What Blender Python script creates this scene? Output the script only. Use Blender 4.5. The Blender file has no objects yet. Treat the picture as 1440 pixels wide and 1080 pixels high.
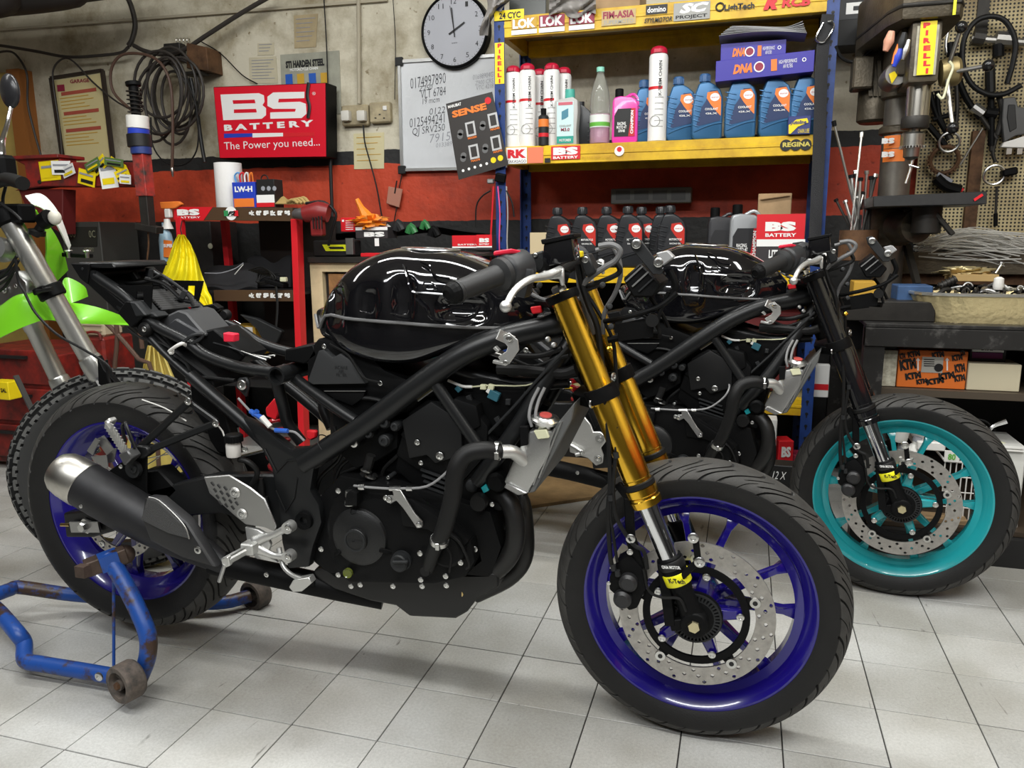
import bpy, bmesh, math, random
from mathutils import Vector as V, Matrix, Euler
random.seed(7)
PI = math.pi
sc = bpy.context.scene
col = sc.collection

# ---------------- camera, light, exposure ----------------
CAM = V((1.28188, -1.29429, 1.02171))
FW = V((-0.28041461, 0.94125756, -0.1881538))
RT = V((0.95874194, 0.28418699, -0.0071861))
UP = V((-0.04670689, 0.18240603, 0.98211329))
FOC = 1092.5
cd = bpy.data.cameras.new('camera'); cam = bpy.data.objects.new('camera', cd); col.objects.link(cam)
cd.sensor_width = 36; cd.sensor_fit = 'HORIZONTAL'; cd.lens = FOC/1440*36; cd.clip_start = .02; cd.clip_end = 60
cam.matrix_world = Matrix.Translation(CAM) @ Matrix((RT, UP, -FW)).transposed().to_4x4()
sc.camera = cam
sc.view_settings.view_transform = 'Standard'; sc.view_settings.look = 'None'
sc.view_settings.gamma = 1; sc.view_settings.use_curve_mapping = False
sc.view_settings.exposure = 0.33
w = bpy.data.worlds.new('workshop_air'); sc.world = w; w.use_nodes = True
w.node_tree.nodes['Background'].inputs[0].default_value = (.80, .84, .90, 1)
w.node_tree.nodes['Background'].inputs[1].default_value = .03

def area(name, loc, sx, sy, power, target, colr=(1, 1, .975)):
    ld = bpy.data.lights.new(name, 'AREA'); ld.shape = 'RECTANGLE'; ld.size = sx; ld.size_y = sy
    ld.energy = power; ld.color = colr
    o = bpy.data.objects.new(name, ld); col.objects.link(o); o.location = loc
    o.rotation_euler = (V(target)-V(loc)).to_track_quat('-Z', 'Y').to_euler()
    return o
area('ceiling_tube_light', (.9, -1.2, 2.75), 2.6, .16, 46, (.9, -.5, 0))
area('ceiling_tube_light', (.5, .55, 2.75), 2.6, .16, 44, (.5, .75, 0))
area('ceiling_tube_light', (2.3, .2, 2.75), .16, 2.2, 42, (1.9, .8, 0))
area('ceiling_tube_light', (-1.3, .3, 2.75), .16, 2.2, 18, (-1.0, .9, 0))
area('ceiling_tube_light', (.6, -2.4, 2.75), 3.0, .16, 40, (.7, -.4, 0), (.96, .98, 1))  # unseen row behind the camera, added for light and crisper highlights

# ---------------- helpers ----------------
def P(x, y, Y):                 # point of the plane Y = const seen at photograph pixel (x, y)
    d = FW + RT*((x-720)/FOC) - UP*((y-540)/FOC)
    return CAM + d*((Y-CAM.y)/d.y)
def F(x, y, z=0.):              # same on a horizontal plane
    d = FW + RT*((x-720)/FOC) - UP*((y-540)/FOC)
    return CAM + d*((z-CAM.z)/d.z)
def px(p):
    d = V(p)-CAM; z = d.dot(FW); return (720+FOC*d.dot(RT)/z, 540-FOC*d.dot(UP)/z)
def lerp(a, b, t): return a+(b-a)*t

_m = {}
def mat(name, c, rough=.5, metal=0., bump=0., bscale=60., var=0., vscale=8., c2=None, coat=0., trans=0., emit=0., ior=1.45, spec=.5, alpha=1., aniso=0, stretch=None, thr=None):
    if name in _m: return _m[name]
    m = bpy.data.materials.new(name); _m[name] = m; m.use_nodes = True
    nt = m.node_tree; N = nt.nodes; L = nt.links; b = N['Principled BSDF']
    I = b.inputs
    I['Base Color'].default_value = (*c, 1); I['Roughness'].default_value = rough; I['Metallic'].default_value = metal
    I['Coat Weight'].default_value = coat; I['Coat Roughness'].default_value = .06
    I['Transmission Weight'].default_value = trans; I['IOR'].default_value = ior
    I['Specular IOR Level'].default_value = spec; I['Alpha'].default_value = alpha
    if emit: I['Emission Color'].default_value = (*c, 1); I['Emission Strength'].default_value = emit
    if bump or var:
        tc = N.new('ShaderNodeTexCoord'); mp = N.new('ShaderNodeMapping'); L.new(tc.outputs['Object'], mp.inputs[0])
        if stretch: mp.inputs['Scale'].default_value = stretch
    if var:
        n = N.new('ShaderNodeTexNoise'); n.inputs['Scale'].default_value = vscale; n.inputs['Detail'].default_value = 6; n.inputs['Roughness'].default_value = .65
        L.new(mp.outputs[0], n.inputs[0])
        r = N.new('ShaderNodeValToRGB'); L.new(n.outputs[0], r.inputs[0])
        a, bb = thr or (.35, .68)
        r.color_ramp.elements[0].position = a; r.color_ramp.elements[1].position = bb
        d = c2 or tuple(x*(1-var) for x in c)
        r.color_ramp.elements[0].color = (*c, 1); r.color_ramp.elements[1].color = (*d, 1)
        L.new(r.outputs[0], I['Base Color'])
        mr = N.new('ShaderNodeMapRange'); mr.inputs[3].default_value = max(.03, rough-.08); mr.inputs[4].default_value = min(1, rough+.12)
        L.new(n.outputs[0], mr.inputs[0]); L.new(mr.outputs[0], I['Roughness'])
    if bump:
        n2 = N.new('ShaderNodeTexNoise'); n2.inputs['Scale'].default_value = bscale; n2.inputs['Detail'].default_value = 4
        L.new(mp.outputs[0], n2.inputs[0]); bp = N.new('ShaderNodeBump'); bp.inputs['Strength'].default_value = bump; bp.inputs['Distance'].default_value = .004
        L.new(n2.outputs[0], bp.inputs['Height']); L.new(bp.outputs[0], I['Normal'])
    return m

ROOT = {}                      # offset of each thing's base
def thing(name, label, cat, loc=(0, 0, 0), rz=0, group=None, rot=None):
    o = bpy.data.objects.new(name, None); col.objects.link(o); o.empty_display_size = .05
    o.location = loc; o.rotation_euler = rot or (0, 0, rz); o['label'] = label; o['category'] = cat
    if group: o['group'] = group
    ROOT[o.name] = V(loc)
    return o
def tag(o, label=None, cat=None, group=None, kind=None):
    for k, v in (('label', label), ('category', cat), ('group', group), ('kind', kind)):
        if v: o[k] = v
    return o
def copy_tree(o, parent=None):
    c = o.copy(); col.objects.link(c); c.parent = parent
    for ch in list(o.children): copy_tree(ch, c)
    return c
def dup(root, loc, rz, label, group=None):
    c = copy_tree(root); c.location = loc; c.rotation_euler = (0, 0, rz); c['label'] = label
    if group: c['group'] = group
    return c
def link_mesh(name, me, parent=None, loc=(0, 0, 0), rot=None, scale=None):
    o = bpy.data.objects.new(name, me); col.objects.link(o); o.parent = parent; o.location = loc
    if rot is not None: o.rotation_euler = rot
    if scale: o.scale = scale
    return o

def catmull(p, k):
    if k < 1 or len(p) < 3: return [V(a) for a in p]
    p = [V(a) for a in p]; q = [2*p[0]-p[1]]+p+[2*p[-1]-p[-2]]; out = []
    for i in range(1, len(q)-2):
        for j in range(k):
            t = j/k; a, b, c, d = q[i-1], q[i], q[i+1], q[i+2]
            out.append(.5*((2*b)+(c-a)*t+(2*a-5*b+4*c-d)*t*t+(3*b-a-3*c+d)*t**3))
    out.append(p[-1]); return out

class M:
    def __init__(s): s.v = []; s.f = []; s.T = None
    def add(s, vs, fs):
        n = len(s.v)
        s.v += [tuple(s.T @ V(a)) if s.T else tuple(a) for a in vs]
        s.f += [tuple(i+n for i in f) for f in fs]; return s
    def box(s, c, d, R=None):
        c = V(c); hx, hy, hz = d[0]/2, d[1]/2, d[2]/2; vs = []
        for x in (-hx, hx):
            for y in (-hy, hy):
                for z in (-hz, hz):
                    q = V((x, y, z)); vs.append(c+(R @ q if R else q))
        return s.add(vs, [(0, 1, 3, 2), (4, 6, 7, 5), (0, 4, 5, 1), (2, 3, 7, 6), (0, 2, 6, 4), (1, 5, 7, 3)])
    def bb(s, x0, x1, y0, y1, z0, z1): return s.box(((x0+x1)/2, (y0+y1)/2, (z0+z1)/2), (abs(x1-x0), abs(y1-y0), abs(z1-z0)))
    def bar(s, a, b, w, h=None, up=(0, 0, 1)):      # box beam between two points
        a, b = V(a), V(b); d = b-a; L = d.length; d.normalize(); u = V(up); x = d.cross(u)
        if x.length < 1e-4: x = d.cross(V((0, 1, 0)))
        x.normalize(); u = x.cross(d); return s.box((a+b)/2, (w, L, h or w), Matrix((x, d, u)).transposed())
    def tube(s, p, r, n=10, k=0, cap=True, closed=False, flat=None):
        m = len(p)
        if k and not closed:
            rr = r if isinstance(r, (list, tuple)) else [r]*m
            p = catmull(p, k)
            if isinstance(r, (list, tuple)):
                r = [lerp(rr[min(i//k, m-2)], rr[min(i//k, m-2)+1], (i/k)-min(i//k, m-2)) for i in range(len(p))]
        p = [V(a) for a in p]; m = len(p)
        rr = r if isinstance(r, (list, tuple)) else [r]*m
        vs = []; prev = None
        for i in range(m):
            if closed: d = p[(i+1) % m]-p[i-1]
            else: d = p[min(i+1, m-1)]-p[max(i-1, 0)]
            d.normalize()
            if prev is None:
                u = d.cross(V((0, 1, 0)));  u = u if u.length > .2 else d.cross(V((1, 0, 0)))
            else: u = prev-d*prev.dot(d)
            u.normalize(); prev = u; w_ = d.cross(u)
            for j in range(n):
                a = 2*PI*j/n; vs.append(p[i]+(u*math.cos(a)+w_*math.sin(a)*(flat or 1))*rr[i])
        fs = []
        for i in range(m if closed else m-1):
            for j in range(n):
                a = i*n+j; b = i*n+(j+1) % n; c = ((i+1) % m)*n+(j+1) % n; d = ((i+1) % m)*n+j; fs.append((a, b, c, d))
        if cap and not closed: fs += [tuple(range(n-1, -1, -1)), tuple((m-1)*n+j for j in range(n))]
        return s.add(vs, fs)
    def lathe(s, prof, o=(0, 0, 0), ax=(0, 0, 1), n=24, a0=0, a1=2*PI):
        o = V(o); ax = V(ax).normalized(); u = ax.orthogonal().normalized()
        if abs(ax.z) > .99: u = V((1, 0, 0))
        w_ = ax.cross(u); full = abs(a1-a0-2*PI) < 1e-6; N_ = n if full else n+1; vs = []; m = len(prof)
        for j in range(N_):
            a = a0+(a1-a0)*j/n; e = u*math.cos(a)+w_*math.sin(a)
            for r, t in prof: vs.append(o+e*r+ax*t)
        fs = []
        for j in range(n):
            k = (j+1) % N_
            for i in range(m-1): fs.append((j*m+i, k*m+i, k*m+i+1, j*m+i+1))
        if full and prof[0] != prof[-1]:
            if prof[0][0] > 1e-6: fs.append(tuple(j*m for j in range(n-1, -1, -1)))
            if prof[-1][0] > 1e-6 and not (prof[-2][0] < 1e-6 and abs(prof[-2][1]-prof[-1][1]) < 1e-9): fs.append(tuple(j*m+m-1 for j in range(n)))
        return s.add(vs, fs)
    def prism(s, pts, d):
        pts = [V(a) for a in pts]; d = V(d); n = len(pts)
        nrm = V((0, 0, 0))
        for i in range(n): nrm += pts[i].cross(pts[(i+1) % n])
        if nrm.dot(d) > 0: pts = pts[::-1]
        fs = [tuple(range(n)), tuple(range(2*n-1, n-1, -1))]+[((i+1) % n, i, n+i, n+(i+1) % n) for i in range(n)]
        return s.add(pts+[a+d for a in pts], fs)
    def sph(s, c, r, sc_=(1, 1, 1), n=14, m=9):
        c = V(c); vs = [c+V((0, 0, r*sc_[2]))]
        for i in range(1, m):
            t = PI*i/m
            for j in range(n):
                a = 2*PI*j/n; vs.append(c+V((r*sc_[0]*math.sin(t)*math.cos(a), r*sc_[1]*math.sin(t)*math.sin(a), r*sc_[2]*math.cos(t))))
        vs.append(c-V((0, 0, r*sc_[2]))); fs = [(0, 1+j, 1+(j+1) % n) for j in range(n)]
        for i in range(m-2):
            for j in range(n): a = 1+i*n; fs.append((a+j, a+n+j, a+n+(j+1) % n, a+(j+1) % n))
        a = 1+(m-2)*n; fs += [(a+j, len(vs)-1, a+(j+1) % n) for j in range(n)]
        return s.add(vs, fs)
    def ring(s, c, R, r, ax=(0, 1, 0), n=28, k=8, sc_=(1, 1)):
        ax = V(ax).normalized(); u = V((1, 0, 0)) if abs(ax.x) < .9 else V((0, 0, 1)); u = (u-ax*u.dot(ax)).normalized(); w_ = ax.cross(u)
        return s.tube([V(c)+u*R*sc_[0]*math.cos(2*PI*i/n)+w_*R*sc_[1]*math.sin(2*PI*i/n) for i in range(n)], r, k, closed=True)
    def grid(s, f, nu, nv, cu=False, cv=False):
        vs = [f(i/(nu if cu else nu-1), j/(nv if cv else nv-1)) for i in range(nu) for j in range(nv)]
        fs = []
        for i in range(nu if cu else nu-1):
            for j in range(nv if cv else nv-1):
                fs.append((i*nv+j, ((i+1) % nu)*nv+j, ((i+1) % nu)*nv+(j+1) % nv, i*nv+(j+1) % nv))
        return s.add(vs, fs)
    def build(s, name, m, parent=None, bevel=0, smooth=35, solid=0, bseg=1, world=True, fix=True):
        off = V((0, 0, 0)); q = parent
        while q and q.parent: q = q.parent
        if q and world: off = ROOT.get(q.name, off)
        me = bpy.data.meshes.new(name); me.from_pydata([tuple(V(a)-off) for a in s.v], [], s.f); me.validate()
        if bevel or fix or solid:
            b = bmesh.new(); b.from_mesh(me)
            if fix: bmesh.ops.recalc_face_normals(b, faces=b.faces)
            if solid: bmesh.ops.solidify(b, geom=b.faces[:], thickness=solid)
            if bevel:
                es = [e for e in b.edges if len(e.link_faces) == 2 and e.calc_face_angle(0) > .6]
                try: bmesh.ops.bevel(b, geom=es, offset=bevel, segments=bseg, profile=.6, affect='EDGES', clamp_overlap=True)
                except Exception: pass
            b.to_mesh(me); b.free()
        if smooth:
            me.shade_smooth(); me.set_sharp_from_angle(angle=math.radians(smooth))
        me.materials.append(m)
        o = bpy.data.objects.new(name, me); col.objects.link(o); o.parent = parent
        return o

def text(s, c, w_, h, m, parent, name='lettering', R=(1, 0, 0), U=(0, 0, 1), bold=0., shear=0., thick=.0006, off=None):
    """flat print of the words fitted into w_ x h around the point c (left-to-right R, upward U)"""
    cu = bpy.data.curves.new('print', 'FONT'); cu.body = s; cu.size = 1; cu.offset = bold; cu.shear = shear; cu.resolution_u = 2
    cu.align_x = 'CENTER'; cu.space_line = .85
    ob = bpy.data.objects.new('print', cu); me = bpy.data.meshes.new_from_object(ob); bpy.data.objects.remove(ob); bpy.data.curves.remove(cu)
    if not me.vertices: return None
    xs = [v.co.x for v in me.vertices]; ys = [v.co.y for v in me.vertices]
    x0, x1, y0, y1 = min(xs), max(xs), min(ys), max(ys)
    R = V(R).normalized(); U = V(U).normalized(); Nn = R.cross(U); c = V(c)
    q = parent
    while q and q.parent: q = q.parent
    o_ = ROOT.get(q.name, V((0, 0, 0))) if q else V((0, 0, 0))
    for v in me.vertices:
        a = ((v.co.x-x0)/(x1-x0)-.5)*w_; b_ = ((v.co.y-y0)/max(1e-6, y1-y0)-.5)*h
        v.co = c+R*a+U*b_+Nn*thick-o_
    me.materials.clear(); me.materials.append(m)
    o = bpy.data.objects.new(name, me); col.objects.link(o); o.parent = parent
    return o
def label_quad(mb, c, w_, h, R=(1, 0, 0), U=(0, 0, 1), t=.001):
    R = V(R).normalized(); U = V(U).normalized(); Nn = R.cross(U); c = V(c)
    mb.prism([c-R*w_/2-U*h/2, c+R*w_/2-U*h/2, c+R*w_/2+U*h/2, c-R*w_/2+U*h/2], Nn*t); return mb

# ---------------- materials ----------------
FRAME = mat('satin_black_paint', (.0085, .009, .0095), .36, spec=.4, bump=.03, bscale=500)
GLOSSB = mat('gloss_black_paint', (.004, .004, .005), .06, coat=1.)
PLAST = mat('black_plastic', (.0045, .0046, .0048), .5, bump=.05, bscale=400, spec=.12)
PLASTG = mat('charcoal_plastic', (.017, .018, .019), .5, bump=.1, bscale=400, spec=.35)
ENG = mat('black_engine_casting', (.0042, .0043, .0045), .46, bump=.12, bscale=350, spec=.14)
RUB = mat('black_rubber', (.007, .007, .007), .5, spec=.3)
TYREG = mat('tyre_groove', (.003, .003, .003), .8)
TYRET = mat('dusty_tread_rubber', (.050, .048, .044), .62, var=.5, vscale=11, bump=.15, bscale=300)
TYRE = mat('tyre_rubber', (.010, .0098, .0095), .5, spec=.4, var=.3, vscale=9, bump=.15, bscale=300)
BLUE = mat('deep_blue_rim_paint', (.009, .004, .165), .22, coat=.8)
CYAN = mat('turquoise_rim_paint', (.015, .30, .33), .25, coat=.6)
GOLD = mat('gold_anodised_aluminium', (.90, .54, .055), .21, 1., bump=.03, bscale=80, stretch=(1, 1, 1))
CHROME = mat('polished_chrome', (.75, .76, .78), .1, 1.)
ALU = mat('bare_aluminium', (.45, .45, .44), .4, 1., bump=.1, bscale=300)
ALUW = mat('bright_cast_aluminium', (.60, .60, .58), .42, .85, bump=.15, bscale=250)
STEEL = mat('zinc_steel', (.6, .6, .58), .28, 1.)
DISC = mat('brushed_disc_steel', (.48, .46, .43), .42, .9, var=.25, vscale=60, bump=.1, bscale=600)
BRUSH = mat('brushed_steel_cap', (.62, .60, .55), .34, 1., var=.15, vscale=30)
SILENC = mat('matt_dark_silencer', (.022, .022, .024), .48, .3, var=.3, vscale=14)
RED = mat('signal_red', (.62, .012, .02), .45)
REDB = mat('bright_red_plastic', (.7, .02, .05), .4)
WHITE = mat('white_print', (.82, .82, .80), .5)
BLACK = mat('black_print', (.01, .01, .01), .5)
YEL = mat('yellow_sticker', (.85, .65, .01), .4)
WHITEP = mat('white_plastic', (.75, .74, .70), .4)
CREAM = mat('clear_yellowed_plastic', (.62, .62, .42), .35)
BLUEP = mat('blue_connector', (.02, .10, .45), .4)
# ---------------- the setting ----------------
WY = 2.4
def struct(o): o['kind'] = 'structure'; return o
GROUT = mat('dark_tile_joint', (.03, .029, .027), .8)
TILEM = []
for i, (a, b_) in enumerate((((.565, .57, .55), (.41, .41, .395)), ((.53, .535, .515), (.38, .38, .365)), ((.585, .585, .56), (.43, .43, .41)))):
    m = mat('speckled_floor_tile.%d' % i, a, .36, bump=.06, bscale=500, var=.3, vscale=160, c2=b_, thr=(.3, .8)); TILEM.append(m)
    nt = m.node_tree; N = nt.nodes; L = nt.links; bs = N['Principled BSDF']
    src = bs.inputs['Base Color'].links[0].from_socket
    tc = N.new('ShaderNodeTexCoord'); g = N.new('ShaderNodeNewGeometry')
    n1 = N.new('ShaderNodeTexNoise'); n1.inputs['Scale'].default_value = 2.6; n1.inputs['Detail'].default_value = 5; L.new(g.outputs['Position'], n1.inputs[0])
    r1 = N.new('ShaderNodeValToRGB'); r1.color_ramp.elements[0].position = .38; r1.color_ramp.elements[1].position = .62
    r1.color_ramp.elements[0].color = (.72, .70, .66, 1); r1.color_ramp.elements[1].color = (1, 1, 1, 1); L.new(n1.outputs[0], r1.inputs[0])
    # scuff marks: stretched thin streaks
    mp = N.new('ShaderNodeMapping'); mp.inputs['Scale'].default_value = (34, 5, 1); mp.inputs['Rotation'].default_value = (0, 0, .5+i); L.new(g.outputs['Position'], mp.inputs[0])
    n3 = N.new('ShaderNodeTexNoise'); n3.inputs['Scale'].default_value = 1.2; n3.inputs['Detail'].default_value = 3; n3.inputs['Distortion'].default_value = 1.2; L.new(mp.outputs[0], n3.inputs[0])
    r3 = N.new('ShaderNodeValToRGB'); e = r3.color_ramp.elements; e[0].position = .24; e[1].position = .30; e[0].color = (.35, .34, .32, 1); e[1].color = (1, 1, 1, 1); L.new(n3.outputs[0], r3.inputs[0])
    sp = N.new('ShaderNodeTexNoise'); sp.inputs['Scale'].default_value = 1100; sp.inputs['Detail'].default_value = 1; L.new(g.outputs['Position'], sp.inputs[0])
    r4 = N.new('ShaderNodeValToRGB'); e = r4.color_ramp.elements; e[0].position = .36; e[1].position = .44; e[0].color = (.75, .745, .735, 1); e[1].color = (1, 1, 1, 1); L.new(sp.outputs[0], r4.inputs[0])
    cur = src
    for r in (r1, r3, r4):
        mx = N.new('ShaderNodeMix'); mx.data_type = 'RGBA'; mx.blend_type = 'MULTIPLY'; mx.inputs[0].default_value = 1
        L.new(cur, mx.inputs[6]); L.new(r.outputs[0], mx.inputs[7]); cur = mx.outputs[2]
    L.new(cur, bs.inputs['Base Color'])
floor = struct(M().bb(-4.2, 3.4, -2.6, WY, -.05, -.004).build('floor', GROUT, smooth=0))
T_ = .2; tm = []
for k in range(3): 
    me = M().box((0, 0, -.003), (T_-.0028, T_-.0028, .006)).build('tile', TILEM[k], smooth=0, bevel=.0008); tm.append(me.data); bpy.data.objects.remove(me)
cells = []
for i in range(-22, 18):
    for j in range(-8, 13):
        c = V(((i+.5)*T_, (j+.5)*T_, 0)); d = (c-CAM).dot(FW)
        if d > .3:
            x, y = px(c)
            if -90 < x < 1530 and 500 < y < 1230: cells.append((d, i, j))
cells.sort(); one = {(i, j) for d, i, j in cells[:300]}
rest = M()
for i in range(-22, 18):
    for j in range(-8, 13):
        if (i, j) in one:
            o = link_mesh('tile', tm[(i*7+j*3+(i*j) % 5) % 3], floor, ((i+.5)*T_, (j+.5)*T_, random.uniform(-.0006, .0004)))
        else: rest.box(((i+.5)*T_, (j+.5)*T_, -.003), (T_-.003, T_-.003, .006))
o = rest.build('tile_field', TILEM[0], floor, smooth=0); o['kind'] = 'stuff'

def band_wall():
    m = bpy.data.materials.new('banded_wall_paint'); m.use_nodes = True; nt = m.node_tree; N = nt.nodes; L = nt.links; b = N['Principled BSDF']
    g = N.new('ShaderNodeNewGeometry'); sx = N.new('ShaderNodeSeparateXYZ'); L.new(g.outputs['Position'], sx.inputs[0])
    wob = N.new('ShaderNodeTexNoise'); wob.inputs['Scale'].default_value = 14; L.new(g.outputs['Position'], wob.inputs[0])
    ma = N.new('ShaderNodeMath'); ma.operation = 'MULTIPLY_ADD'; ma.inputs[1].default_value = .018; L.new(wob.outputs[0], ma.inputs[0]); L.new(sx.outputs[2], ma.inputs[2])
    mr = N.new('ShaderNodeMapRange'); mr.inputs[1].default_value = 0; mr.inputs[2].default_value = 2.8; L.new(ma.outputs[0], mr.inputs[0])
    r = N.new('ShaderNodeValToRGB'); r.color_ramp.interpolation = 'CONSTANT'; L.new(mr.outputs[0], r.inputs[0]); e = r.color_ramp.elements
    zb = P(600, 312, WY).z; zr = P(547, 230, WY).z; zt = P(500, 215, WY).z; off = .009
    e[0].position = 0; e[0].color = (.012, .012, .012, 1); e[1].position = (zb+off)/2.8; e[1].color = (.52, .055, .018, 1)
    x = e.new((zr+off)/2.8); x.color = (.014, .014, .014, 1); x = e.new((zt+off)/2.8); x.color = (.60, .56, .44, 1)
    n = N.new('ShaderNodeTexNoise'); n.inputs['Scale'].default_value = 2.2; n.inputs['Detail'].default_value = 8; n.inputs['Roughness'].default_value = .7; L.new(g.outputs['Position'], n.inputs[0])
    r2 = N.new('ShaderNodeValToRGB'); r2.color_ramp.elements[0].position = .34; r2.color_ramp.elements[1].position = .56
    r2.color_ramp.elements[0].color = (.42, .37, .27, 1); r2.color_ramp.elements[1].color = (1, 1, 1, 1); L.new(n.outputs[0], r2.inputs[0])
    mx = N.new('ShaderNodeMix'); mx.data_type = 'RGBA'; mx.blend_type = 'MULTIPLY'; mx.inputs[0].default_value = 1; L.new(r.outputs[0], mx.inputs[6]); L.new(r2.outputs[0], mx.inputs[7])
    n5 = N.new('ShaderNodeTexNoise'); n5.inputs['Scale'].default_value = 30; n5.inputs['Detail'].default_value = 3; L.new(g.outputs['Position'], n5.inputs[0])
    r5 = N.new('ShaderNodeValToRGB'); r5.color_ramp.elements[0].position = .26; r5.color_ramp.elements[1].position = .34; r5.color_ramp.elements[0].color = (.45, .38, .28, 1); r5.color_ramp.elements[1].color = (1, 1, 1, 1); L.new(n5.outputs[0], r5.inputs[0])
    m2 = N.new('ShaderNodeMix'); m2.data_type = 'RGBA'; m2.blend_type = 'MULTIPLY'; m2.inputs[0].default_value = 1; L.new(mx.outputs[2], m2.inputs[6]); L.new(r5.outputs[0], m2.inputs[7])
    L.new(m2.outputs[2], b.inputs['Base Color']); b.inputs['Roughness'].default_value = .62
    bp = N.new('ShaderNodeBump'); bp.inputs['Strength'].default_value = .35; bp.inputs['Distance'].default_value = .01; L.new(n5.outputs[0], bp.inputs['Height']); L.new(bp.outputs[0], b.inputs['Normal'])
    return m
WALLM = band_wall()
struct(M().bb(-4.2, 3.4, WY, WY+.1, 0, 2.8).build('wall_back', WALLM, smooth=0))
struct(M().bb(-4.3, -4.2, -2.6, WY, 0, 2.8).build('wall_left', WALLM, smooth=0))
struct(M().bb(3.4, 3.5, -2.6, WY, 0, 2.8).build('wall_right', WALLM, smooth=0))
struct(M().bb(-4.2, 3.4, -2.7, -2.6, 0, 2.8).build('wall_front', mat('grey_rear_wall', (.09, .088, .085), .8, var=.3, vscale=3), smooth=0))
struct(M().bb(-4.2, 3.4, -2.6, WY, 2.8, 2.85).build('ceiling', mat('dull_ceiling_paint', (.45, .43, .38), .8, var=.3, vscale=3), smooth=0))
# cable trunking that runs along the top of the wall
a, b_ = P(0, 42, WY-.012), P(545, 0, WY-.012)
struct(M().bar(a, b_, .014, .012, (0, 0, 1)).build('trim_1', mat('painted_conduit', (.40, .36, .27), .6), smooth=0))
# ---------------- motorcycles ----------------
def smoothstep(x): x = max(0, min(1, x)); return x*x*(3-2*x)

def tyre_mesh(R, r_in, hw, tread='road', nu=900, nv=52, face=.75):
    """tyre of outer radius R, inner radius r_in, half width hw, axis along Y, grooves cut into the crown"""
    prof = []
    for j in range(nv):
        t = -1+2*j/(nv-1)         # -1..1 bead to bead
        s = abs(t); sg = 1 if t > 0 else -1
        a = s*PI*.93
        # crown to shoulder: ellipse, then side wall
        H = R-r_in
        if s < .62:
            q = s/.62*PI/2*.96; y = hw*math.sin(q); r = R-(1-math.cos(q))*H*.50
        else:
            q = (s-.62)/.38; y = hw*(1-.20*q**1.8)*math.sin(PI/2*.96)+.0; r = R-(1-math.cos(PI/2*.96))*H*.50-(H*.5)*q
        prof.append((r, sg*y, t))
    m = M()
    def groove(u, t):
        s = abs(t)
        if tread == 'road':
            if s > .60: return 0
            P_ = 15; d = 0; x = (u*P_+(.5 if t > 0 else 0)+1e-6) % 1
            if .07 < s < .56 and x < .034: d = .0045
            if .22 < s < .58 and .30 < x < .334: d = .0045
            if .05 < s < .40 and .50 < x < .534: d = .0045
            if .36 < s < .58 and .66 < x < .682: d = .0028
            if .14 < s < .34 and .80 < x < .822: d = .0028
            return d
        P_ = 44
        if s > .60: return 0.0
        x = (u*P_+(.5 if int(s*7) % 2 else 0)) % 1
        d = 0
        if x < .2: d = .0075
        if abs(s-.17) < .035 or abs(s-.40) < .035: d = .0075
        return d
    def f(a, b_):
        r, y, t = prof[min(nv-1, int(round(b_*(nv-1))))]
        g = groove(a, t); s = abs(t)
        k = g/max(1e-6, math.hypot(r-(R-(R-r_in)*.6), y)); rc = R-(R-r_in)*.6
        rr = r-(r-rc)*k; yy = y-y*k; an = 2*PI*a+((.50*s-.16*math.sin(s*9)*(.58-s) if s < .58 else .29) if tread == 'road' else 0)
        return (rr*math.cos(an), yy, rr*math.sin(an))
    m.grid(f, nu, nv, cu=True); m.gfun = lambda i, j: (groove(i/nu, prof[j][2]), abs(prof[j][2])); m.dim = (nu, nv)
    # thin inner closing strip from bead to bead
    return m

def tyre_build(m, name='tyre'):
    o = m.build(name, TYRE, smooth=38, world=False, fix=False); me = o.data; me.materials.append(TYRET); me.materials.append(TYREG)
    nu, nv = m.dim
    for p in me.polygons:
        i, j = divmod(p.index, nv-1); g0, s = m.gfun(i, j); g = min(g0, m.gfun((i+1) % nu, j)[0]) if j else g0
        p.material_index = 2 if g > 0 else (1 if s < .605 else 0)
    return o
_mesh_cache = {}
def cached(key, fn):
    if key not in _mesh_cache:
        o = fn(); _mesh_cache[key] = o.data; bpy.data.objects.remove(o)
    return _mesh_cache[key]

def hexbolt_mesh(r=.006):
    m = M().lathe([(r*1.0, 0), (r*1.0, .0035), (r*.85, .0045), (r*.50, .0045), (r*.45, .002), (0, .002)], n=14)
    return m
BOLTM = cached('bolt', lambda: hexbolt_mesh(1.0/100).build('bolt', STEEL))
BOLTK = cached('boltk', lambda: hexbolt_mesh(1.0/100).build('bolt', PLASTG))
def bolt(p, parent, r=.006, d=(0, -1, 0), name='bolt', black=False):
    q = parent
    while q.parent: q = q.parent
    o = bpy.data.objects.new(name, BOLTK if black else BOLTM); col.objects.link(o); o.parent = parent
    o.location = V(p)-ROOT[q.name]; o.rotation_euler = V(d).to_track_quat('Z', 'Y').to_euler(); s = r*100; o.scale = (s, s, s); return o

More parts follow.
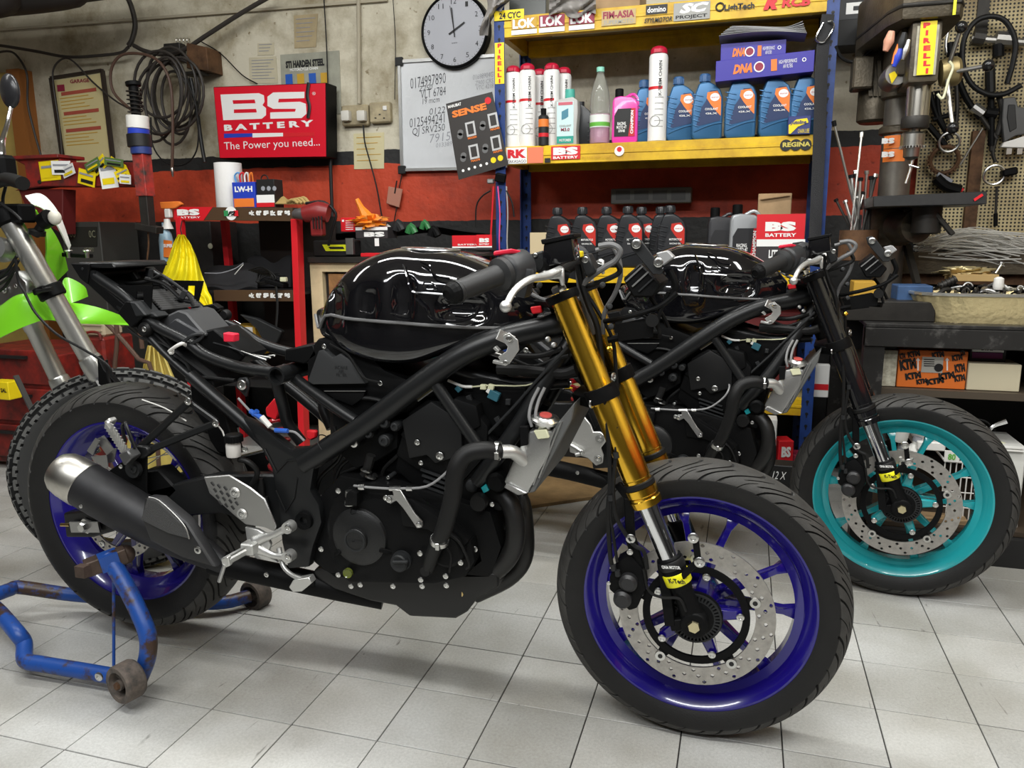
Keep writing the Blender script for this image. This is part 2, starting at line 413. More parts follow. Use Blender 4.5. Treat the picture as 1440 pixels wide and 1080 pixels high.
def drilled_disc(R, r, y0, t, n=30, rows=3, hole=.0040):
    """flat ring with real drilled holes, axis Y"""
    m = M()
    def pt(rad, an, y): return (rad*math.cos(an), y, rad*math.sin(an))
    for k in range(rows):
        ra, rb = lerp(r, R, k/rows), lerp(r, R, (k+1)/rows); rm = (ra+rb)/2; off = (k*.37) % 1
        for i in range(n):
            a0 = 2*PI*(i+off)/n; a1 = 2*PI*(i+1+off)/n; am = (a0+a1)/2
            if (i+k) % 2 and k != 1:
                out = [(ra, a0), (ra, am), (ra, a1), (rb, a1), (rb, am), (rb, a0)]
                for y, rev in ((y0, 0), (y0+t, 1)):
                    q = [pt(x, a, y) for x, a in out]; m.add(q, [tuple(range(6))] if rev else [tuple(range(5, -1, -1))])
                continue
            outer = [(ra, a0), (ra, am), (ra, a1), (rm, a1), (rb, a1), (rb, am), (rb, a0), (rm, a0)]
            O = [pt(x, a, y0) for x, a in outer]; O2 = [pt(x, a, y0+t) for x, a in outer]
            H = []; H2 = []
            for j in range(8):
                x, a = outer[j]; dx = (a-am)*rm; dr = x-rm; l = math.hypot(dx, dr)
                H.append(pt(rm+dr/l*hole, am+dx/l*hole/rm, y0)); H2.append(pt(rm+dr/l*hole, am+dx/l*hole/rm, y0+t))
            fs = []
            for j in range(8):
                j2 = (j+1) % 8
                fs += [(j, j2, 8+j2, 8+j), (16+j2, 16+j, 24+j, 24+j2), (8+j, 8+j2, 24+j2, 24+j)]
            m.add(O+H+O2+H2, fs)
    N_ = n*3
    for rad in (r, R): m.grid(lambda a, b_: pt(rad, 2*PI*a, y0+t*b_), N_, 2, cu=True)
    return m

def rim_spokes(par, paint, yc, hub, rimr, pairs, half, phase, hw, c):
    def key_build():
        m = M(); 
        # I-beam like tapering blade along +X, bent outwards at both ends
        prof = []
        n = 7
        for i in range(n):
            t = i/(n-1); x = lerp(hub, rimr, t); wd = lerp(.0095, .0058, min(1, t*1.3)) + (.008*smoothstep((t-.80)/.20) if t > .80 else 0); th = lerp(.018, .011, t)
            prof.append((x, wd, th))
        vs = []
        for x, wd, th in prof: vs += [(x, -th, -wd), (x, -th, wd), (x, -th*.3, wd*.45), (x, th*.3, wd*.45), (x, th, wd), (x, th, -wd), (x, th*.3, -wd*.45), (x, -th*.3, -wd*.45)]
        fs = []
        for i in range(n-1):
            for j in range(8): fs.append((i*8+j, i*8+(j+1) % 8, i*8+8+(j+1) % 8, i*8+8+j))
        fs += [tuple(range(7, -1, -1)), tuple((n-1)*8+j for j in range(8))]
        m.add(vs, fs); return m.build('spoke', paint, smooth=50, world=False, bevel=.0012)
    me = cached('spoke'+paint.name+str(round(hub, 3)), key_build)
    q = par
    while q.parent: q = q.parent
    for k in range(pairs):
        for sgn in (-1, 1):
            an = phase+2*PI*k/pairs+sgn*half          # slight lean: hub end closer together
            an0 = phase+2*PI*k/pairs+sgn*half*.55
            a = V((hub*math.cos(an0), 0, hub*math.sin(an0))); b_ = V((rimr*math.cos(an), 0, rimr*math.sin(an))); d = b_-a
            th = math.atan2(d.z, d.x)
            o = bpy.data.objects.new('spoke', me); col.objects.link(o); o.parent = par
            o.rotation_euler = (0, -th, 0)
            o.location = c-ROOT[q.name]+V((a.x-hub*math.cos(th), 0, a.z-hub*math.sin(th)))

def make_wheel(root, name, c, paint, Rt, hw, front):
    """rim is the part; tyre, spokes, disc, carrier are its sub-parts"""
    c = V(c); ri = .216; fl = .230; w_ = hw*.78
    y = w_
    barrel = [(fl, -y), (fl, -y+.006), (ri+.002, -y+.010), (ri-.004, -y+.022), (ri-.020, -y*.35), (ri-.020, y*.35), (ri-.004, y-.022), (ri+.002, y-.010), (fl, y-.006), (fl, y),
              (fl-.006, y), (ri-.008, y-.012), (ri-.014, y-.022), (ri-.030, y*.32), (ri-.030, -y*.32), (ri-.014, -y+.022), (ri-.008, -y+.012), (fl-.006, -y), (fl, -y)]
    m = M().lathe(barrel, c, (0, 1, 0), 96)
    hubr = .045 if front else .055
    m.lathe([(0.018, -.05), (hubr*.8, -.05), (hubr, -.03), (hubr, .03), (hubr*.8, .05), (0.018, .05)], c, (0, 1, 0), 32)
    rim = m.build(name, paint, root, smooth=30); rim['label'] = ('deep blue' if paint is BLUE else 'turquoise')+' painted cast rim'
    me = cached('tyre%.3f%.3f' % (Rt, hw), lambda: tyre_build(tyre_mesh(Rt, fl-.004, hw)))
    o = link_mesh('tyre', me, rim, c-ROOT[root.name])
    o.rotation_euler = (0, random.uniform(0, 6), 0)
    ph = math.radians(-4.5+90) if front else math.radians(30)
    rim_spokes(rim, paint, c.y, hubr*.9, ri-.026, 5, math.radians(15), ph, hw, c)
    return rim

def footpegs(R_):
    hp = [(286, 671), (322, 668), (352, 686), (372, 702), (388, 740), (386, 748), (372, 742), (345, 738), (330, 726), (294, 694)]
    hpm = M().prism([P(x, y, .045) for x, y in hp], (0, .006, 0)).build('heel_guard', ALU, R_, bevel=.002)
    hpm['label'] = 'slotted aluminium heel guard'
    for i in range(4):
        for j in range(4):
            x, y = 297+j*9+i*3.5, 678+i*9+j*3.2
            if j*9+i*3 < 34: M().tube([P(x, y, .0445), P(x+4, y+5, .0445)], .0022, 8).build('slot', BLACK, hpm)
    for x, y in ((330, 693), (340, 723)):
        M().lathe([(.004, -.003), (.010, -.003), (.0125, .001)], P(x, y, .043), (0, 1, 0), 22).build('washer', ALUW, hpm); bolt(P(x, y, .042), hpm, .0065)
    fpb = M(); 
    fpb.tube([P(404, 742, .045), P(385, 752, .045), P(370, 756, .045), P(356, 762, .04)], [.009, .0075, .010, .013], 10, 3, flat=.7)
    fpb.tube([P(405, 783, .045), P(388, 782, .045), P(372, 776, .045), P(358, 770, .04)], [.009, .0075, .010, .013], 10, 3, flat=.7)
    fpb.prism([P(x, y, .045) for x, y in ((344, 741), (362, 745), (374, 752), (380, 766), (376, 780), (390, 792), (360, 786), (348, 770))], (0, .010, 0))
    fpb = fpb.build('footpeg_bracket', ALUW, R_, bevel=.002, smooth=50)
    for x, y in ((405, 742), (405, 783)):
        M().lathe([(.006, -.006), (.012, -.006), (.013, .0), (.013, .014)], P(x, y, .04), (0, 1, 0), 20).build('bracket_boss', ALUW, fpb); bolt(P(x, y, .033), fpb, .007)
    a = P(352, 770, .035); b_ = P(316, 790, -.03)
    pg = M().bar(a, b_, .020, .014).box(P(352, 770, .03), (.030, .03, .026)).build('rider_footpeg', ALUW, R_, bevel=.003)
    for k in range(4): M().bar(a+V((0, 0, .009-.0015*k))+V((-.004*k+.006, 0, -.002*k)), b_+V((0, 0, .009-.0015*k))+V((-.004*k+.006, 0, -.002*k)), .002, .003).build('peg_ridge', ALU, pg)
    M().prism([P(x, y, -.032) for x, y in ((310, 786), (320, 783), (323, 796), (313, 800))], (0, .012, 0)).build('peg_tip', ALUW, pg, bevel=.002)
    M().tube([P(316, 794, -.03), P(312, 806, -.032), P(308, 818, -.034)], .0042, 10).build('peg_feeler', ALU, pg)
    bl = M().tube([P(392, 770, .06), P(398, 795, .05), P(410, 808, .04), P(426, 815, .03)], [.006, .0055, .005, .006], 8, 3)
    bl.prism([P(x, y, .02) for x, y in ((406, 826), (412, 816), (434, 812), (438, 820), (424, 832), (412, 833))], (0, .02, 0))
    bl.build('brake_pedal', ALUW, R_, bevel=.0012)
def footplate(R_):
    pl = M().prism([P(x, y, .045) for x, y in ((345, 702), (372, 698), (386, 716), (392, 730), (404, 730), (415, 738), (416, 750), (408, 762), (414, 776), (414, 792), (402, 797), (386, 782), (352, 770), (348, 740))], (0, .008, 0)).build('machined_footrest_plate', ALUW, R_, bevel=.002)
    for x, y, r in ((404, 744, .009), (404, 784, .009)): M().lathe([(.004, -.003), (.012, -.003), (.013, 0)], P(x, y, .043), (0, 1, 0), 20).build('washer', ALU, pl); bolt(P(x, y, .041), pl, r*.8)
    for x, y in ((352, 706), (360, 706), (368, 706), (356, 716), (364, 716), (358, 730)): M().lathe([(0, -.0006), (.0038 if y < 730 else .006, -.0006)], P(x, y, .0447), (0, 1, 0), 12).build('hole', BLACK, pl, fix=False)
    M().tube([P(345, 752, .04), P(372, 770, .035), P(360, 776, .03)], .007, 10, 2).build('brake_pedal_link', ALU, R_); bolt(P(372, 772, .03), R_, .007)
def text_ring(*a): pass

def make_bike(label, gold, paint, plain):
    R_ = thing('motorcycle', label, 'motorcycle', (.5, .215, 0))
    YC = .226
    forkm = gold
    fc = V((1.2213, YC, .2935)); rc_ = V((-.150, YC, .361))
    # ======== front wheel ========
    fw = make_wheel(R_, 'front_wheel', fc, paint, .293, .052, True)
    DY = YC-.076
    dsc = drilled_disc(.149, .112, 0, .0045).build('brake_disc', DISC, fw, world=False, smooth=30)
    for v in dsc.data.vertices: v.co = V(v.co)+fc+V((0, DY-YC, 0))-ROOT[R_.name]
    dsc['label'] = 'silver drilled brake disc'
    m = M().lathe([(.088, DY-.004), (.102, DY-.004), (.102, DY+.003), (.088, DY+.003), (.088, DY-.004)], (fc.x, 0, fc.z), (0, 1, 0), 60)
    for k in range(5):
        an = math.radians(20+72*k); e = V((math.cos(an), 0, math.sin(an))); s_ = V((-e.z, 0, e.x))
        b0 = V((fc.x, DY, fc.z))
        m.prism([b0+e*.098-s_*.012, b0+e*.117-s_*.008, b0+e*.117+s_*.008, b0+e*.098+s_*.012], (0, .004, 0))
        q_ = (e*math.cos(-.24)+V((-e.z, 0, e.x))*math.sin(-.24)); t_ = V((-q_.z, 0, q_.x)); M().prism([b0+q_*.030-t_*.014, b0+q_*.088-t_*.009, b0+q_*.092, b0+q_*.088+t_*.009, b0+q_*.030+t_*.014], (0, .022, 0)).build('hub_arm', paint, fw, bevel=.003)
    m.lathe([(.030, -.02), (.052, -.012), (.052, -.006), (.034, -.006), (.03, .03)], (fc.x, DY, fc.z), (0, 1, 0), 40)
    m.build('disc_carrier', PLAST, fw, smooth=30)
    for k in range(5):
        an = math.radians(20+72*k); e = V((math.cos(an), 0, math.sin(an)))
        M().lathe([(.0045, -.004), (.010, -.004), (.011, 0), (.010, .006)], V((fc.x, DY-.001, fc.z))+e*.116, (0, 1, 0), 16).build('rivet', STEEL, fw); M().lathe([(0, -.0045), (.0048, -.0045)], V((fc.x, DY-.001, fc.z))+e*.116, (0, 1, 0), 12).build('rivet_hole', BLACK, fw, fix=False)
        an += math.radians(-14); e = V((math.cos(an), 0, math.sin(an))); bolt(V((fc.x, DY-.005, fc.z))+e*.084, fw, .0075)
    # abs tone ring
    m = M()
    for k in range(40):
        an = 2*PI*k/40; m.box((fc.x+.042*math.cos(an), DY-.016, fc.z+.042*math.sin(an)), (.009, .003, .0032), Matrix.Rotation(-an, 3, 'Y'))
    m.lathe([(.0465, -.018), (.050, -.018), (.050, -.014), (.0465, -.014), (.0465, -.018)], (fc.x, DY, fc.z), (0, 1, 0), 40)
    m.lathe([(.032, -.018), (.038, -.018), (.038, -.014), (.032, -.014), (.032, -.018)], (fc.x, DY, fc.z), (0, 1, 0), 40)
    m.build('sensor_ring', PLASTG, fw)
    M().lathe([(.006, -.014), (.011, -.014), (.0125, -.010), (.0125, 0), (.016, 0), (.016, .004)], (fc.x, YC-.118, fc.z), (0, 1, 0), 6).build('axle_nut', mat('yellow_zinc', (.65, .58, .36), .3, 1.), fw, smooth=20)
    # ======== rear wheel ========
    rw = make_wheel(R_, 'rear_wheel', rc_, paint, .314, .070, False)
    m = drilled_disc(.110, .085, 0, .0045, n=24, rows=2)
    d = m.build('brake_disc', DISC, rw, world=False)
    for v in d.data.vertices: v.co = V(v.co)+rc_+V((0, -.075, 0))-ROOT[R_.name]
    # ======== forks ========
    A = P(790, 415, .122); B_ = P(909, 706, .122); ax_ = (B_-A).normalized()
    for sy, nm in ((1, 'near'), (-1, 'far')):
        def Q(p): p = V(p); return p if sy == 1 else V((p.x, 2*YC-p.y, p.z))
        a, b_ = Q(A), Q(B_); d = (b_-a).normalized(); L = (b_-a).length
        pr = [(0.012, -.006), (.0225, -.006), (.0248, -.002), (.0248, L*.50), (.0272, L*.52), (.0272, L-.052), (.0262, L-.050), (.0262, L-.042)]
        t = M().lathe(pr, a, d, 36).build('fork_tube', forkm, R_, smooth=25); t['label'] = 'gold anodised fork tube' if forkm is GOLD else 'gloss black fork tube'
        M().lathe([(.0285, L-.044), (.031, L-.042), (.031, L-.034), (.0285, L-.032)], a, d, 32).build('fork_ring', RUB, t)
        M().lathe([(.0262, L-.033), (.0305, L-.032), (.0305, L-.018), (.0285, L-.015), (.0285, L-.011), (.0305, L-.009), (.0295, L+.004), (.022, L+.006)], a, d, 36).build('fork_seal_collar', forkm, t, smooth=25)
        # stanchion
        e = b_+d*.118
        s = M().lathe([(.0195, 0), (.0195, (e-b_).length)], b_, d, 32).build('stanchion', CHROME, R_)
        # fork bottom casting, to the axle
        axl = V((fc.x, a.y, fc.z))
        m = M().lathe([(.0205, 0), (.0245, .002), (.0245, .046), (.023, .05), (.021, .07)], e-d*.006, d, 28)
        m.tube([e+d*.04, lerp(e+d*.04, axl, .5), axl], [.022, .02, .024], 14)
        m.lathe([(.012, -.022), (.024, -.022), (.026, -.018), (.026, .02), (.02, .022)], axl, (0, 1, 0), 24)
        m.bar(e+d*.02+V((-.02, 0, .01)), axl+V((-.045, .0, -.012)), .022, .020)
        m.bar(axl+V((-.045, .0, -.012)), axl, .02, .022)
        fb = m.build('fork_bottom', PLAST, R_, bevel=.0015)
        if sy == 1:
            g = M().lathe([(.0252, -.030), (.0258, -.029), (.0258, -.014), (.0252, -.013)], e+d*.030, d, 28).build('sticker_band', BLACK, fb)
            g = M().lathe([(.0255, -.010), (.0262, -.009), (.0262, .012), (.0255, .013)], e+d*.036, d, 28).build('sticker_band', mat('yellow_lime_sticker', (.85, .80, .02), .3), fb); g['label'] = 'yellow maker sticker'
            nn = V((.1, -1, .1)); rt = V((.92, 0.05, .10)); 
            text('K-Tech', e+d*.037+V((.002, -.0266, .002)), .030, .010, BLACK, fb, R=(1, .06, .05), U=-d, bold=.04)
            text('ONA MOTOR', e+d*.0085+V((.002, -.0264, .002)), .034, .007, WHITE, fb, R=(1, .06, .05), U=-d, bold=.03)
    # triple clamps
    for tpos, nm, th, off in ((.008, 'top_clamp', .016, .0), (.47, 'bottom_clamp', .028, 0)):
        L = (B_-A).length; a = A+ax_*L*tpos; b_ = V((a.x, 2*YC-a.y, a.z)); m = M()
        rr = .0315
        for q in (a, b_): m.lathe([(.0255, -th/2), (rr, -th/2), (rr+.001, 0), (rr, th/2), (.0255, th/2), (.0255, -th/2)], q, ax_, 30)
        back = V((-.035, 0, -.01))
        m.prism([a+back+V((.02, -.012, 0)), a+back+V((-.03, .03, 0)), b_+back+V((-.03, -.03, 0)), b_+back+V((.02, .012, 0)), b_+V((.0, -.028, 0)), a+V((.0, .028, 0))], ax_*th*.8)
        tc = m.build(nm, PLAST, R_, bevel=.001)
        if nm == 'bottom_clamp':
            for q in (P(831, 568, .10), P(862, 530, .10)): bolt(q, tc, .008, (1, -.3, .1))
        if nm == 'top_clamp':
            c_ = (a+b_)/2+V((-.028, 0, .0)); M().lathe([(.005, 0), (.017, 0), (.017, .012), (.012, .016)], c_, -ax_, 6).build('steering_nut', CHROME, tc, smooth=20)
    M().tube([(A+V((-.03, .093, -.0)))+ax_*.01, A+V((-.03, .093, 0))+ax_*.19], .028, 20).build('steering_head', FRAME, R_)
    # ======== frame ========
    fm = M()
    def side(pts, r, k=5, n=14, both=True, m=None, mir=None):
        m = m or fm; q = [P(x, y, Y) for x, y, Y in pts]; m.tube(q, r, n, k)
        if both: m.tube([V((a.x, 2*YC-a.y, a.z)) for a in q], r, n, k)
    side([(800, 452, .178), (765, 462, .160), (705, 476, .132), (648, 500, .112), (590, 540, .102), (510, 600, .098), (428, 652, .096)], [.026, .0235, .0225, .0225, .0225, .0225, .023])
    side([(405, 652, .10), (345, 595, .104), (300, 556, .108), (268, 528, .112)], .0145)                  # lower rail
    side([(398, 518, .15), (428, 542, .13), (470, 572, .11), (500, 592, .100)], .0118)
    side([(388, 532, .13), (398, 570, .14), (405, 596, .15), (424, 622, .16)], .013)
    side([(604, 528, .105), (640, 580, .105), (674, 630, .105)], .0125)
    side([(805, 478, .17), (770, 530, .14), (735, 590, .12), (700, 640, .11), (672, 678, .115)], .017)
    side([(640, 520, .15), (720, 540, .16), (800, 536, .17)], .014)
    fm.tube([P(388, 529, .085), P(388, 529, .085)+V((0, .26, 0))], .0185, 20, cap=False)
    fm.tube([P(428, 652, .10), P(428, 652, .10)+V((0, .23, 0))], .016, 12)
    frame = fm.build('frame', FRAME, R_, smooth=50); frame['label'] = 'satin black tubular frame'
    M().lathe([(.0150, 0), (.0195, 0), (.0195, .03), (.0150, .03), (.0150, 0)], P(388, 529, .083), (0, 1, 0), 24).build('tube_end', FRAME, frame)
    M().lathe([(0, .0), (.0152, .0)], P(388, 529, .083)+V((0, .02, 0)), (0, 1, 0), 24).build('tube_plug', BLACK, frame)
    for x, y, Y in ((404, 520, .14),): M().ring(P(x, y, Y), .013, .002, (1, 0, -.6)).build('weld_bead', FRAME, frame)
    for a, b_, r in (((457, 613, .0965), (470, 640, 0), .024),):
        M().ring(P(458, 625, .098), .0232, .0012, (.8, 0, .55)).build('weld_bead', PLASTG, frame)
    # pivot plates
    out = [(340, 588), (372, 604), (410, 634), (437, 628), (460, 612), (455, 634), (441, 660), (436, 690), (448, 710), (452, 735), (440, 768), (434, 798), (405, 800), (396, 762), (392, 712), (382, 660), (362, 620)]
    for sy in (0, 1):
        q = [P(x, y, .083) for x, y in out]
        if sy: q = [V((a.x, 2*YC-a.y-.02, a.z)) for a in q]
        pp = M().prism(q, (0, .026, 0)).build('pivot_plate', FRAME, R_, bevel=.005, bseg=2)
        if not sy:
            pv = P(428, 732, .08)
            M().lathe([(0, 0.004), (.008, .004), (.009, -.004), (.019, -.006), (.020, 0), (.020, .006)], pv, (0, 1, 0), 28).build('pivot_cap', PLAST, pp)
            for tri in ([(372, 632), (389, 665), (404, 648), (418, 646)], [(388, 690), (402, 720), (414, 700), (418, 672)]):
                M().tube([P(x, y, .082) for x, y in tri], .0022, 6, closed=False).build('plate_rib', FRAME, pp)
    # ======== sub frame and tail ========
    sm = M()
    side([(388, 524, .110), (335, 516, .120), (290, 500, .125), (262, 480, .128), (215, 455, .132), (180, 420, .136), (135, 388, .14)], .0125, m=sm)
    side([(300, 556, .115), (240, 505, .125), (190, 452, .135), (140, 402, .142), (122, 380, .145)], .0085, m=sm)
    for x, y in ((262, 480), (180, 420), (130, 385)):
        a = P(x, y, .13); sm.tube([a, V((a.x, 2*YC-a.y, a.z))], .008, 8)
    sub = sm.build('rear_subframe', FRAME, R_, smooth=50)
    # under-seat tray
    a = [P(118, 378, .15), P(330, 545, .12)]
    tr = M(); q = [P(x, y, .13) for x, y in ((126, 386), (180, 432), (236, 486), (300, 535), (300, 548), (230, 500), (172, 446), (118, 396))]
    tr.prism(q, (0, .17, 0)); tr.build('seat_tray', PLAST, R_, bevel=.003)
    # tail plate and grab bracket
    q = [P(x, y, .125) for x, y in ((98, 370), (126, 371), (122, 400), (112, 392))]
    M().prism(q, (0, .18, 0)).build('tail_plate', PLAST, R_, bevel=.002)
    q = [P(x, y, .13) for x, y in ((108, 369), (158, 369), (162, 377), (118, 377))]
    M().prism(q, (0, .17, 0)).build('tail_bracket', FRAME, R_, bevel=.003)
    bolt(P(116, 378, .124), R_, .003, black=True)
    M().lathe([(.0, .012), (.012, .010), (.016, 0), (.016, -.02)], P(133, 386, .17), (0, 0, 1), 18).build('tail_lock', ALU, R_)
    # open bracket plates either side of the tray
    for sx, yy in ((0, .135), (178, .30)):
        q = [(146, 401), (214, 402), (212, 436), (203, 436), (201, 410), (192, 410), (190, 430), (180, 430), (176, 410), (170, 412), (166, 428), (158, 424), (148, 418)]
        if sx: q = [(236, 394), (286, 395), (278, 428), (272, 428), (274, 402), (264, 402), (262, 420), (252, 420), (250, 404), (240, 406)]
        M().prism([P(x, y, yy) for x, y in q], (0, .003, 0)).build('slotted_bracket', PLAST, R_)
    # ribbed tray liner
    for k in range(9):
        a = P(203+k*3.0, 413+k*2.9, .16); b_ = P(226+k*2.8, 424+k*2.6, .26)
        M().bar(a+V((0, 0, .004)), V((a.x+.02, .265, a.z+.004)), .005, .006).build('tray_rib', mat('rib_grey', (.09, .09, .09), .4), R_)
    # control unit, ecu, relay boxes
    def slab(name, pts, Y0, dy, m_=PLAST, bev=.003, par=R_, lab=None):
        o = M().prism([P(x, y, Y0) for x, y in pts], (0, dy, 0)).build(name, m_, par, bevel=bev)
        if lab: o['label'] = lab
        return o
    slab('fuse_box', [(176, 423), (184, 424), (200, 446), (184, 462), (164, 440)], .11, .04)
    slab('relay_box', [(181, 424), (190, 425), (206, 444), (190, 446)], .108, .05, PLASTG)
    slab('rubber_mount', [(201, 437), (216, 440), (222, 446), (205, 448)], .125, .04, PLASTG)
    slab('battery_cover', [(220, 450), (250, 436), (262, 440), (290, 472), (262, 480), (240, 466), (232, 462)], .16, .10, mat('cover_grey', (.045, .046, .048), .45), .004, lab='grey battery cover')
    slab('control_unit', [(236, 456), (246, 448), (284, 470), (258, 476), (238, 466)], .15, .06, mat('dark_grey_unit', (.035, .036, .039), .42), .003)
    slab('battery', [(268, 470), (300, 462), (345, 500), (332, 515), (290, 500)], .17, .09, PLAST, .004)
    slab('battery_terminal_cap', [(313, 468), (329, 470), (329, 481), (314, 481)], .11, .02, REDB, .002, lab='red battery terminal cap')
    M().lathe([(.003, -.006), (.012, -.006), (.016, 0), (.016, .01), (.010, .012)], P(203, 463, .118), (0, 1, 0), 20).build('seat_damper', RUB, R_)
    bolt(P(203, 463, .112), R_, .006)
    M().lathe([(.003, -.006), (.010, -.006), (.013, 0), (.013, .01)], P(316, 443, .30), (0, 1, 0), 20).build('seat_damper', RUB, R_)
    slab('hugger', [(266, 534), (288, 548), (318, 590), (334, 640), (300, 636), (288, 600), (270, 575)], .20, .03, PLAST, .003)
    slab('seat_bracket', [(284, 430), (300, 427), (310, 434), (296, 442), (284, 438)], .29, .02)
    for i in range(9):
        x0 = 292+i*5; q = [P(300+i*2, 482-i*1.5, .17+.01*i), P(322+i*3, 488+i, .17+.01*i), P(345+i*3, 497+i*.6, .16+.01*i), P(372+i*2, 507-i, .15+.01*i)]
        M().tube(q, .0022, 6, 4).build('wire', (PLASTG, WHITEP, RUB)[i % 3], R_)
    M().tube([P(238, 494, .11), P(246, 488, .10), P(256, 483, .10), P(262, 486, .12)], .0038, 8, 3).build('cable_tie', WHITEP, R_)
    slab('tie_head', [(236, 491), (243, 491), (243, 499), (236, 499)], .105, .008, WHITEP)
    M().tube([P(255, 484, .11), P(270, 472, .11), P(285, 470, .12), P(280, 478, .12), P(262, 486, .12)], .004, 8, 4).build('wire_loop', PLASTG, R_)
    for pts, r in (([(180, 462), (200, 476), (225, 482), (243, 492)], .003), ([(245, 500), (262, 512), (272, 528), (300, 532), (330, 535)], .004), ([(150, 392), (175, 398), (205, 396), (225, 388), (235, 392), (262, 412), (272, 430)], .004), ([(120, 392), (160, 430), (200, 470), (250, 515)], .0045), ([(205, 392), (232, 400), (255, 420), (270, 425)], .005)):
        M().tube([P(x, y, .13 if y > 450 else .2) for x, y in pts], r, 8, 4).build('wiring_loom', RUB, R_)
    for i, (x, y, Y) in enumerate(((222, 398, .25), (232, 402, .22), (243, 408, .24), (258, 414, .20), (250, 424, .22), (236, 414, .26), (190, 388, .22), (210, 384, .25), (165, 384, .22))):
        p = P(x, y, Y); M().box(p, (.022, .018, .013), Euler((i, i*.7, .5)).to_matrix()).build('connector', (PLAST, PLASTG)[i % 2], R_, bevel=.002)
    # pillion foot rest carrier (open triangle)
    Yp = .095
    m = M(); T1 = [P(x, y, Yp) for x, y in ((268, 564), (190, 632), (202, 640), (214, 636))]
    m.bar(P(266, 565, Yp), P(190, 636, Yp-.02), .011, .016); m.bar(P(306, 594, Yp), P(192, 640, Yp-.02), .011, .016)
    m.prism([P(x, y, Yp-.03) for x, y in ((182, 632), (190, 626), (206, 628), (210, 638), (200, 646), (188, 644))], (0, .026, 0))
    m.bar(P(266, 565, Yp), P(306, 594, Yp), .012, .014)
    car = m.build('pillion_peg_carrier', FRAME, R_, bevel=.003)
    bolt(P(265, 564, Yp-.01), car, .0085); bolt(P(304, 595, Yp-.01), car, .0085); bolt(P(182, 641, Yp-.035), car, .007)
    # pillion peg
    a = P(178, 636, .05); b_ = P(150, 592, .02)
    pg = M().bar(a, b_, .016, .010); 
    pg = pg.build('pillion_peg', ALUW, R_, bevel=.003)
    for k in range(9):
        c_ = lerp(a, b_, .08+.095*k); M().bar(c_+V((-.009, -.003, .003)), c_+V((.011, -.003, -.003)), .0035, .016).build('peg_ridge', ALUW, pg)
    M().prism([P(x, y, .03) for x, y in ((146, 594), (152, 588), (156, 593), (152, 600))], (0, .02, 0)).build('peg_tip', ALUW, pg, bevel=.002)
    M().tube([P(190, 630, .05), P(178, 600, .05), P(176, 594, .06), P(172, 600, .07), P(176, 622, .07)], .004, 8, 3).build('bungee_hook', FRAME, R_)
    slab('peg_block', [(165, 640), (178, 632), (186, 644), (174, 656)], .03, .03, mat('dark_metal', (.10, .10, .10), .4, .6))
    # licence plate bracket bits behind (bright bent metal)
    for i, pts in enumerate(([(122, 634), (134, 616), (140, 620), (130, 640)], [(134, 618), (146, 612), (160, 632), (150, 640)], [(128, 642), (150, 640), (152, 656), (140, 664)], [(150, 632), (164, 630), (160, 650), (148, 652)])):
        M().prism([P(x, y, .12+.01*i) for x, y in pts], (0, .002, 0)).build('bent_bracket', ALU, R_)
    # ======== swingarm, rear axle ========
    Ys = .10
    sw = M().prism([P(x, y, Ys) for x, y in ((206, 684), (300, 668), (390, 672), (430, 715), (432, 750), (380, 742), (300, 716), (220, 712), (120, 726), (96, 720), (96, 750), (60, 752), (130, 758), (240, 750), (210, 700))][:9]+[P(90, 718, Ys), P(90, 752, Ys), P(150, 752, Ys), P(300, 762, Ys), P(400, 792, Ys)][:0], (0, .03, 0))
    sw = M().prism([P(x, y, Ys) for x, y in ((88, 722), (118, 718), (206, 690), (300, 668), (390, 668), (430, 712), (430, 752), (385, 745), (310, 722), (220, 730), (130, 756), (92, 756))], (0, .032, 0))
    sw.prism([V((a.x, 2*YC-a.y-.032, a.z)) for a in [P(x, y, Ys) for x, y in ((88, 722), (118, 718), (206, 690), (300, 668), (390, 668), (430, 712), (430, 752), (385, 745), (310, 722), (220, 730), (130, 756), (92, 756))]], (0, .032, 0))
    sw.bb(.42, .52, .12, .31, .36, .42)
    swo = sw.build('swingarm', FRAME, R_, bevel=.004)
    M().lathe([(.004, -.01), (.010, -.01), (.013, -.004), (.013, .004), (.019, .004), (.019, .01)], P(118, 741, Ys-.012), (0, 1, 0), 6).build('axle_nut', STEEL, swo, smooth=20)
    M().bar(P(100, 741, Ys-.008), P(140, 741, Ys-.008), .006, .026).build('axle_plate', ALU, swo)
    M().tube([P(86, 738, Ys), P(98, 738, Ys)], .0045, 8).build('adjuster_bolt', mat('brass', (.6, .45, .2), .3, 1.), swo)
    bolt(P(144, 764, .09), R_, .008)
    # rear brake caliper
    slab('brake_caliper', [(196, 664), (222, 660), (250, 690), (236, 704), (206, 700)], .10, .05, PLAST, .004)
    M().lathe([(.004, -.004), (.006, -.006), (.019, -.005), (.019, .006)], P(188, 660, .065), (0, 1, 0), 24).build('mount_bush', PLASTG, R_)
    bolt(P(188, 660, .058), R_, .009, black=True)
    slab('silencer_hanger', [(150, 664), (206, 626), (206, 690), (214, 732), (170, 700)], .075, .006, PLAST, .002)
    # chain guard strip/ white mudguard edge line
    M().tube([P(200, 562, .12), P(232, 574, .11), P(262, 592, .10)], .0016, 6, 4).build('hugger_edge', WHITEP, R_)
    M().tube([P(268, 566, .11), P(308, 600, .10), P(316, 615, .10)], .0018, 6, 3).build('hugger_edge', WHITEP, R_)
    # ======== silencer ========
    Ye = .045
    a = P(101, 671, Ye-.0); b_ = P(300, 785, Ye+.03); d = (b_-a).normalized()
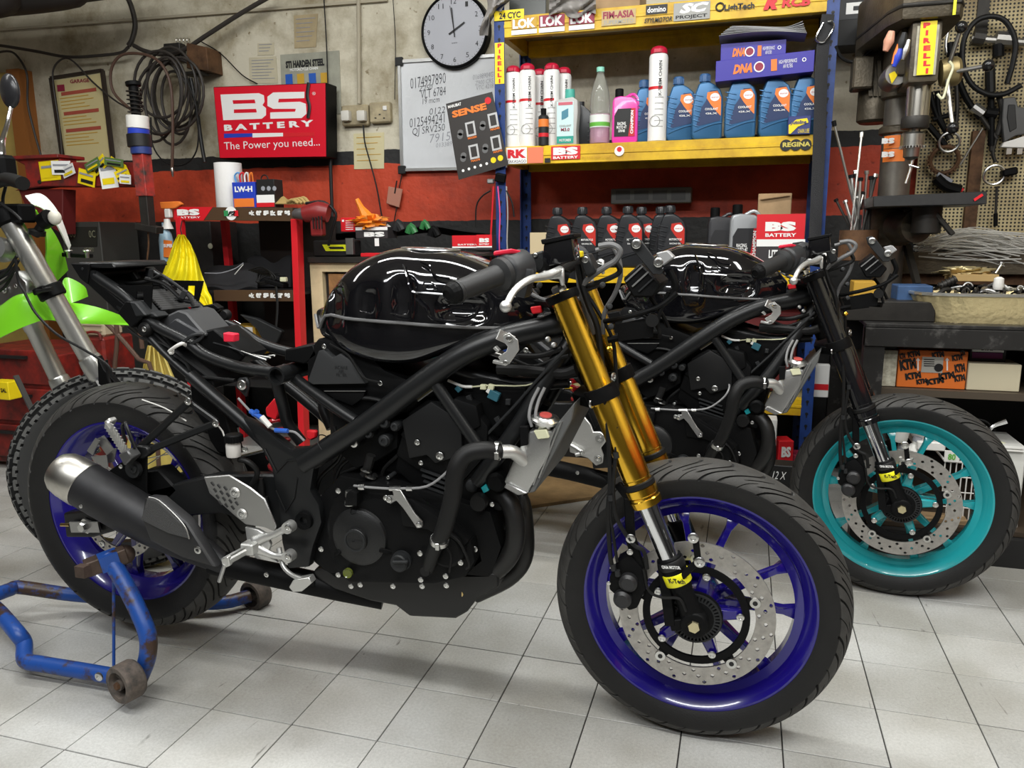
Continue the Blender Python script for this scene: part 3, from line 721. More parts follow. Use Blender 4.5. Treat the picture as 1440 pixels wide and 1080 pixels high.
    def oval(cen, d, rx, rz, n=28):
        u = V((0, 1, 0)); w_ = d.cross(u).normalized(); return [cen+u*rx*math.cos(2*PI*i/n)+w_*rz*math.sin(2*PI*i/n) for i in range(n)]
    def loft(rings, cap=True):
        m = M(); n = len(rings[0]); vs = [p for r in rings for p in r]; fs = []
        for i in range(len(rings)-1):
            for j in range(n): fs.append((i*n+j, i*n+(j+1) % n, (i+1)*n+(j+1) % n, (i+1)*n+j))
        if cap: fs += [tuple(range(n-1, -1, -1)), tuple((len(rings)-1)*n+j for j in range(n))]
        return m.add(vs, fs)
    L = (b_-a).length
    sil = loft([oval(a+d*L*t, d, rx, rz) for t, rx, rz in ((-.005, .045, .050), (.12, .049, .0535), (.40, .050, .0535), (.60, .047, .049), (.80, .040, .040), (1.02, .027, .026), (1.12, .022, .022))]).build('silencer', SILENC, R_, smooth=40)
    sil['label'] = 'scratched matt dark silencer'
    cp = loft([oval(a+d*L*t, d, rx, rz) for t, rx, rz in ((-.100, .028, .031), (-.095, .037, .042), (-.06, .045, .050), (-.01, .0485, .0535), (.095, .0505, .0555), (.102, .049, .054))]).build('silencer_end_cap', BRUSH, sil, smooth=40)
    cp['label'] = 'brushed steel end cap'
    for x, y in ((170, 656), (114, 712)): bolt(P(x, y, Ye-.055), sil, .0045)
    q = [(246, 708), (262, 702), (308, 735), (330, 785), (330, 808), (290, 796), (252, 775), (240, 742)]
    sh = M().prism([P(x, y, Ye-.062) for x, y in ((203, 700), (222, 702), (262, 735), (290, 780), (303, 800), (255, 785), (210, 762), (198, 728))], (0, .03, 0)).build('heat_shield', mat('heat_shield_black', (.014, .014, .015), .42), sil, bevel=.008, bseg=3)
    M().prism([P(x, y, Ye-.066) for x, y in ((207, 701), (222, 706), (258, 740), (266, 758), (236, 750), (198, 731))], (0, .006, 0)).build('mesh_inlay', mat('woven_carbon', (.055, .055, .055), .45, bump=.8, bscale=900), sil, bevel=.001)
    M().tube([P(x, y, Ye-.068) for x, y in ((209, 699), (224, 704), (250, 728), (262, 744), (266, 758))], .0013, 6, 3).build('inlay_edge', ALU, sil)
    bolt(P(279, 773, Ye-.06), sil, .0085)
    # link pipe, collector and headers
    M().tube([P(300, 790, .08), P(370, 805, .09), P(450, 822, .12), P(540, 838, .16)], [.028, .027, .027, .03], 18, 4).build('link_pipe', PLAST, R_)
    q = [(395, 752), (430, 800), (480, 812), (520, 826), (580, 832), (592, 866), (680, 866), (705, 842), (742, 832), (700, 800), (640, 800), (500, 800), (430, 770)]
    q = [(452, 800), (480, 826), (520, 838), (556, 855), (578, 869), (690, 869), (706, 855), (722, 838), (748, 832), (772, 822), (700, 795), (600, 800)]
    q = [(440, 812), (470, 830), (520, 846), (556, 853), (575, 868), (640, 871), (656, 862), (668, 846), (685, 836), (700, 828), (700, 806), (640, 800), (440, 800)]
    M().prism([P(x, y, .10) for x, y in q], (0, .20, 0)).build('exhaust_collector', mat('heat_black', (.006, .0058, .0055), .45), R_, bevel=.010, bseg=3)
    HB = mat('heat_black', (0, 0, 0))
    M().tube([P(690, 690, .14), P(712, 700, .12), P(724, 730, .11), P(722, 770, .11), P(700, 800, .12), P(655, 828, .15)], .0195, 18, 5).build('exhaust_header', HB, R_)
    M().tube([P(702, 688, .26), P(730, 700, .22), P(738, 745, .19), P(736, 785, .18), P(715, 812, .18), P(670, 835, .2)], .0195, 18, 5).build('exhaust_header', HB, R_)
    M().lathe([(.004, -.02), (.006, -.02), (.009, -.012), (.009, .004), (.012, .004), (.012, .012)], P(655, 830, .12), (0.2, 1, 0), 8).build('oxygen_sensor', mat('brass', (0, 0, 0)), R_)
    # ======== engine ========
    def eng(name, pts, Y0, dy, bev=.006, m_=ENG, par=None): return M().prism([P(x, y, Y0) for x, y in pts], (0, dy, 0)).build(name, m_, par or R_, bevel=bev, bseg=2)
    crank = eng('crankcase', [(448, 700), (478, 668), (600, 690), (690, 720), (705, 770), (690, 815), (470, 815), (440, 790)], .10, .24)
    cyl = eng('cylinder_block', [(566, 600), (640, 575), (720, 640), (705, 720), (600, 700), (555, 660)], .12, .20, .006)
    head = eng('cylinder_head', [(575, 580), (600, 562), (660, 568), (686, 600), (684, 640), (640, 690), (585, 660), (556, 640)], .112, .21, .006)
    eng('head_cover', [(560, 612), (590, 585), (640, 560), (670, 570), (676, 600), (600, 640)], .105, .22, .008, PLAST)
    # relief plates and fins
    for k in range(4):
        M().bar(P(592+k*2, 660+k*8, .108), P(636+k*2, 676+k*8, .108), .006, .004).build('cooling_fin', PLASTG, cyl)
    M().tube([P(x, y, .104) for x, y in ((580, 590), (600, 606), (610, 604), (618, 612), (642, 620))], .0018, 6).build('casting_rib', PLASTG, head)
    M().tube([P(x, y, .104) for x, y in ((590, 640), (600, 612), (596, 598))], .0018, 6).build('casting_rib', PLASTG, head)
    slabm = [(565, 592), (606, 565), (648, 592), (650, 640), (612, 652), (600, 640), (575, 645)]
    eng('side_cover', slabm, .10, .02, .003, mat('side_cover_grey', (.009, .0092, .0095), .42, spec=.3))
    for x, y, r in ((619, 641, .0085), (592, 651, .005), (587, 622, .006)): bolt(P(x, y, .098), head, r)
    # right crankcase cover
    cc = eng('clutch_case', [(462, 720), (470, 700), (490, 684), (530, 678), (565, 690), (590, 712), (630, 735), (662, 760), (668, 790), (655, 812), (610, 822), (490, 820), (470, 800), (460, 765)], .068, .05, .008)
    c0 = P(510, 752, .08)
    clutch = M().lathe([(0, -.035), (.0225, -.035), (.0245, -.033), (.0250, -.026), (.030, -.025), (.052, -.022), (.060, -.017), (.066, -.006), (.078, -.003), (.084, .003), (.084, .03)], c0, (0, 1, 0), 64)
    clutch = clutch.build('clutch_cover', mat('clutch_black', (.0075, .0078, .008), .42, bump=.15, bscale=500), R_, smooth=25)
    # raised ribs around the cover
    for k in range(3):
        an = math.radians(90+120*k+8); e = V((math.cos(an), 0, math.sin(an))); M().bar(c0+e*.050+V((0, -.019, 0)), c0+e*.080+V((0, -.002, 0)), .014, .010).build('cover_rib', ENG, clutch, bevel=.002)
    M().lathe([(.0195, -.0365), (.0235, -.0365), (.0235, -.034), (.0195, -.034), (.0195, -.0365)], c0, (0, 1, 0), 40).build('badge_rim', PLASTG, clutch)
    text('YAMAHA', c0+V((0, -.0353, 0)), .034, .007, PLASTG, clutch, bold=.02, thick=.0005)
    eng('cover_lug', [(484, 712), (486, 694), (494, 690), (502, 694), (502, 712)], .045, .05, .004)
    M().lathe([(0.004, 0), (.008, 0), (.009, .012), (.007, .014), (.008, .016), (.008, .022), (.011, .022), (.011, .03)], P(491, 690, .06), (0, 0, -1), 14).build('breather_fitting', STEEL, R_)
    # oil filler cap
    cap = M().lathe([(0, -.012), (.016, -.012), (.0185, -.009), (.0185, .004), (.021, .004), (.021, .010)], P(563, 790, .058), (0, 1, 0), 20).build('oil_filler_cap', PLASTG, R_, smooth=20)
    M().bar(P(552, 790, .042)+V((0, 0, 0)), P(574, 790, .042), .008, .006).build('cap_grip', PLASTG, cap, bevel=.002)
    for k in range(20):
        an = 2*PI*k/20; 
    M().lathe([(0, 0), (.008, 0), (.0105, -.002), (.0105, .004)], P(489, 806, .06), (0, 1, 0), 20).build('oil_sight_glass', mat('oil_glass', (.10, .12, .02), .1), R_)
    # water pump
    wp = M().lathe([(0, -.010), (.030, -.010), (.037, -.004), (.040, .006), (.040, .03)], P(628, 772, .06), (0, 1, 0), 36).build('water_pump', ENG, R_, smooth=25)
    eng('clutch_case_arm', [(560, 700), (578, 702), (640, 745), (660, 760), (650, 772), (600, 745), (566, 740)], .060, .03, .004)
    for x, y in ((452, 772), (476, 808), (494, 824), (507, 822), (553, 824), (594, 824), (592, 815), (591, 778), (628, 823), (627, 810), (648, 791), (625, 764), (580, 720), (543, 700), (476, 690)):
        bolt(P(x, y, .056), cc, .0058)
    for x, y, r in ((605, 799, .019),): M().lathe([(0, -.014), (.010, -.014), (.011, -.01), (.011, .03)], P(601, 800, .05), (0, 1, 0), 20).build('pump_spigot', RUB, wp)
    # clutch lever arm and cable
    la = M().prism([P(x, y, .05) for x, y in ((551, 688), (563, 689), (573, 706), (583, 722), (594, 734), (594, 742), (586, 743), (578, 731), (566, 714), (557, 704), (549, 709), (542, 704), (545, 697), (553, 697))], (0, .005, 0))
    la.build('clutch_release_arm', ALU, R_, bevel=.001); bolt(P(589, 738, .045), R_, .0055); bolt(P(547, 703, .048), R_, .0055)
    M().tube([P(498, 683, .06), P(515, 685, .055), P(545, 687, .055), P(562, 687, .055), P(600, 684, .055), P(628, 664, .06), P(640, 645, .07), P(648, 628, .12)], .0026, 8, 4).build('clutch_cable', mat('cable_grey', (.22, .22, .22), .4), R_)
    for x in (505, 548, 556, 572): M().tube([P(x, 685 if x < 540 else 687, .055), P(x+8, 685 if x < 540 else 687, .055)], .005 if x != 505 else .006, 8).build('cable_ferrule', STEEL, R_)
    # bolts and couplings behind the frame rail
    for x, y, r, k in ((498, 623, .009, 0), (518, 609, .009, 1), (540, 594, .010, 1), (540, 620, .010, 1), (555, 600, .008, 1), (546, 672, .004, 0)): 
        M().lathe([(0, -.006), (r*.8, -.006), (r*1.3, 0), (r*1.3, .03)], P(x, y, .098), (0, 1, 0), 16).build('engine_mount_bush', PLASTG, R_); bolt(P(x, y, .092), R_, r, black=bool(k))
    slab('engine_mount', [(478, 640), (500, 610), (540, 582), (560, 590), (560, 630), (530, 650), (500, 660)], .12, .04, ENG)
    for pts, r in (([(522, 640), (518, 655), (512, 668)], .010), ([(516, 664), (522, 672), (528, 668)], .006)): M().tube([P(x, y, .09) for x, y in pts], r, 10, 2).build('coolant_joint', RUB, R_)
    for x, y in ((515, 662), (521, 671)): M().ring(P(x, y, .085), .010, .0025, (.3, .2, 1), 16, 6).build('hose_clip', STEEL, R_)
    for pts in ([(470, 600), (480, 640), (452, 670), (445, 690)], [(500, 640), (480, 655), (470, 680), (466, 700)], [(560, 640), (540, 660), (536, 680)], [(530, 600), (520, 640), (505, 655), (480, 665)], [(470, 560), (520, 560), (560, 570), (590, 560)]):
        M().tube([P(x, y, .125) for x, y in pts], .0045, 8, 4).build('wiring_loom', RUB, R_)
    # dark upper engine: airbox, throttle bodies
    eng('airbox', [(430, 500), (445, 476), (500, 480), (540, 520), (600, 545), (590, 575), (520, 600), (470, 575), (432, 540)], .13, .17, .01, PLAST)
    eng('airbox_cover', [(432, 536), (447, 494), (455, 491), (468, 503), (478, 497), (492, 506), (514, 540), (440, 541)], .115, .03, .004, mat('airbox_grey', (.026, .027, .028), .5))
    text('INTAKE\nAIR\nFILTER', P(480, 522, .1145), .028, .022, PLASTG, R_, bold=.01)
    eng('airbox_clip', [(456, 550), (514, 550), (510, 560), (495, 571), (468, 560)], .12, .02, .002, PLAST)
    M().tube([P(456, 550, .118), P(514, 550, .118)], .0012, 6).build('airbox_seam', ALU, R_)
    eng('throttle_body', [(570, 530), (640, 520), (740, 545), (740, 600), (690, 620), (640, 560), (600, 560)], .14, .15, .008, PLAST)
    for i, (x, y, mt) in enumerate(((680, 544, CREAM), (691, 544, CREAM), (695, 556, mat('teal_connector', (.03, .12, .16), .4)), (689, 550, WHITEP), (645, 547, mat('teal_connector', (0, 0, 0))), (700, 590, PLASTG), (660, 560, PLASTG), (725, 605, PLASTG), (715, 565, PLASTG), (740, 555, PLASTG))):
        M().box(P(x, y, .13), (.012, .01, .010) if i != 2 else (.022, .012, .018), Euler((0, .2*i, 0)).to_matrix()).build('connector', mt, R_, bevel=.001)
    M().tube([P(630, 535, .13), P(650, 543, .13), P(664, 544, .13)], .003, 8, 3).build('wire_sleeve', WHITEP, R_)
    M().tube([P(664, 544, .13), P(690, 542, .13), P(740, 542, .13), P(770, 530, .15)], .0015, 6, 3).build('wire', CREAM, R_)
    for pts, r in (([(700, 478+40), (740, 520), (790, 525), (810, 520)], .012), ([(705, 510), (716, 525), (730, 524), (742, 526), (800, 528)], .006), ([(730, 500), (760, 500), (790, 490)], .006), ([(722, 505), (750, 515), (780, 505), (800, 500)], .004)):
        M().tube([P(x, y, .14) for x, y in pts], r, 10, 4).build('wiring_loom', RUB, R_)
    M().tube([P(798, 488, .12), P(755, 535, .12), P(720, 575, .12), P(678, 618, .12)], .0032, 8, 2).build('throttle_cable', PLASTG, R_)
    # bracket (bright) on the frame rail and angle sensor
    br = M().prism([P(x, y, .085) for x, y in ((704, 474), (716, 468), (728, 478), (730, 492), (716, 512), (708, 514), (700, 502), (712, 494), (714, 488))], (0, .003, 0)); br.bar(P(700, 470, .08), P(722, 480, .10), .004, .02)
    br.bar(P(696, 488, .09), P(702, 494, .09), .014, .006); br.bar(P(694, 508, .09), P(712, 512, .09), .012, .006)
    br = br.build('steel_bracket', ALUW, R_, bevel=.0008); bolt(P(716, 476, .083), br, .006); bolt(P(711, 510, .083), br, .005)
    slab('rectifier_tag', [(581, 556), (602, 538), (610, 547), (588, 564)], .10, .01, mat('dull_brass_tag', (.16, .14, .07), .5, .4), .001)
    M().tube([P(588, 564, .098), P(610, 548, .098)], .0015, 6).build('tag_edge', STEEL, R_)
    # added dark block, closes see-through gaps deep in the middle of the bike
    M().bb(.42, .70, .17, .26, .40, .72).build('engine_gap_filler', mat('deep_black', (.008, .008, .008), .8), R_, bevel=.02)
    # ======== shock, reservoir, red spring ========
    m = M(); a = P(385, 590, .21); b_ = P(400, 680, .21)
    m.tube([a+(b_-a)*(i/90)+V((.026*math.cos(i*.45), .026*math.sin(i*.45), 0)) for i in range(91)], .0055, 7)
    m.build('shock_spring', mat('deep_red_spring', (.42, .008, .015), .3, coat=.6), R_)
    slab('shock_mount', [(372, 575), (385, 560), (392, 580), (388, 592), (374, 586)], .14, .03, RED)
    slab('connector', [(430, 605), (444, 606), (444, 616), (436, 620), (430, 616)], .12, .012, RED)
    for a_, b2 in (((352, 578), (372, 590)), ((356, 583), (362, 578))): M().tube([P(*a_, .09), P(*b2, .09)], .0055, 8).build('connector', BLUEP, R_)
    M().tube([P(x, y, .09) for x, y in ((335, 560), (348, 574), (362, 588), (384, 603), (400, 606), (415, 608), (428, 620))], .0026, 8, 4).build('wire_sleeve', mat('cable_grey', (.22, .22, .22), .4), R_)
    M().tube([P(387, 605, .085), P(405, 606, .085)], .005, 8).build('connector', BLUEP, R_)
    M().tube([P(368, 586, .085), P(380, 600, .085)], .006, 8).build('connector_sleeve', WHITEP, R_)
    bolt(P(341, 541, .105), R_, .011); slab('seat_lock_bracket', [(330, 545), (334, 532), (346, 530), (350, 540), (345, 560), (338, 552)], .112, .01, PLASTG)
    # rear brake reservoir
    rs = M().lathe([(.0, -.003), (.0145, -.001), (.0155, .003), (.0155, .024), (.013, .030)], P(329, 641, .065), (0, 0, 1), 24).build('brake_fluid_reservoir', mat('milky_reservoir', (.50, .48, .45), .4), R_)
    rs['label'] = 'small white brake fluid reservoir'
    cpm = M().lathe([(.0165, 0), (.0178, .001), (.0178, .014), (.016, .0165), (0, .0168)], P(329, 621, .065), (0, 0, 1), 24)
    for k in range(20): an = 2*PI*k/20; cpm.box(P(329, 621, .065)+V((.0178*math.cos(an), .0178*math.sin(an), .007)), (.0025, .0025, .013))
    cpm.build('reservoir_cap', PLAST, rs)
    bolt(P(345, 632, .06), rs, .0065)
    M().tube([P(336, 646, .07), P(350, 650, .07), P(362, 665, .08), P(352, 686, .08)], .006, 10, 4).build('reservoir_hose', RUB, R_)
    # ======== rider footpeg assembly ========
    if plain: footplate(R_)
    else: footpegs(R_)
    bolt(P(375, 808, .07), R_, .006)
    slab('lower_fairing_bracket', [(330, 790), (400, 800), (440, 815), (442, 826), (400, 826), (340, 812)], .09, .01, PLAST)
    for x, y in ((369, 690), (376, 715)): M().lathe([(.007, 0), (.009, .01), (.006, .02), (.008, .03), (.005, .05)], P(x, y+14, .09), (0, 0, 1), 12).build('master_cylinder', RUB, R_)
    # ======== cooling hose, radiator ========
    h = M().tube([P(702, 636, .045), P(680, 633, .03), P(655, 640, .02), P(641, 662, .01), (P(636, 700, .01)), P(624, 745, .015), P(612, 770, .03), P(602, 800, .05)], [.0165, .017, .0175, .0175, .017, .0165, .014, .013], 20, 5).build('coolant_hose', RUB, R_)
    for a, b_ in (((700, 634, .044), (.2, 0, 1)), ((618, 760, .024), (.3, 0, 1))):
        q = P(*a); ax = (1, -.05, 0) if a[0] == 700 else (-.3, .3, -1)
        M().lathe([(.0168, -.005), (.0185, -.005), (.0185, .005), (.0168, .005), (.0168, -.005)], q, ax, 24).build('hose_clamp', STEEL, h)
        M().box(q+V((.004, -.018, -.004)), (.008, .012, .014)).build('clamp_screw', STEEL, h, bevel=.001)
    M().tube([P(705, 635, .045), P(722, 636, .06), P(740, 650, .09)], [.013, .013, .014], 16, 3).build('radiator_spout', ALUW, R_)
    # radiator: side tank facing the camera and core behind, spanning the bike
    rt = [(757, 604), (788, 602), (782, 640), (748, 694), (718, 690), (708, 680), (724, 634), (742, 606)]
    ra = M().prism([P(x, y, .075) for x, y in ((757, 604), (778, 606), (772, 640), (742, 694), (718, 690), (708, 678), (728, 634), (744, 606))], (0, .03, 0)).build('radiator', ALU, R_, bevel=.006, bseg=2)
    ra['label'] = 'bare aluminium radiator'
    q = [P(x, y, .08) for x, y in ((772, 610), (808, 566), (804, 590), (752, 692), (742, 694), (772, 640))]
    M().prism(q, (0, .27, 0)).build('radiator_core', mat('radiator_core_grey', (.16, .163, .16), .5, .6), ra, bevel=.002)
    for k in range(3):
        a = P(772+k*9, 612-k*10, .078); b_ = P(742+k*8, 692-k*10, .078); M().bar(a, b_, .004, .003).build('core_edge', ALU, ra)
    M().prism([P(x, y, .07) for x, y in ((708, 686), (713, 679), (742, 694), (728, 697))], (0, .022, 0)).build('radiator_foot', ALU, ra, bevel=.002)
    cpp = P(767, 588, .09)
    M().lathe([(.018, -.022), (.018, -.008), (.020, -.006)], cpp, (.15, -.2, 1), 24).build('filler_neck', STEEL, ra)
    rcp = M().lathe([(.020, -.008), (.026, -.006), (.0265, 0), (.021, .003), (.018, .006), (0, .007)], cpp, (.15, -.2, 1), 28)
    rcp.prism([cpp+V((.02, -.012, -.002)), cpp+V((.036, -.004, -.004)), cpp+V((.036, .006, -.004)), cpp+V((.02, .012, -.002))], (0, 0, -.004)); rcp.prism([cpp+V((-.02, -.012, .002)), cpp+V((-.034, -.004, .004)), cpp+V((-.034, .006, .004)), cpp+V((-.02, .012, .002))], (0, 0, -.004))
    rcp = rcp.build('radiator_cap', STEEL, ra)
    M().lathe([(0, .0085), (.0115, .0080), (.012, .0062)], cpp, (.15, -.2, 1), 24).build('cap_label', mat('cap_red', (.45, .07, .06), .4), rcp)
    slab('radiator_connector', [(750, 606), (768, 604), (772, 616), (756, 618)], .068, .01, CREAM, .001, ra)
    for k in (0, 1): M().tube([P(748+k*8, 600, .08), P(744+k*9, 585, .08), P(748+k*9, 565, .09), P(758+k*8, 545, .10)], .0032, 8, 4).build('wire_sleeve', mat('cable_grey', (0, 0, 0)), R_)
    slab('connector', [(730, 600), (742, 600), (742, 626), (732, 628)], .07, .012, PLAST, .001)
    # heavy dark down tube section of harness and horn / fan motor
    M().tube([P(760, 560, .2), P(720, 620, .2), P(690, 670, .2), P(668, 700, .2)], .026, 16, 3).build('radiator_duct', PLAST, R_)
    M().lathe([(0, -.010), (.014, -.010), (.020, -.002), (.020, .02)], P(698, 678, .10), (0, 1, 0), 24).build('fan_motor', PLAST, R_)
    M().lathe([(0, -.012), (.006, -.012), (.013, -.008), (.015, 0), (.015, .02)], P(665, 682, .12), (0, 1, 0), 20).build('thermostat_cap', PLASTG, R_)
    M().lathe([(.007, -.006), (.016, -.006), (.018, 0), (.018, .012)], P(673, 707, .09), (0, 1, 0), 24).build('rubber_grommet', RUB, R_); bolt(P(692, 709, .1), R_, .005)
    slab('tag', [(683, 681), (688, 690), (680, 694), (676, 686)], .10, .004, CYAN, .001)
    slab('oil_filter_housing', [(690, 735), (715, 742), (722, 770), (700, 778), (680, 768)], .14, .06, PLAST, .006)
    for x, y in ((656, 772), (660, 766), (668, 772)): bolt(P(x, y, .08), R_, .006)
    slab('sensor_block', [(655, 770), (675, 768), (680, 790), (668, 800), (656, 792)], .10, .03, PLAST, .004)
    for pts in ([(628, 750), (645, 762), (655, 780), (660, 795), (655, 800)], [(622, 765), (634, 780), (632, 805)]): M().tube([P(x, y, .05) for x, y in pts], .0025, 8, 4).build('sensor_wire', RUB, R_)
    # ======== tank ========
    st = [(447, 444, 458, 452, .060), (453, 425, 462, 472, .078), (462, 400, 444, 480, .10), (480, 374, 446, 495, .120), (505, 358, 449, 506, .132), (540, 348, 452, 513, .136), (580, 350, 455, 512, .134), (620, 354, 458, 500, .126), (655, 364, 460, 488, .112), (690, 380, 461, 478, .090), (725, 400, 461, 472, .066), (752, 425, 460, 468, .040)]
    st[0] = (447, 430, 442, 452, .055)
    rings = []; nn = 72
    for x, yt, ys, yb, hwd in st:
        X = P(x, ys, YC-hwd*.9).x; zt = P(x, yt, YC).z; zs = P(x, ys, YC-hwd).z; zb = P(x, yb, YC-hwd*.9).z; zt = max(zt, zs+.012)
        r = []
        for i in range(nn):
            an = 2*PI*i/nn; c_, s_ = math.cos(an), math.sin(an)
            if s_ >= 0: y = hwd*(abs(c_)**.62)*(1 if c_ > 0 else -1); z = zs+(zt-zs)*(s_**.80)
            else: y = hwd*(.97)*(abs(c_)**.16)*(1 if c_ > 0 else -1); z = zs+(zs-zb)*(-(-s_)**.40)
            r.append(V((X, YC+y, z)))
        rings.append(r)
    # resample along the length for a smooth skin
    fine = []
    cols = [catmull([r[i] for r in rings], 10) for i in range(nn)]
    for k in range(len(cols[0])): fine.append([cols[i][k] for i in range(nn)])
    # knee hollows: push the side in where the photo shows pressed panels
    pc = [(P(467, 428, .10), .022, .034, .012), (P(514, 428, .085), .022, .032, .010), (P(561, 424, .08), .023, .042, .012), (P(645, 436, .10), .048, .026, .020)]
    for r in fine:
        for i, v in enumerate(r):
            for c_, rx, rz, dp in pc:
                q = ((v.x-c_.x)/rx)**4+((v.z-c_.z)/rz)**4
                if q < 6 and abs(v.y-YC) > .03: v.y += (1 if v.y < YC else -1)*dp*1.25/(1+q*q*3)
    tank = loft(fine).build('fuel_tank', GLOSSB, R_, smooth=60); tank['label'] = 'gloss black pressed steel fuel tank'
    def onring(k, i, o=.001): v = fine[k][i]; return v+(v-V((v.x, YC, v.z))).normalized()*o
    nk = len(fine)
    M().tube([onring(k, nn//2, .005)+V((0, 0, .0)) for k in range(0, nk, 4)], .0032, 6).tube([onring(k, 0, .005) for k in range(0, nk, 4)], .0032, 6).build('tank_seam', mat('seam_highlight_grey', (.13, .13, .13), .35), tank)  # seam highlight put into the colour as a lighter grey
    # front recess ridge and filler ring
    def rid(pts, r=.0028, nm='pressed_ridge'):
        M().tube([P(x, y, Y) for x, y, Y in pts], r, 7, 3).build(nm, GLOSSB, tank)
    rid([(568, 372, .115), (574, 395, .098), (580, 410, .092), (600, 412, .09), (625, 414, .09)]); rid([(592, 368, .12), (604, 374, .11), (612, 388, .10), (632, 392, .10)])
    rid([(585, 420, .086), (600, 434, .084), (608, 448, .083), (640, 452, .09), (665, 446, .10), (674, 432, .11)], .0032)
    rid([(640, 444, .09), (655, 446, .096), (664, 443, .10)], .002); rid([(596, 397, .092), (598, 406, .09), (612, 406, .09), (608, 398, .092), (596, 397, .092)], .0015)
    rid([(549, 440, .076), (572, 442, .077), (574, 424, .078)], .0015); rid([(506, 438, .08), (524, 440, .08), (527, 425, .08)], .0015)
    tp = P(606, 352, YC)
    M().lathe([(.055, -.012), (.062, -.010), (.064, -.004), (.060, 0), (.040, .002), (.030, .004), (0, .006)], tp+V((0, 0, .0)), (.05, 0, 1), 44).build('filler_flange', GLOSSB, tank)
    M().ring(tp+V((0, 0, .002)), .060, .0026, (.05, 0, 1), 44).build('filler_ring', STEEL, tank)
    for x in (0,): M().tube([P(464, 484, .12), P(490, 500, .115), P(510, 530, .11), (P(535, 538, .11))], .0025, 6, 4).build('breather_hose', RUB, R_)
    for x, y in ((456, 487), (505, 493), (535, 539)): bolt(P(x, y, .115), R_, .005)
    slab('tank_mount', [(400, 492), (440, 484), (446, 500), (428, 512), (400, 508)], .13, .16, PLAST, .003)
    # ======== handlebar ========
    g0 = P(640, 411, -.135); g1 = P(706, 385, -.045); gd = (g1-g0).normalized()
    # top yoke risers and bar
    barc = lerp(A, V((A.x, 2*YC-A.y, A.z)), .5)+V((-.03, 0, .035))
    hb = M().tube([g0, g1, P(775, 372, .10), barc, V((P(775, 372, .10).x, 2*YC-.10, P(775, 372, .10).z)), V((g1.x, 2*YC-g1.y, g1.z)), V((g0.x, 2*YC-g0.y, g0.z))], .011, 16, 4).build('handlebar', PLAST, R_)
    for sy in (1, -1):
        def Q(p): p = V(p); return p if sy == 1 else V((p.x, 2*YC-p.y, p.z))
        a, b_ = Q(g0), Q(g1); d = (b_-a).normalized(); L = (b_-a).length
        gr = M().lathe([(.012, 0), (.0192, .001), (.0195, .006), (.0172, .009), (.0180, .05), (.0184, L-.012), (.022, L-.010), (.028, L-.006), (.028, L+.004), (.019, L+.006)], a, d, 28).build('handlebar_grip', mat('grip_rubber', (.014, .0145, .015), .5, bump=.12, bscale=700), R_)
        for k in range(3):
            pts = []
            for i in range(15):
                t = i/14; an = 2.6+1.1*k+.5*math.sin(t*9+k); u = d.orthogonal().normalized(); w_ = d.cross(u); pts.append(a+d*(.012+t*(L-.035))+(u*math.cos(an)+w_*math.sin(an))*.0184)
            M().tube(pts, .0017, 5).build('grip_ridge', PLASTG, gr)
        be = M().lathe([(0, -.016), (.008, -.016), (.009, -.018), (.0150, -.014), (.0182, -.006), (.0182, 0), (.012, .002)], a, d, 16).build('bar_end_weight', PLAST, gr, smooth=20)
        sw_ = M().tube([b_+d*.004, b_+d*.010, b_+d*.055], [.024, .0305, .029], 22).box(b_+d*.034+V((.004, 0, -.020)), (.046, .040, .050), Matrix.Rotation(.25, 3, 'Y')).build('switch_housing', mat('switch_grey', (.022, .023, .025), .42), R_, bevel=.004, bseg=2)
        M().prism([b_+V((-.016, .0, .029)), b_+V((.016, .004, .034)), b_+V((.030, .035, .028)), b_+V((.004, .045, .030))], (0, 0, .008)).build('kill_switch', REDB if sy == 1 else PLASTG, sw_, bevel=.002)
        # lever
        lv = [(711, 431, -.125), (724, 408, -.10), (745, 393, -.06), (768, 388, -.01), (790, 378, .03)]
        pts = [Q(P(*q)) for q in lv]
        l_ = M().tube(pts, [.0058, .0058, .0070, .0088, .0075], 12, 4, flat=.75).sph(pts[0], .0098)
        l_.prism([Q(P(x, y, .02)) for x, y in ((757, 383), (764, 380), (778, 383), (792, 376), (793, 402), (788, 402), (786, 392), (768, 394))], (0, .010*sy, 0))
        l_ = l_.build('brake_lever' if sy == 1 else 'clutch_lever', ALUW, R_, bevel=.002, smooth=50)
        # perch and master cylinder
        M().tube([Q(P(756, 372, .02)), Q(P(778, 384, .06)), Q(P(800, 390, .07))], [.012, .014, .011], 12, 2).build('lever_perch', PLAST, R_)
        if sy == 1:
            rv = M().prism([P(x, y, .03) for x, y in ((764, 342), (804, 334), (808, 366), (770, 376), (762, 368))], (0, .055, 0)).build('master_cylinder_reservoir', GLOSSB, R_, bevel=.005, bseg=2)
            M().prism([P(x, y, .026) for x, y in ((760, 337), (806, 328), (807, 334), (762, 344))], (0, .065, 0)).build('reservoir_lid', PLAST, rv, bevel=.0015)
            slab('perch_clamp', [(744, 358), (764, 352), (768, 372), (748, 376)], .05, .03, PLASTG)
            for x, y in ((753, 359), (758, 372)): bolt(P(x, y, .048), R_, .004)
    # instrument stack, cables around the headstock
    bolt(P(823, 365, .10), R_, .006)
    slab('ignition_housing', [(812, 360), (826, 356), (838, 382), (824, 390)], .14, .05, PLASTG)
    slab('banjo_cap', [(808, 353), (818, 353), (818, 362), (808, 362)], .12, .02, YEL, .002)
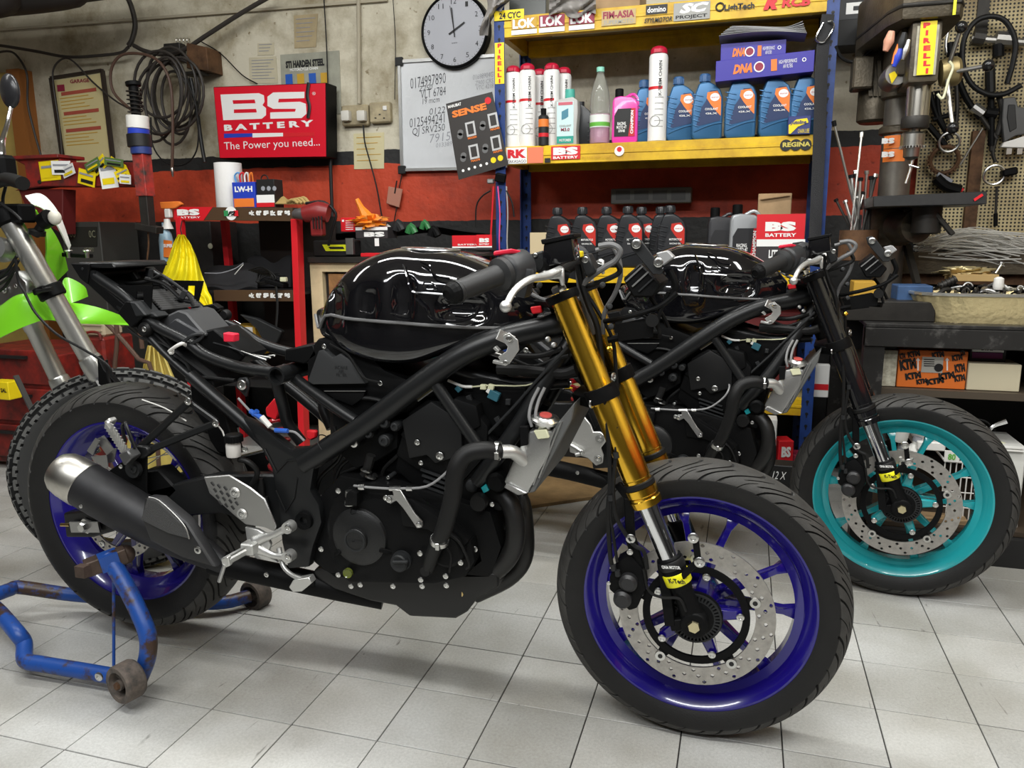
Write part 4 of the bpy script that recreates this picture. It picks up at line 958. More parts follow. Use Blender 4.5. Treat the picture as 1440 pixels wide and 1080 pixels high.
    for i, (pts, r) in enumerate((([(818, 402), (830, 390), (850, 376), (866, 366), (872, 352), (860, 344), (842, 346)], .0055), ([(820, 404), (845, 396), (870, 384), (868, 372), (858, 366)], .0050), ([(838, 352), (862, 348), (873, 380), (866, 410), (850, 440), (848, 470)], .0045), ([(812, 372), (818, 400), (828, 430), (840, 460), (845, 500), (850, 540)], .006), ([(812, 375), (816, 410), (836, 470)], .0045), ([(822, 408), (848, 450), (862, 480), (866, 520), (868, 560), (864, 600)], .0038), ([(735, 405), (760, 420), (790, 425), (815, 420)], .004))):
        M().tube([P(x, y, .16+.02*(i % 3)) for x, y in pts], r, 8, 5).build('control_cable', (mat('cable_sheath', (.12, .12, .12), .4), RUB)[i % 2], R_)
    for x, y, mt in ((858, 460, PLASTG), (856, 492, GOLD), (856, 432, PLASTG), (846, 402, PLASTG), (758, 402, PLASTG), (745, 410, PLASTG), (770, 478, STEEL), (778, 486, ALU)):
        M().lathe([(0, -.005), (.004, -.005), (.0055, 0), (.0055, .010), (.003, .011)], P(x, y, .14), (.4, -1, .3), 10).build('cable_fitting', mt, R_, smooth=20)
    slab('ignition_lead', [(745, 432), (760, 430), (762, 440), (748, 442)], .13, .01, RED, .002)
    # headlight / instrument bracket in front of the fork
    plate = [(884, 336), (895, 333), (902, 338), (933, 380), (930, 386), (918, 386), (888, 350)]
    ib = M().prism([P(x, y, .11) for x, y in plate], (0, .006, 0)).build('instrument_bracket', PLASTG, R_, bevel=.0015)
    bolt(P(895, 343, .105), ib, .0085); bolt(P(926, 369, .105), ib, .0085)
    bx = M().prism([P(x, y, .13) for x, y in ((876, 392), (900, 370), (930, 400), (918, 418), (890, 418))], (0, .15, 0)).build('instrument_unit', PLAST, R_, bevel=.003)
    for k in range(3): M().bar(P(880+k*9, 396+k*7, .128), P(904+k*8, 374+k*8, .128), .0025, .003).build('unit_rib', ALU if k < 2 else PLASTG, bx)
    slab('relay_block', [(922, 356), (938, 352), (948, 362), (932, 374)], .14, .04, mat('clear_grey_plastic', (.3, .3, .3), .3), .002)
    for pts, r in (([(850, 452, .18), (880, 446, .16), (925, 432, .15), (952, 412, .15)], .005), ([(940, 410, .15), (925, 450, .15), (928, 470, .15)], .0035), ([(855, 478, .2), (900, 470, .2), (928, 472, .18)], .007), ([(942, 380, .16), (950, 400, .16), (945, 415, .16)], .006), ([(914, 418, .2), (930, 440, .2), (940, 460, .2)], .004)):
        M().tube([P(*q) for q in pts], r, 8, 3).build('headlight_stay', PLAST, R_, smooth=40)
    M().prism([P(x, y, .16) for x, y in ((866, 456), (905, 448), (920, 452), (918, 474), (870, 480))], (0, .004, 0)).build('stay_plate', PLAST, R_)
    M().prism([P(x, y, .30) for x, y in ((866, 456), (905, 448), (920, 452), (918, 474), (870, 480))], (0, .004, 0)).build('stay_plate', PLAST, R_)
    M().lathe([(.005, -.01), (.012, -.01), (.009, 0), (.012, .01), (.005, .01)], P(918, 450, .15), (0, 1, 0), 18).build('rubber_bush', RUB, R_)
    # ======== front brake caliper and hoses ========
    Yk = .105
    cal = M().prism([P(x, y, Yk) for x, y in ((857, 812), (868, 790), (886, 780), (904, 800), (908, 828), (896, 856), (884, 860), (866, 838), (856, 830))], (0, .045, 0)).build('front_brake_caliper', PLAST, R_, bevel=.006, bseg=2)
    for x, y, r in ((884, 818, .0185), (876, 841, .0185)): M().lathe([(0, -.014), (.012, -.014), (r*.95, -.009), (r, 0), (r, .02)], P(x, y, Yk-.002), (0, 1, 0), 24).build('piston_housing', mat('caliper_grey', (.016, .016, .017), .42), cal)
    bolt(P(887, 757, .10), cal, .009); bolt(P(886, 776, .10), cal, .006); bolt(P(856, 820, .10), cal, .004); bolt(P(864, 800, .1), cal, .004)
    m = M().bar(P(887, 757, .115), P(884, 700, .115), .008, .018); m.bar(P(887, 757, .115), P(900, 800, .115), .01, .02); m.bar(P(884, 700, .115), P(868, 680, .12), .008, .016)
    m.build('fender_stay', PLAST, R_, bevel=.002)
    m = M().bar(P(978, 757, .10), P(982, 790, .10), .008, .012); m.bar(P(983, 788, .10), P(955, 815, .105), .008, .012)
    m.build('fender_stay', PLAST, R_, bevel=.002); bolt(P(975, 756, .095), R_, .010); bolt(P(984, 790, .095), R_, .010)
    for pts, r in (([(868, 600), (866, 640), (862, 690), (868, 730), (890, 765), (905, 775), (910, 800)], .0042), ([(850, 560), (856, 620), (858, 680), (855, 720), (858, 780), (862, 800)], .0045), ([(862, 690), (858, 720), (862, 750), (868, 790)], .003), ([(905, 800), (912, 830), (930, 840), (955, 842), (965, 860)], .0028)):
        M().tube([P(x, y, .10) for x, y in pts], r, 8, 5).build('brake_hose', RUB, R_)
    for x, y in ((862, 798), (868, 806), (866, 640), (858, 700)): M().tube([P(x, y-4, .098), P(x+1, y+4, .098)], .0055, 8).build('hose_fitting', PLASTG, R_)
    # right-hand CNC plate seen on the plain side is built with the other bike
    return R_
bike = make_bike('stripped black motorcycle with gold fork and deep blue wheels, nearest the camera', GOLD, BLUE, False)
b2 = make_bike('stripped black motorcycle with black fork and turquoise front wheel, standing behind', mat('gloss_black_fork', (.006, .006, .007), .12, coat=.5), CYAN, True)
b2.location = (1.0135, 1.106, -.004); b2.rotation_euler = (0, 0, -.112)
# ---------------- everything behind the motorcycles ----------------
def rect(x0, x1, y0, y1, Y):
    """X and Z extent of an upright rectangle on the plane Y whose picture spans these pixels"""
    a = P(x0, (y0+y1)/2, Y).x; b_ = P(x1, (y0+y1)/2, Y).x; zt = P((x0+x1)/2, y0, Y).z; zb = P((x0+x1)/2, y1, Y).z
    return a, b_, zb, zt
def card(name, m, p, x0, x1, y0, y1, Y, t=.001, lab=None):     # thin flat print/sticker
    a, b_, c, d = rect(x0, x1, y0, y1, Y); o = M().bb(a, b_, Y-t, Y, c, d).build(name, m, p, smooth=0)
    if lab: o['label'] = lab
    return o
def ptext(s, x0, x1, y0, y1, Y, m, p, **k):
    a, b_, c, d = rect(x0, x1, y0, y1, Y); return text(s, ((a+b_)/2, Y, (c+d)/2), b_-a, d-c, m, p, **k)
def qtext(s, x0, x1, y0, y1, Y, slope, m, p, **k):             # same, running along a sloping line
    a, b_, c, d = rect(x0, x1, y0, y1, Y); return text(s, ((a+b_)/2, Y, (c+d)/2), b_-a, d-c, m, p, R=(1, 0, slope), U=(-slope, 0, 1), **k)
def boxthing(name, label, cat, x0, x1, y0, y1, Y, dep, m, bevel=.002, group=None, rz=0, zb=None):
    a, b_, c, d = rect(x0, x1, y0, y1, Y)
    if zb is not None: c = zb
    t = thing(name, label, cat, ((a+b_)/2, Y+dep/2, c), 0, group)
    bd = M().bb(a, b_, Y, Y+dep, c, d).build('carton' if 'box' in name else 'body', m, t, bevel=bevel, smooth=0)
    if rz: t.rotation_euler = (0, 0, rz)
    return t, bd
CARD = mat('brown_cardboard', (.42, .28, .15), .8, var=.25, vscale=12)
BLUEST = mat('blue_rack_paint', (.015, .05, .22), .4, var=.35, vscale=20)
YELST = mat('yellow_beam_paint', (.80, .52, .01), .4, var=.35, vscale=7, c2=(.45, .25, .01))
DARK = mat('grimy_dark_metal', (.035, .032, .028), .5, .4, var=.5, vscale=10)
OLIVE = mat('oily_olive_casting', (.12, .10, .07), .4, .5, var=.6, vscale=7, bump=.3, bscale=120)
RUST = mat('rusty_steel', (.15, .075, .035), .7, .3, var=.7, vscale=14)
PAPER = mat('aged_paper', (.55, .50, .36), .8, var=.2, vscale=6)
BKWALL = mat('dull_black_sheet', (.012, .012, .012), .6)
# ---- blue and yellow steel rack ----
X0, X1, YF, YB = .272, 1.546, 1.95, 2.36
rk = thing('shelving_rack', 'blue and yellow steel rack with sticker-covered beams against the wall', 'shelf', ((X0+X1)/2, (YF+YB)/2, 0))
for x, y, yy in ((X0, YF, 1), (X1, YF, 1), (X0+.0, YB, -1), (X1, YB, -1)):
    sx = 1 if x == X0 else -1
    m = M().bb(x-.022, x+.022, y-.002, y+.002, 0, 2.25); m.bb(x-sx*.022, x-sx*.018, y, y+yy*.035, 0, 2.25)
    u = m.build('upright', BLUEST, rk, smooth=0)
    s = M()
    for k in range(44):
        z = .06+k*.05; s.lathe([(0, -.0006), (.0065, -.0006)], (x, y-.0022, z), (0, 1, 0), 8).add([(x-.003, y-.0028, z), (x+.003, y-.0028, z), (x+.002, y-.0028, z-.016), (x-.002, y-.0028, z-.016)], [(0, 1, 2, 3)])
    s = s.build('keyhole_slots', BLACK, u, smooth=0, fix=False); s['kind'] = 'stuff'
def beam(z0, z1, y, nm='beam', m=YELST): return M().bb(X0+.02, X1-.02, y, y+.035, z0, z1).bb(X0+.02, X1-.02, y-.003, y, z0+(z1-z0)*.45, z0+(z1-z0)*.62).build(nm, m, rk, bevel=.002, smooth=0)
zz = [(.822, .885), (1.312, 1.385), (1.816, 1.895), (.30, .37)]
for a, b_ in zz:
    f_ = beam(a, b_, YF); beam(a, b_, YB-.035)
    for x in (X0, X1): M().bb(x-.015, x+.015, YF+.02, YB-.02, a+.01, b_-.005).build('side_brace', YELST, rk, smooth=0)
    M().bb(X0, X1, YF+.003, YB, b_-.012, b_-.002).build('shelf_board', mat('shelf_board', (.34, .27, .12), .7, var=.3, vscale=5), rk, smooth=0)
# stickers: upper beam
Yb = YF-.004
def bz(x, f0, f1, z0=1.816, z1=1.895): return (x, lerp(z0, z1, f0), lerp(z0, z1, f1))
def bst(x0, x1, f0, f1, m, lv=2, nm='sticker', lab=None):
    z0, z1 = zz[lv]; xa = P(x0, px((0, 0, 0))[1] if 0 else 30, Yb).x; ya = 30 if lv == 2 else 215
    xa, xb = P(x0, ya, Yb).x, P(x1, ya, Yb).x
    o = M().bb(xa, xb, Yb-.0008, Yb, lerp(z0, z1, f0), lerp(z0, z1, f1)).build(nm, m, rk, smooth=0)
    if lab: o['label'] = lab
    return o
def btx(s, x0, x1, f0, f1, m, lv=2, **k):
    z0, z1 = zz[lv]; ya = 30 if lv == 2 else 215; xa, xb = P(x0, ya, Yb).x, P(x1, ya, Yb).x
    return text(s, ((xa+xb)/2, Yb-.001, (lerp(z0, z1, f0)+lerp(z0, z1, f1))/2), xb-xa, (f1-f0)*(z1-z0), m, rk, **k)
MAR = mat('maroon_print', (.28, .02, .05), .5); ORG = mat('orange_print', (.8, .20, .03), .5); BLUEPR = mat('royal_blue_print', (.02, .05, .45), .4)
for i, x in enumerate((719, 758, 800)):
    bst(x, x+36, .08, .30, WHITE); bst(x, x+36, .34, .9, (mat('ochre_print', (.55, .32, .03), .5), MAR, MAR)[i]); btx('LOK', x+2, x+34, .36, .84, WHITE, bold=.05)
bst(846, 894, .15, .85, mat('faded_print', (.50, .38, .18), .6)); btx('FIM-ASIA', 848, 892, .46, .80, MAR, bold=.04); btx('SUPERMOTO', 849, 891, .20, .40, mat('grey_print', (.35, .35, .33), .6), bold=.02)
bst(908, 938, .50, .92, BLACK); btx('domino', 910, 936, .58, .84, WHITE, bold=.02); btx('STYLMOTOR', 906, 945, .12, .34, BLACK, bold=.03, shear=.3)
bst(947, 998, .10, .90, mat('grey_print', (0, 0, 0))); btx('SC', 955, 996, .42, .86, WHITE, bold=.06, shear=.3); btx('PROJECT', 950, 994, .14, .34, BLACK, bold=.03)
btx('LighTech', 1018, 1060, .30, .66, BLACK, bold=.03); o = M().ring((P(1012, 20, Yb).x, Yb, 1.862), .014, .003, (0, 1, 0), 20, 6).build('sticker', BLACK, rk)
btx('RCB', 1098, 1138, .30, .72, RED, bold=.05, shear=.1); btx('R', 1072, 1092, .26, .8, RED, bold=.08, shear=.3)
bst(712, 741, .05, .95, WHITE, 1); btx('RK', 714, 740, .36, .84, RED, 1, bold=.06); btx('TAKASAGO', 713, 740, .10, .26, BLACK, 1)
bst(742, 764, .05, .92, mat('salmon_sticker', (.75, .20, .10), .5), 1); bst(775, 816, .2, .92, RED, 1); btx('BS', 778, 813, .44, .86, WHITE, 1, bold=.07); btx('BATTERY', 778, 813, .24, .38, WHITE, 1, bold=.03)
bst(766, 774, .06, .3, BLACK, 1); btx('PUTOLINE USED', 818, 860, .18, .34, mat('ochre_print', (0, 0, 0)), 1)
o = M().lathe([(0, -.001), (.020, -.001), (.020, 0)], (P(871, 213, Yb).x, Yb-.0002, 1.352), (0, 1, 0), 12).build('sticker', WHITE, rk)
o = M().lathe([(0, -.001), (.010, -.001), (.010, 0)], (P(871, 213, Yb).x, Yb-.0013, 1.358), (0, 1, 0), 12).build('sticker', RED, rk)
for k in range(3): M().lathe([(0, -.0003), (.021, -.0003)], (P(1105+k*14, 204, Yb).x, Yb-.0001*k, 1.35), (0, 1, 0), 20).build('sticker', BLACK, rk)
btx('REGINA', 1100, 1139, .42, .66, mat('gold_print', (.6, .5, .1), .5), 1, bold=.04)
# the word running down the left post
def updown(word, x0, x1, y0, y1, Y, p, bg=YEL, fg=RED):
    card('sticker', bg, p, x0, x1, y0, y1, Y-.003); n = len(word)
    for i, ch in enumerate(word):
        ya = lerp(y0, y1, (i+.15)/n); yb_ = lerp(y0, y1, (i+.85)/n); w_ = (x1-x0)*(.22 if ch != 'I' else .08); xm = (x0+x1)/2
        ptext(ch, xm-w_, xm+w_, ya, yb_, Y-.0045, fg, p, bold=.06)
updown('PIRELLI', 696, 709, 60, 118, YF, rk)
card('sticker', YEL, rk, 695, 737, 14, 28, YF-.006); ptext('24 CYC', 702, 732, 17, 26, YF-.0075, BLACK, rk, bold=.03)

# ---- oil bottles ----
def oil_bottle(name, label, cat, body, cap, lab, accent, txt, group=None):
    t = thing(name, label, cat, (0, 0, 0), 0, group)
    o = [(-.040, 0), (.042, 0), (.047, .008), (.048, .125), (.046, .155), (.038, .180), (.020, .198), (.004, .208), (-.022, .208), (-.030, .200), (-.040, .165), (-.047, .115), (-.047, .02)]
    n = 5; 
    b_ = M().prism([(x, -.028, z) for x, z in o], (0, .056, 0)).build('body', body, t, bevel=.009, bseg=3)
    for k in range(7):
        z = .06+k*.018; M().tube([(-.0475, -.020, z), (-.040+.001*k, -.0285, z-.006), (-.026+.002*k, -.0285, z-.012)], .0022, 6, 2).build('rib', body, b_)
    M().tube([(-.04, -.0285, .030), (-.01, -.0285, .045), (.02, -.0285, .056), (.044, -.0285, .060)], .0030, 6, 3).build('rib', body, b_)
    M().lathe([(.013, .205), (.013, .214)], (-.009, 0, 0), (0, 0, 1), 20).build('neck', body, t)
    c = M().lathe([(.0165, .212), (.0165, .236), (.014, .240), (0, .240)], (-.009, 0, 0), (0, 0, 1), 18)
    for k in range(18): a = 2*PI*k/18; c.box((-.009+.0165*math.cos(a), .0165*math.sin(a), .223), (.002, .002, .02))
    c.build('cap', cap, t)
    l_ = M().prism([(x, -.0288, z) for x, z in ((-.034, .048), (.040, .068), (.042, .150), (.028, .176), (.006, .176), (-.006, .140), (-.018, .118))], (0, .001, 0)).build('label_print', lab, t, smooth=0)
    M().prism([(x, -.0293, z) for x, z in ((-.002, .170), (.028, .174), (.040, .150), (.041, .084), (.028, .100), (.008, .128), (-.004, .150))], (0, .0006, 0)).build('label_accent', accent, l_, smooth=0)
    M().lathe([(0, -.0008), (.0145, -.0008)], (.021, -.0294, .152), (0, 1, 0), 16).build('label_badge', WHITE, l_, smooth=0)
    text('eurol', (.021, -.0305, .152), .021, .006, mat('badge_red', (.5, .02, .02), .5), l_)
    for i, s in enumerate(txt): text(s, (.012, -.0300, .110-.016*i), .036 if i else .040, .008 if not i else .006, WHITE, l_, bold=.02)
    return t
BB = mat('metallic_blue_bottle', (.035, .125, .26), .3, .3); BBC = mat('blue_cap', (.03, .10, .24), .4)
def place(t, first, x, ybot, Y, rz, label, group, z=None, s=1.):
    q = P(x, ybot, Y); loc = (q.x, Y+.03, z if z is not None else q.z)
    if first: t.location = loc; t.rotation_euler = (0, 0, rz); t['label'] = label; t['group'] = group; o = t
    else: o = dup(t, loc, rz, label, group)
    o.scale = (1.24, 1.15, 1.04); return o
blue = oil_bottle('oil_bottle', '-', 'bottle', BB, BBC, mat('navy_label', (.012, .03, .10), .4), ORG, ('COOLANT', 'GLX'))
for i, (x, Y, rz, lab) in enumerate(((992, 1.975, .12, 'metallic blue oil bottle right of the tall white spray can'), (1039, 1.97, .05, 'metallic blue oil bottle under the left half of the purple-blue boxes'), (1087, 1.975, .10, 'metallic blue oil bottle under the middle of the purple-blue boxes'), (1131, 1.98, .05, 'rightmost metallic blue oil bottle, behind the small yellow-blue carton'), (955, 2.0, .15, 'metallic blue oil bottle just right of the tall white spray can, set back'), (907, 2.02, .2, 'leftmost metallic blue oil bottle, half hidden by the tall white spray can'))):
    if i == 0: lab = 'metallic blue oil bottle with its label facing front, third from the left'
    place(blue, i == 0, x, 195, Y, rz, lab, 'blue oil bottles on the middle shelf', 1.385)
KB = mat('black_bottle_plastic', (.016, .017, .019), .32); 
blk = oil_bottle('oil_bottle', '-', 'bottle', KB, KB, mat('black_label', (.02, .02, .022), .4), mat('label_red', (.50, .025, .015), .4), ('MOTORCYCLE', 'RACING OIL'))
for i, (x, Y, lab) in enumerate(((785, 1.99, 'leftmost black oil bottle behind the brake fluid reservoir'), (820, 1.97, 'second black oil bottle from the left on the low shelf'), (854, 1.985, 'third black oil bottle from the left, slightly set back'), (884, 1.96, 'black oil bottle in front of the half-hidden one, fourth from left'), (903, 2.07, 'black oil bottle half hidden in the back row'), (943, 1.96, 'rightmost black oil bottle of the row with red and white badge'), (930, 2.07, 'black oil bottle peeping out behind the rightmost one'))):
    place(blk, i == 0, x, 370, Y, .05, lab, 'black oil bottles on the low shelf', .886)
def champ(name, label, body, x, ybot, Y, z, h, lm, rz=.15, trans=False):
    q = P(x, ybot, Y); t = thing(name, label, 'bottle', (q.x, Y+.04, z)); s = h/.25
    o = [(-.055, 0), (.055, 0), (.058, .01), (.058, .165), (.050, .188), (.030, .200), (-.020, .205), (-.050, .200), (-.056, .18), (-.058, .02)]
    b_ = M().prism([(x_*s, -.032*s, z_*s) for x_, z_ in o], (0, .064*s, 0)).build('body', body, t, bevel=.009*s, bseg=3, world=False)
    c = M().lathe([(.019*s, .200*s), (.019*s, .236*s), (.016*s, .240*s), (0, .240*s)], (-.030*s, 0, 0), (0, 0, 1), 18).build('cap', PLAST, t, world=False)
    M().tube([(.0, 0, .200*s), (.03*s, 0, .214*s), (.052*s, 0, .196*s), (.056*s, 0, .15*s)], .007*s, 8, 3).build('handle', body, t, world=False)
    l_ = M().prism([(x_*s, -.0335*s, z_*s) for x_, z_ in ((-.046, .03), (.046, .03), (.048, .15), (-.030, .15), (-.046, .12))], (0, .001, 0)).build('label_print', lm, t, smooth=0, world=False)
    M().prism([(x_*s, -.0341*s, z_*s) for x_, z_ in ((.018, .03), (.047, .03), (.049, .15), (.030, .15), (.026, .09))], (0, .0006, 0)).build('label_accent', mat('deep_red_print', (.5, .01, .02), .4), l_, smooth=0, world=False)
    tx = text('CHAMPION', (.034*s, -.0350*s, .09*s), .10*s, .013*s, WHITE, None, R=(0, 0, 1), U=(-1, 0, 0), bold=.04); tx.parent = l_
    tx = text('RACING\nMOTO 4T\n10W40', (-.012*s, -.0350*s, .07*s), .045*s, .045*s, WHITE, None, bold=.02); tx.parent = l_
    t.rotation_euler = (0, 0, rz); return t
champ('coolant_jug', 'pink coolant jug with black cap beside the clear water bottle', mat('magenta_translucent', (.70, .05, .35), .2, coat=.4), 877, 200, 1.975, 1.385, .225, BLACK, 0)
champ('oil_jug', 'dark grey oil jug with red side print, left of the silver one', mat('dark_grey_jug', (.03, .03, .033), .35), 1013, 370, 2.0, .886, .25, mat('black_label', (0, 0, 0)), .1)
champ('oil_jug', 'silver grey oil jug with red side print, left of the red battery carton', mat('silver_jug', (.34, .35, .36), .3, .3), 1045, 370, 1.97, .886, .26, mat('black_label', (0, 0, 0)), .1)
# ---- spray cans ----
def spray(label, x, Y, h, r, first=None, group='white spray cans on the middle shelf'):
    if first:
        q = P(x, 200, Y); o = dup(first, (q.x, Y+.035, 1.385), random.uniform(-.2, .2), label, group); o.scale = (r/.033, r/.033, h/.33); return o
    q = P(x, 200, Y); t = thing('spray_can', label, 'spray can', (q.x, Y+.035, 1.385), 0, group)
    M().lathe([(.030, 0), (.033, .003), (.033, .290), (.031, .298), (.026, .304)], (0, 0, 0), (0, 0, 1), 28).build('can', mat('white_enamel', (.78, .78, .76), .3), t, world=False)
    M().lathe([(.027, .302), (.030, .304), (.029, .318), (.022, .326), (.012, .330), (0, .330)], (0, 0, 0), (0, 0, 1), 20).prism([(-.012, -.034, .316), (.012, -.034, .316), (.014, 0, .330), (-.014, 0, .330)], (0, 0, -.012)).build('nozzle_cap', mat('cap_crimson', (.50, .01, .04), .35), t, world=False)
    M().lathe([(.0334, .18), (.0334, .19)], (0, 0, 0), (0, 0, 1), 20, PI*.9, PI*1.7).build('band', RED, t, world=False)
    for k in range(6): M().lathe([(.0334, .05+.02*k), (.0334, .053+.02*k)], (0, 0, 0), (0, 0, 1), 10, PI*1.45, PI*1.75).build('small_print', mat('grey_print', (0, 0, 0)), t, world=False)
    M().ring((-.004, -.0325, .07), .018, .0012, (0, 1, 0), 24, 4).build('chain_picture', mat('grey_print', (0, 0, 0)), t, world=False)
    tx = text('X-TREM CHAIN', (.012, -.0325, .215), .12, .011, BLACK, None, R=(0, 0, 1), U=(-1, 0, 0), bold=.01, thick=.002); tx.parent = t
    return t
s0 = spray('leftmost white spray can beside the blue post', 719, 1.965, .33, .032)
spray('second white spray can from the left, in front', 739, 1.965, .335, .034, s0)
spray('white spray can third from the left, set back', 756, 2.06, .33, .032, s0)
spray('white spray can with big red cap, behind the small red-black can', 773, 1.99, .335, .034, s0)
spray('white spray can mostly hidden behind the coolant bottle', 790, 2.06, .33, .032, s0)
spray('tall white spray can standing alone between pink jug and blue bottles', 922, 1.955, .362, .037, s0)
t = thing('spray_can', 'small black and red spray can in front of the white cans', 'spray can', (P(764, 204, 1.96).x, 1.965, 1.385))
M().lathe([(.019, 0), (.0215, .002), (.0215, .115), (.016, .122)], (0, 0, 0), (0, 0, 1), 22).build('can', BLACK, t, world=False)
M().lathe([(.0218, .075), (.0218, .105)], (0, 0, 0), (0, 0, 1), 22).build('band', ORG, t, world=False); M().lathe([(.0218, .035), (.0218, .05)], (0, 0, 0), (0, 0, 1), 22).build('band', RED, t, world=False)
M().lathe([(.011, .12), (.012, .148), (0, .150)], (0, 0, 0), (0, 0, 1), 14).build('nozzle_cap', PLAST, t, world=False)
# coolant bottle
x = P(795, 203, 1.97).x; t = thing('coolant_bottle', 'grey coolant bottle with teal cap and blue radiator picture', 'bottle', (x, 2.0, 1.385))
M().prism([(a, -.03, z) for a, z in ((-.042, 0), (.048, 0), (.046, .06), (.052, .13), (.050, .175), (.03, .19), (-.046, .18), (-.044, .08))], (0, .06, 0)).build('body', mat('pearl_grey_plastic', (.42, .42, .40), .35), t, bevel=.007, bseg=2, world=False)
M().lathe([(.020, .186), (.021, .192), (.020, .222), (0, .224)], (.012, 0, 0), (0, 0, 1), 20).build('cap', mat('teal_cap', (.08, .42, .34), .35), t, world=False)
l_ = M().bb(-.036, .034, -.0315, -.0305, .008, .172).build('label_print', mat('pale_aqua_label', (.55, .72, .72), .5), t, smooth=0, world=False)
M().bb(-.036, .034, -.0322, -.0314, .008, .036).build('label_accent', mat('teal_print', (.02, .30, .24), .5), l_, smooth=0, world=False)
M().bb(-.030, .030, -.0322, -.0314, .158, .170).build('label_accent', mat('rose_print', (.55, .12, .16), .5), l_, smooth=0, world=False)
M().prism([(a, -.0322, z) for a, z in ((-.016, .10), (.0, .105), (.012, .112), (.012, .145), (.0, .14), (-.016, .133))], (0, .0008, 0)).build('radiator_picture', mat('print_steel_blue', (.06, .22, .30), .5), l_, smooth=0, world=False)
for s, z, h, mm in (('COOLANT', .077, .008, mat('grey_print', (0, 0, 0))), ('M3.0', .062, .013, MAR), ('MOTOREX', .020, .010, WHITE)): tx = text(s, (0, -.0330, z), .050 if s != 'M3.0' else .036, h, mm, None, bold=.02); tx.parent = l_
t = thing('oil_bottle', 'plain black bottle between the grey coolant bottle and the clear one', 'bottle', (P(820, 200, 2.0).x, 2.05, 1.385))
M().prism([(a, -.03, z) for a, z in ((-.045, 0), (.04, 0), (.042, .10), (.02, .14), (-.01, .165), (-.045, .16))], (0, .06, 0)).build('body', KB, t, bevel=.006, bseg=2, world=False)
for k in range(5): M().tube([(.043-.004*max(0, k-2), -.02, .03+.018*k), (.036-.004*max(0, k-2), -.0305, .026+.018*k), (.015, -.0305, .02+.018*k)], .002, 6).build('rib', KB, t, world=False)
M().lathe([(.014, .16), (.014, .18), (0, .182)], (-.02, 0, 0), (0, 0, 1), 16).build('cap', KB, t, world=False)
# clear bottle
GLASS = mat('clear_bottle_plastic', (.9, .95, .93), .06, trans=.92, ior=1.25)
t = thing('water_bottle', 'clear plastic bottle with mint cap, half full of pink fluid', 'bottle', (P(841, 202, 1.97).x, 2.005, 1.385))
M().lathe([(.034, .0), (.041, .006), (.041, .05), (.039, .056), (.041, .062), (.041, .12), (.039, .126), (.041, .135), (.0405, .175), (.036, .205), (.027, .24), (.016, .270), (.0135, .278), (.0135, .288)], (0, 0, 0), (0, 0, 1), 32).build('bottle_wall', GLASS, t, world=False)
M().lathe([(0, .003), (.036, .005), (.0385, .012), (.0385, .118), (0, .118)], (0, 0, 0), (0, 0, 1), 28).build('fluid', mat('thin_pink_fluid', (.62, .30, .45), .12), t, world=False)
M().lathe([(.0415, .066), (.0415, .115)], (0, 0, 0), (0, 0, 1), 28).build('label_print', mat('bottle_wrap', (.72, .76, .72), .5), t, world=False)
M().lathe([(.0418, .07), (.0418, .086)], (0, 0, 0), (0, 0, 1), 28).build('label_accent', mat('leaf_green', (.12, .42, .05), .5), t, world=False)
M().lathe([(.016, .284), (.016, .302), (0, .303)], (0, 0, 0), (0, 0, 1), 20).build('cap', mat('mint_cap', (.25, .62, .48), .4), t, world=False)
# filter cartons, magazines, small carton on the middle shelf
NAVY = mat('deep_violet_blue_carton', (.03, .02, .30), .4)
def dna(name, label, x0, x1, ya, yb_, Y, h, dep=.15):
    a, b_ = P(x0, ya, Y), P(x1, yb_, Y); t = thing(name, label, 'box', ((a.x+b_.x)/2, Y+dep/2, min(a.z, b_.z)-h)); d = b_-a
    q = [a, b_, b_-V((0, 0, h)), a-V((0, 0, h))]; c = M().prism(q, (0, dep, 0)).build('carton', NAVY, t, smooth=0, bevel=.001); sl = d.z/d.x; u = d.normalized(); mid = (a+b_)/2-V((0, Y*0, h/2))
    w_ = d.length; f_ = V((0, -.0012, 0))
    text('DNA', mid+u*(-w_*.22)+f_, w_*.20, h*.45, ORG, c, R=u, U=(-sl, 0, 1), bold=.06, shear=.3)
    M().lathe([(0, 0), (h*.26, 0), (h*.26, .0006)], mid+u*(-w_*.05)+f_, (0, 1, 0), 16).build('badge_print', WHITE, c, smooth=0)
    M().lathe([(0, 0), (h*.2, 0), (h*.2, .0003)], mid+u*(-w_*.05)+f_*1.4, (0, 1, 0), 16).build('badge_print', MAR, c, smooth=0)
    label_quad(M(), mid+u*w_*.1+f_, w_*.06, h*.55, u, (-sl, 0, 1)).build('filter_picture', ORG, c, smooth=0)
    text('HIGH PERFORMANCE\nAIR FILTERS', mid+u*w_*.24+f_, w_*.18, h*.4, WHITE, c, R=u, U=(-sl, 0, 1))
    text('o', mid+u*w_*.40+V((0, -.0012, h*.1)), h*.2, h*.2, WHITE, c); return t
dna('filter_box', 'violet-blue filter box with orange letters, lower and nearer of two', 1007, 1146, 86, 70, 1.93, .075)
dna('filter_box', 'violet-blue filter box set back on top of the other one', 1014, 1106, 62, 55, 2.0, .07, .13)
t = thing('magazine_stack', 'grey curling magazines lying on the violet-blue filter boxes', 'magazine', P(1080, 55, 1.97)[:])
for k in range(7):
    m = M(); 
    def f(u, v, k=k):
        a = P(1011+3*k, 50-1.6*k, 1.95); b_ = P(1135-k, 45-2.2*k, 1.95); q = lerp(a, b_, u); return (q.x, 1.95+v*.15, q.z+.010*math.sin(u*3.3+.3*k)+.018*max(0, u-.8)*5*(k/7))
    m.grid(f, 14, 3).build('magazine', mat('newsprint.%d' % (k % 2), (.30+.18*(k % 2),)*3, .7), t, solid=.0015, smooth=60)
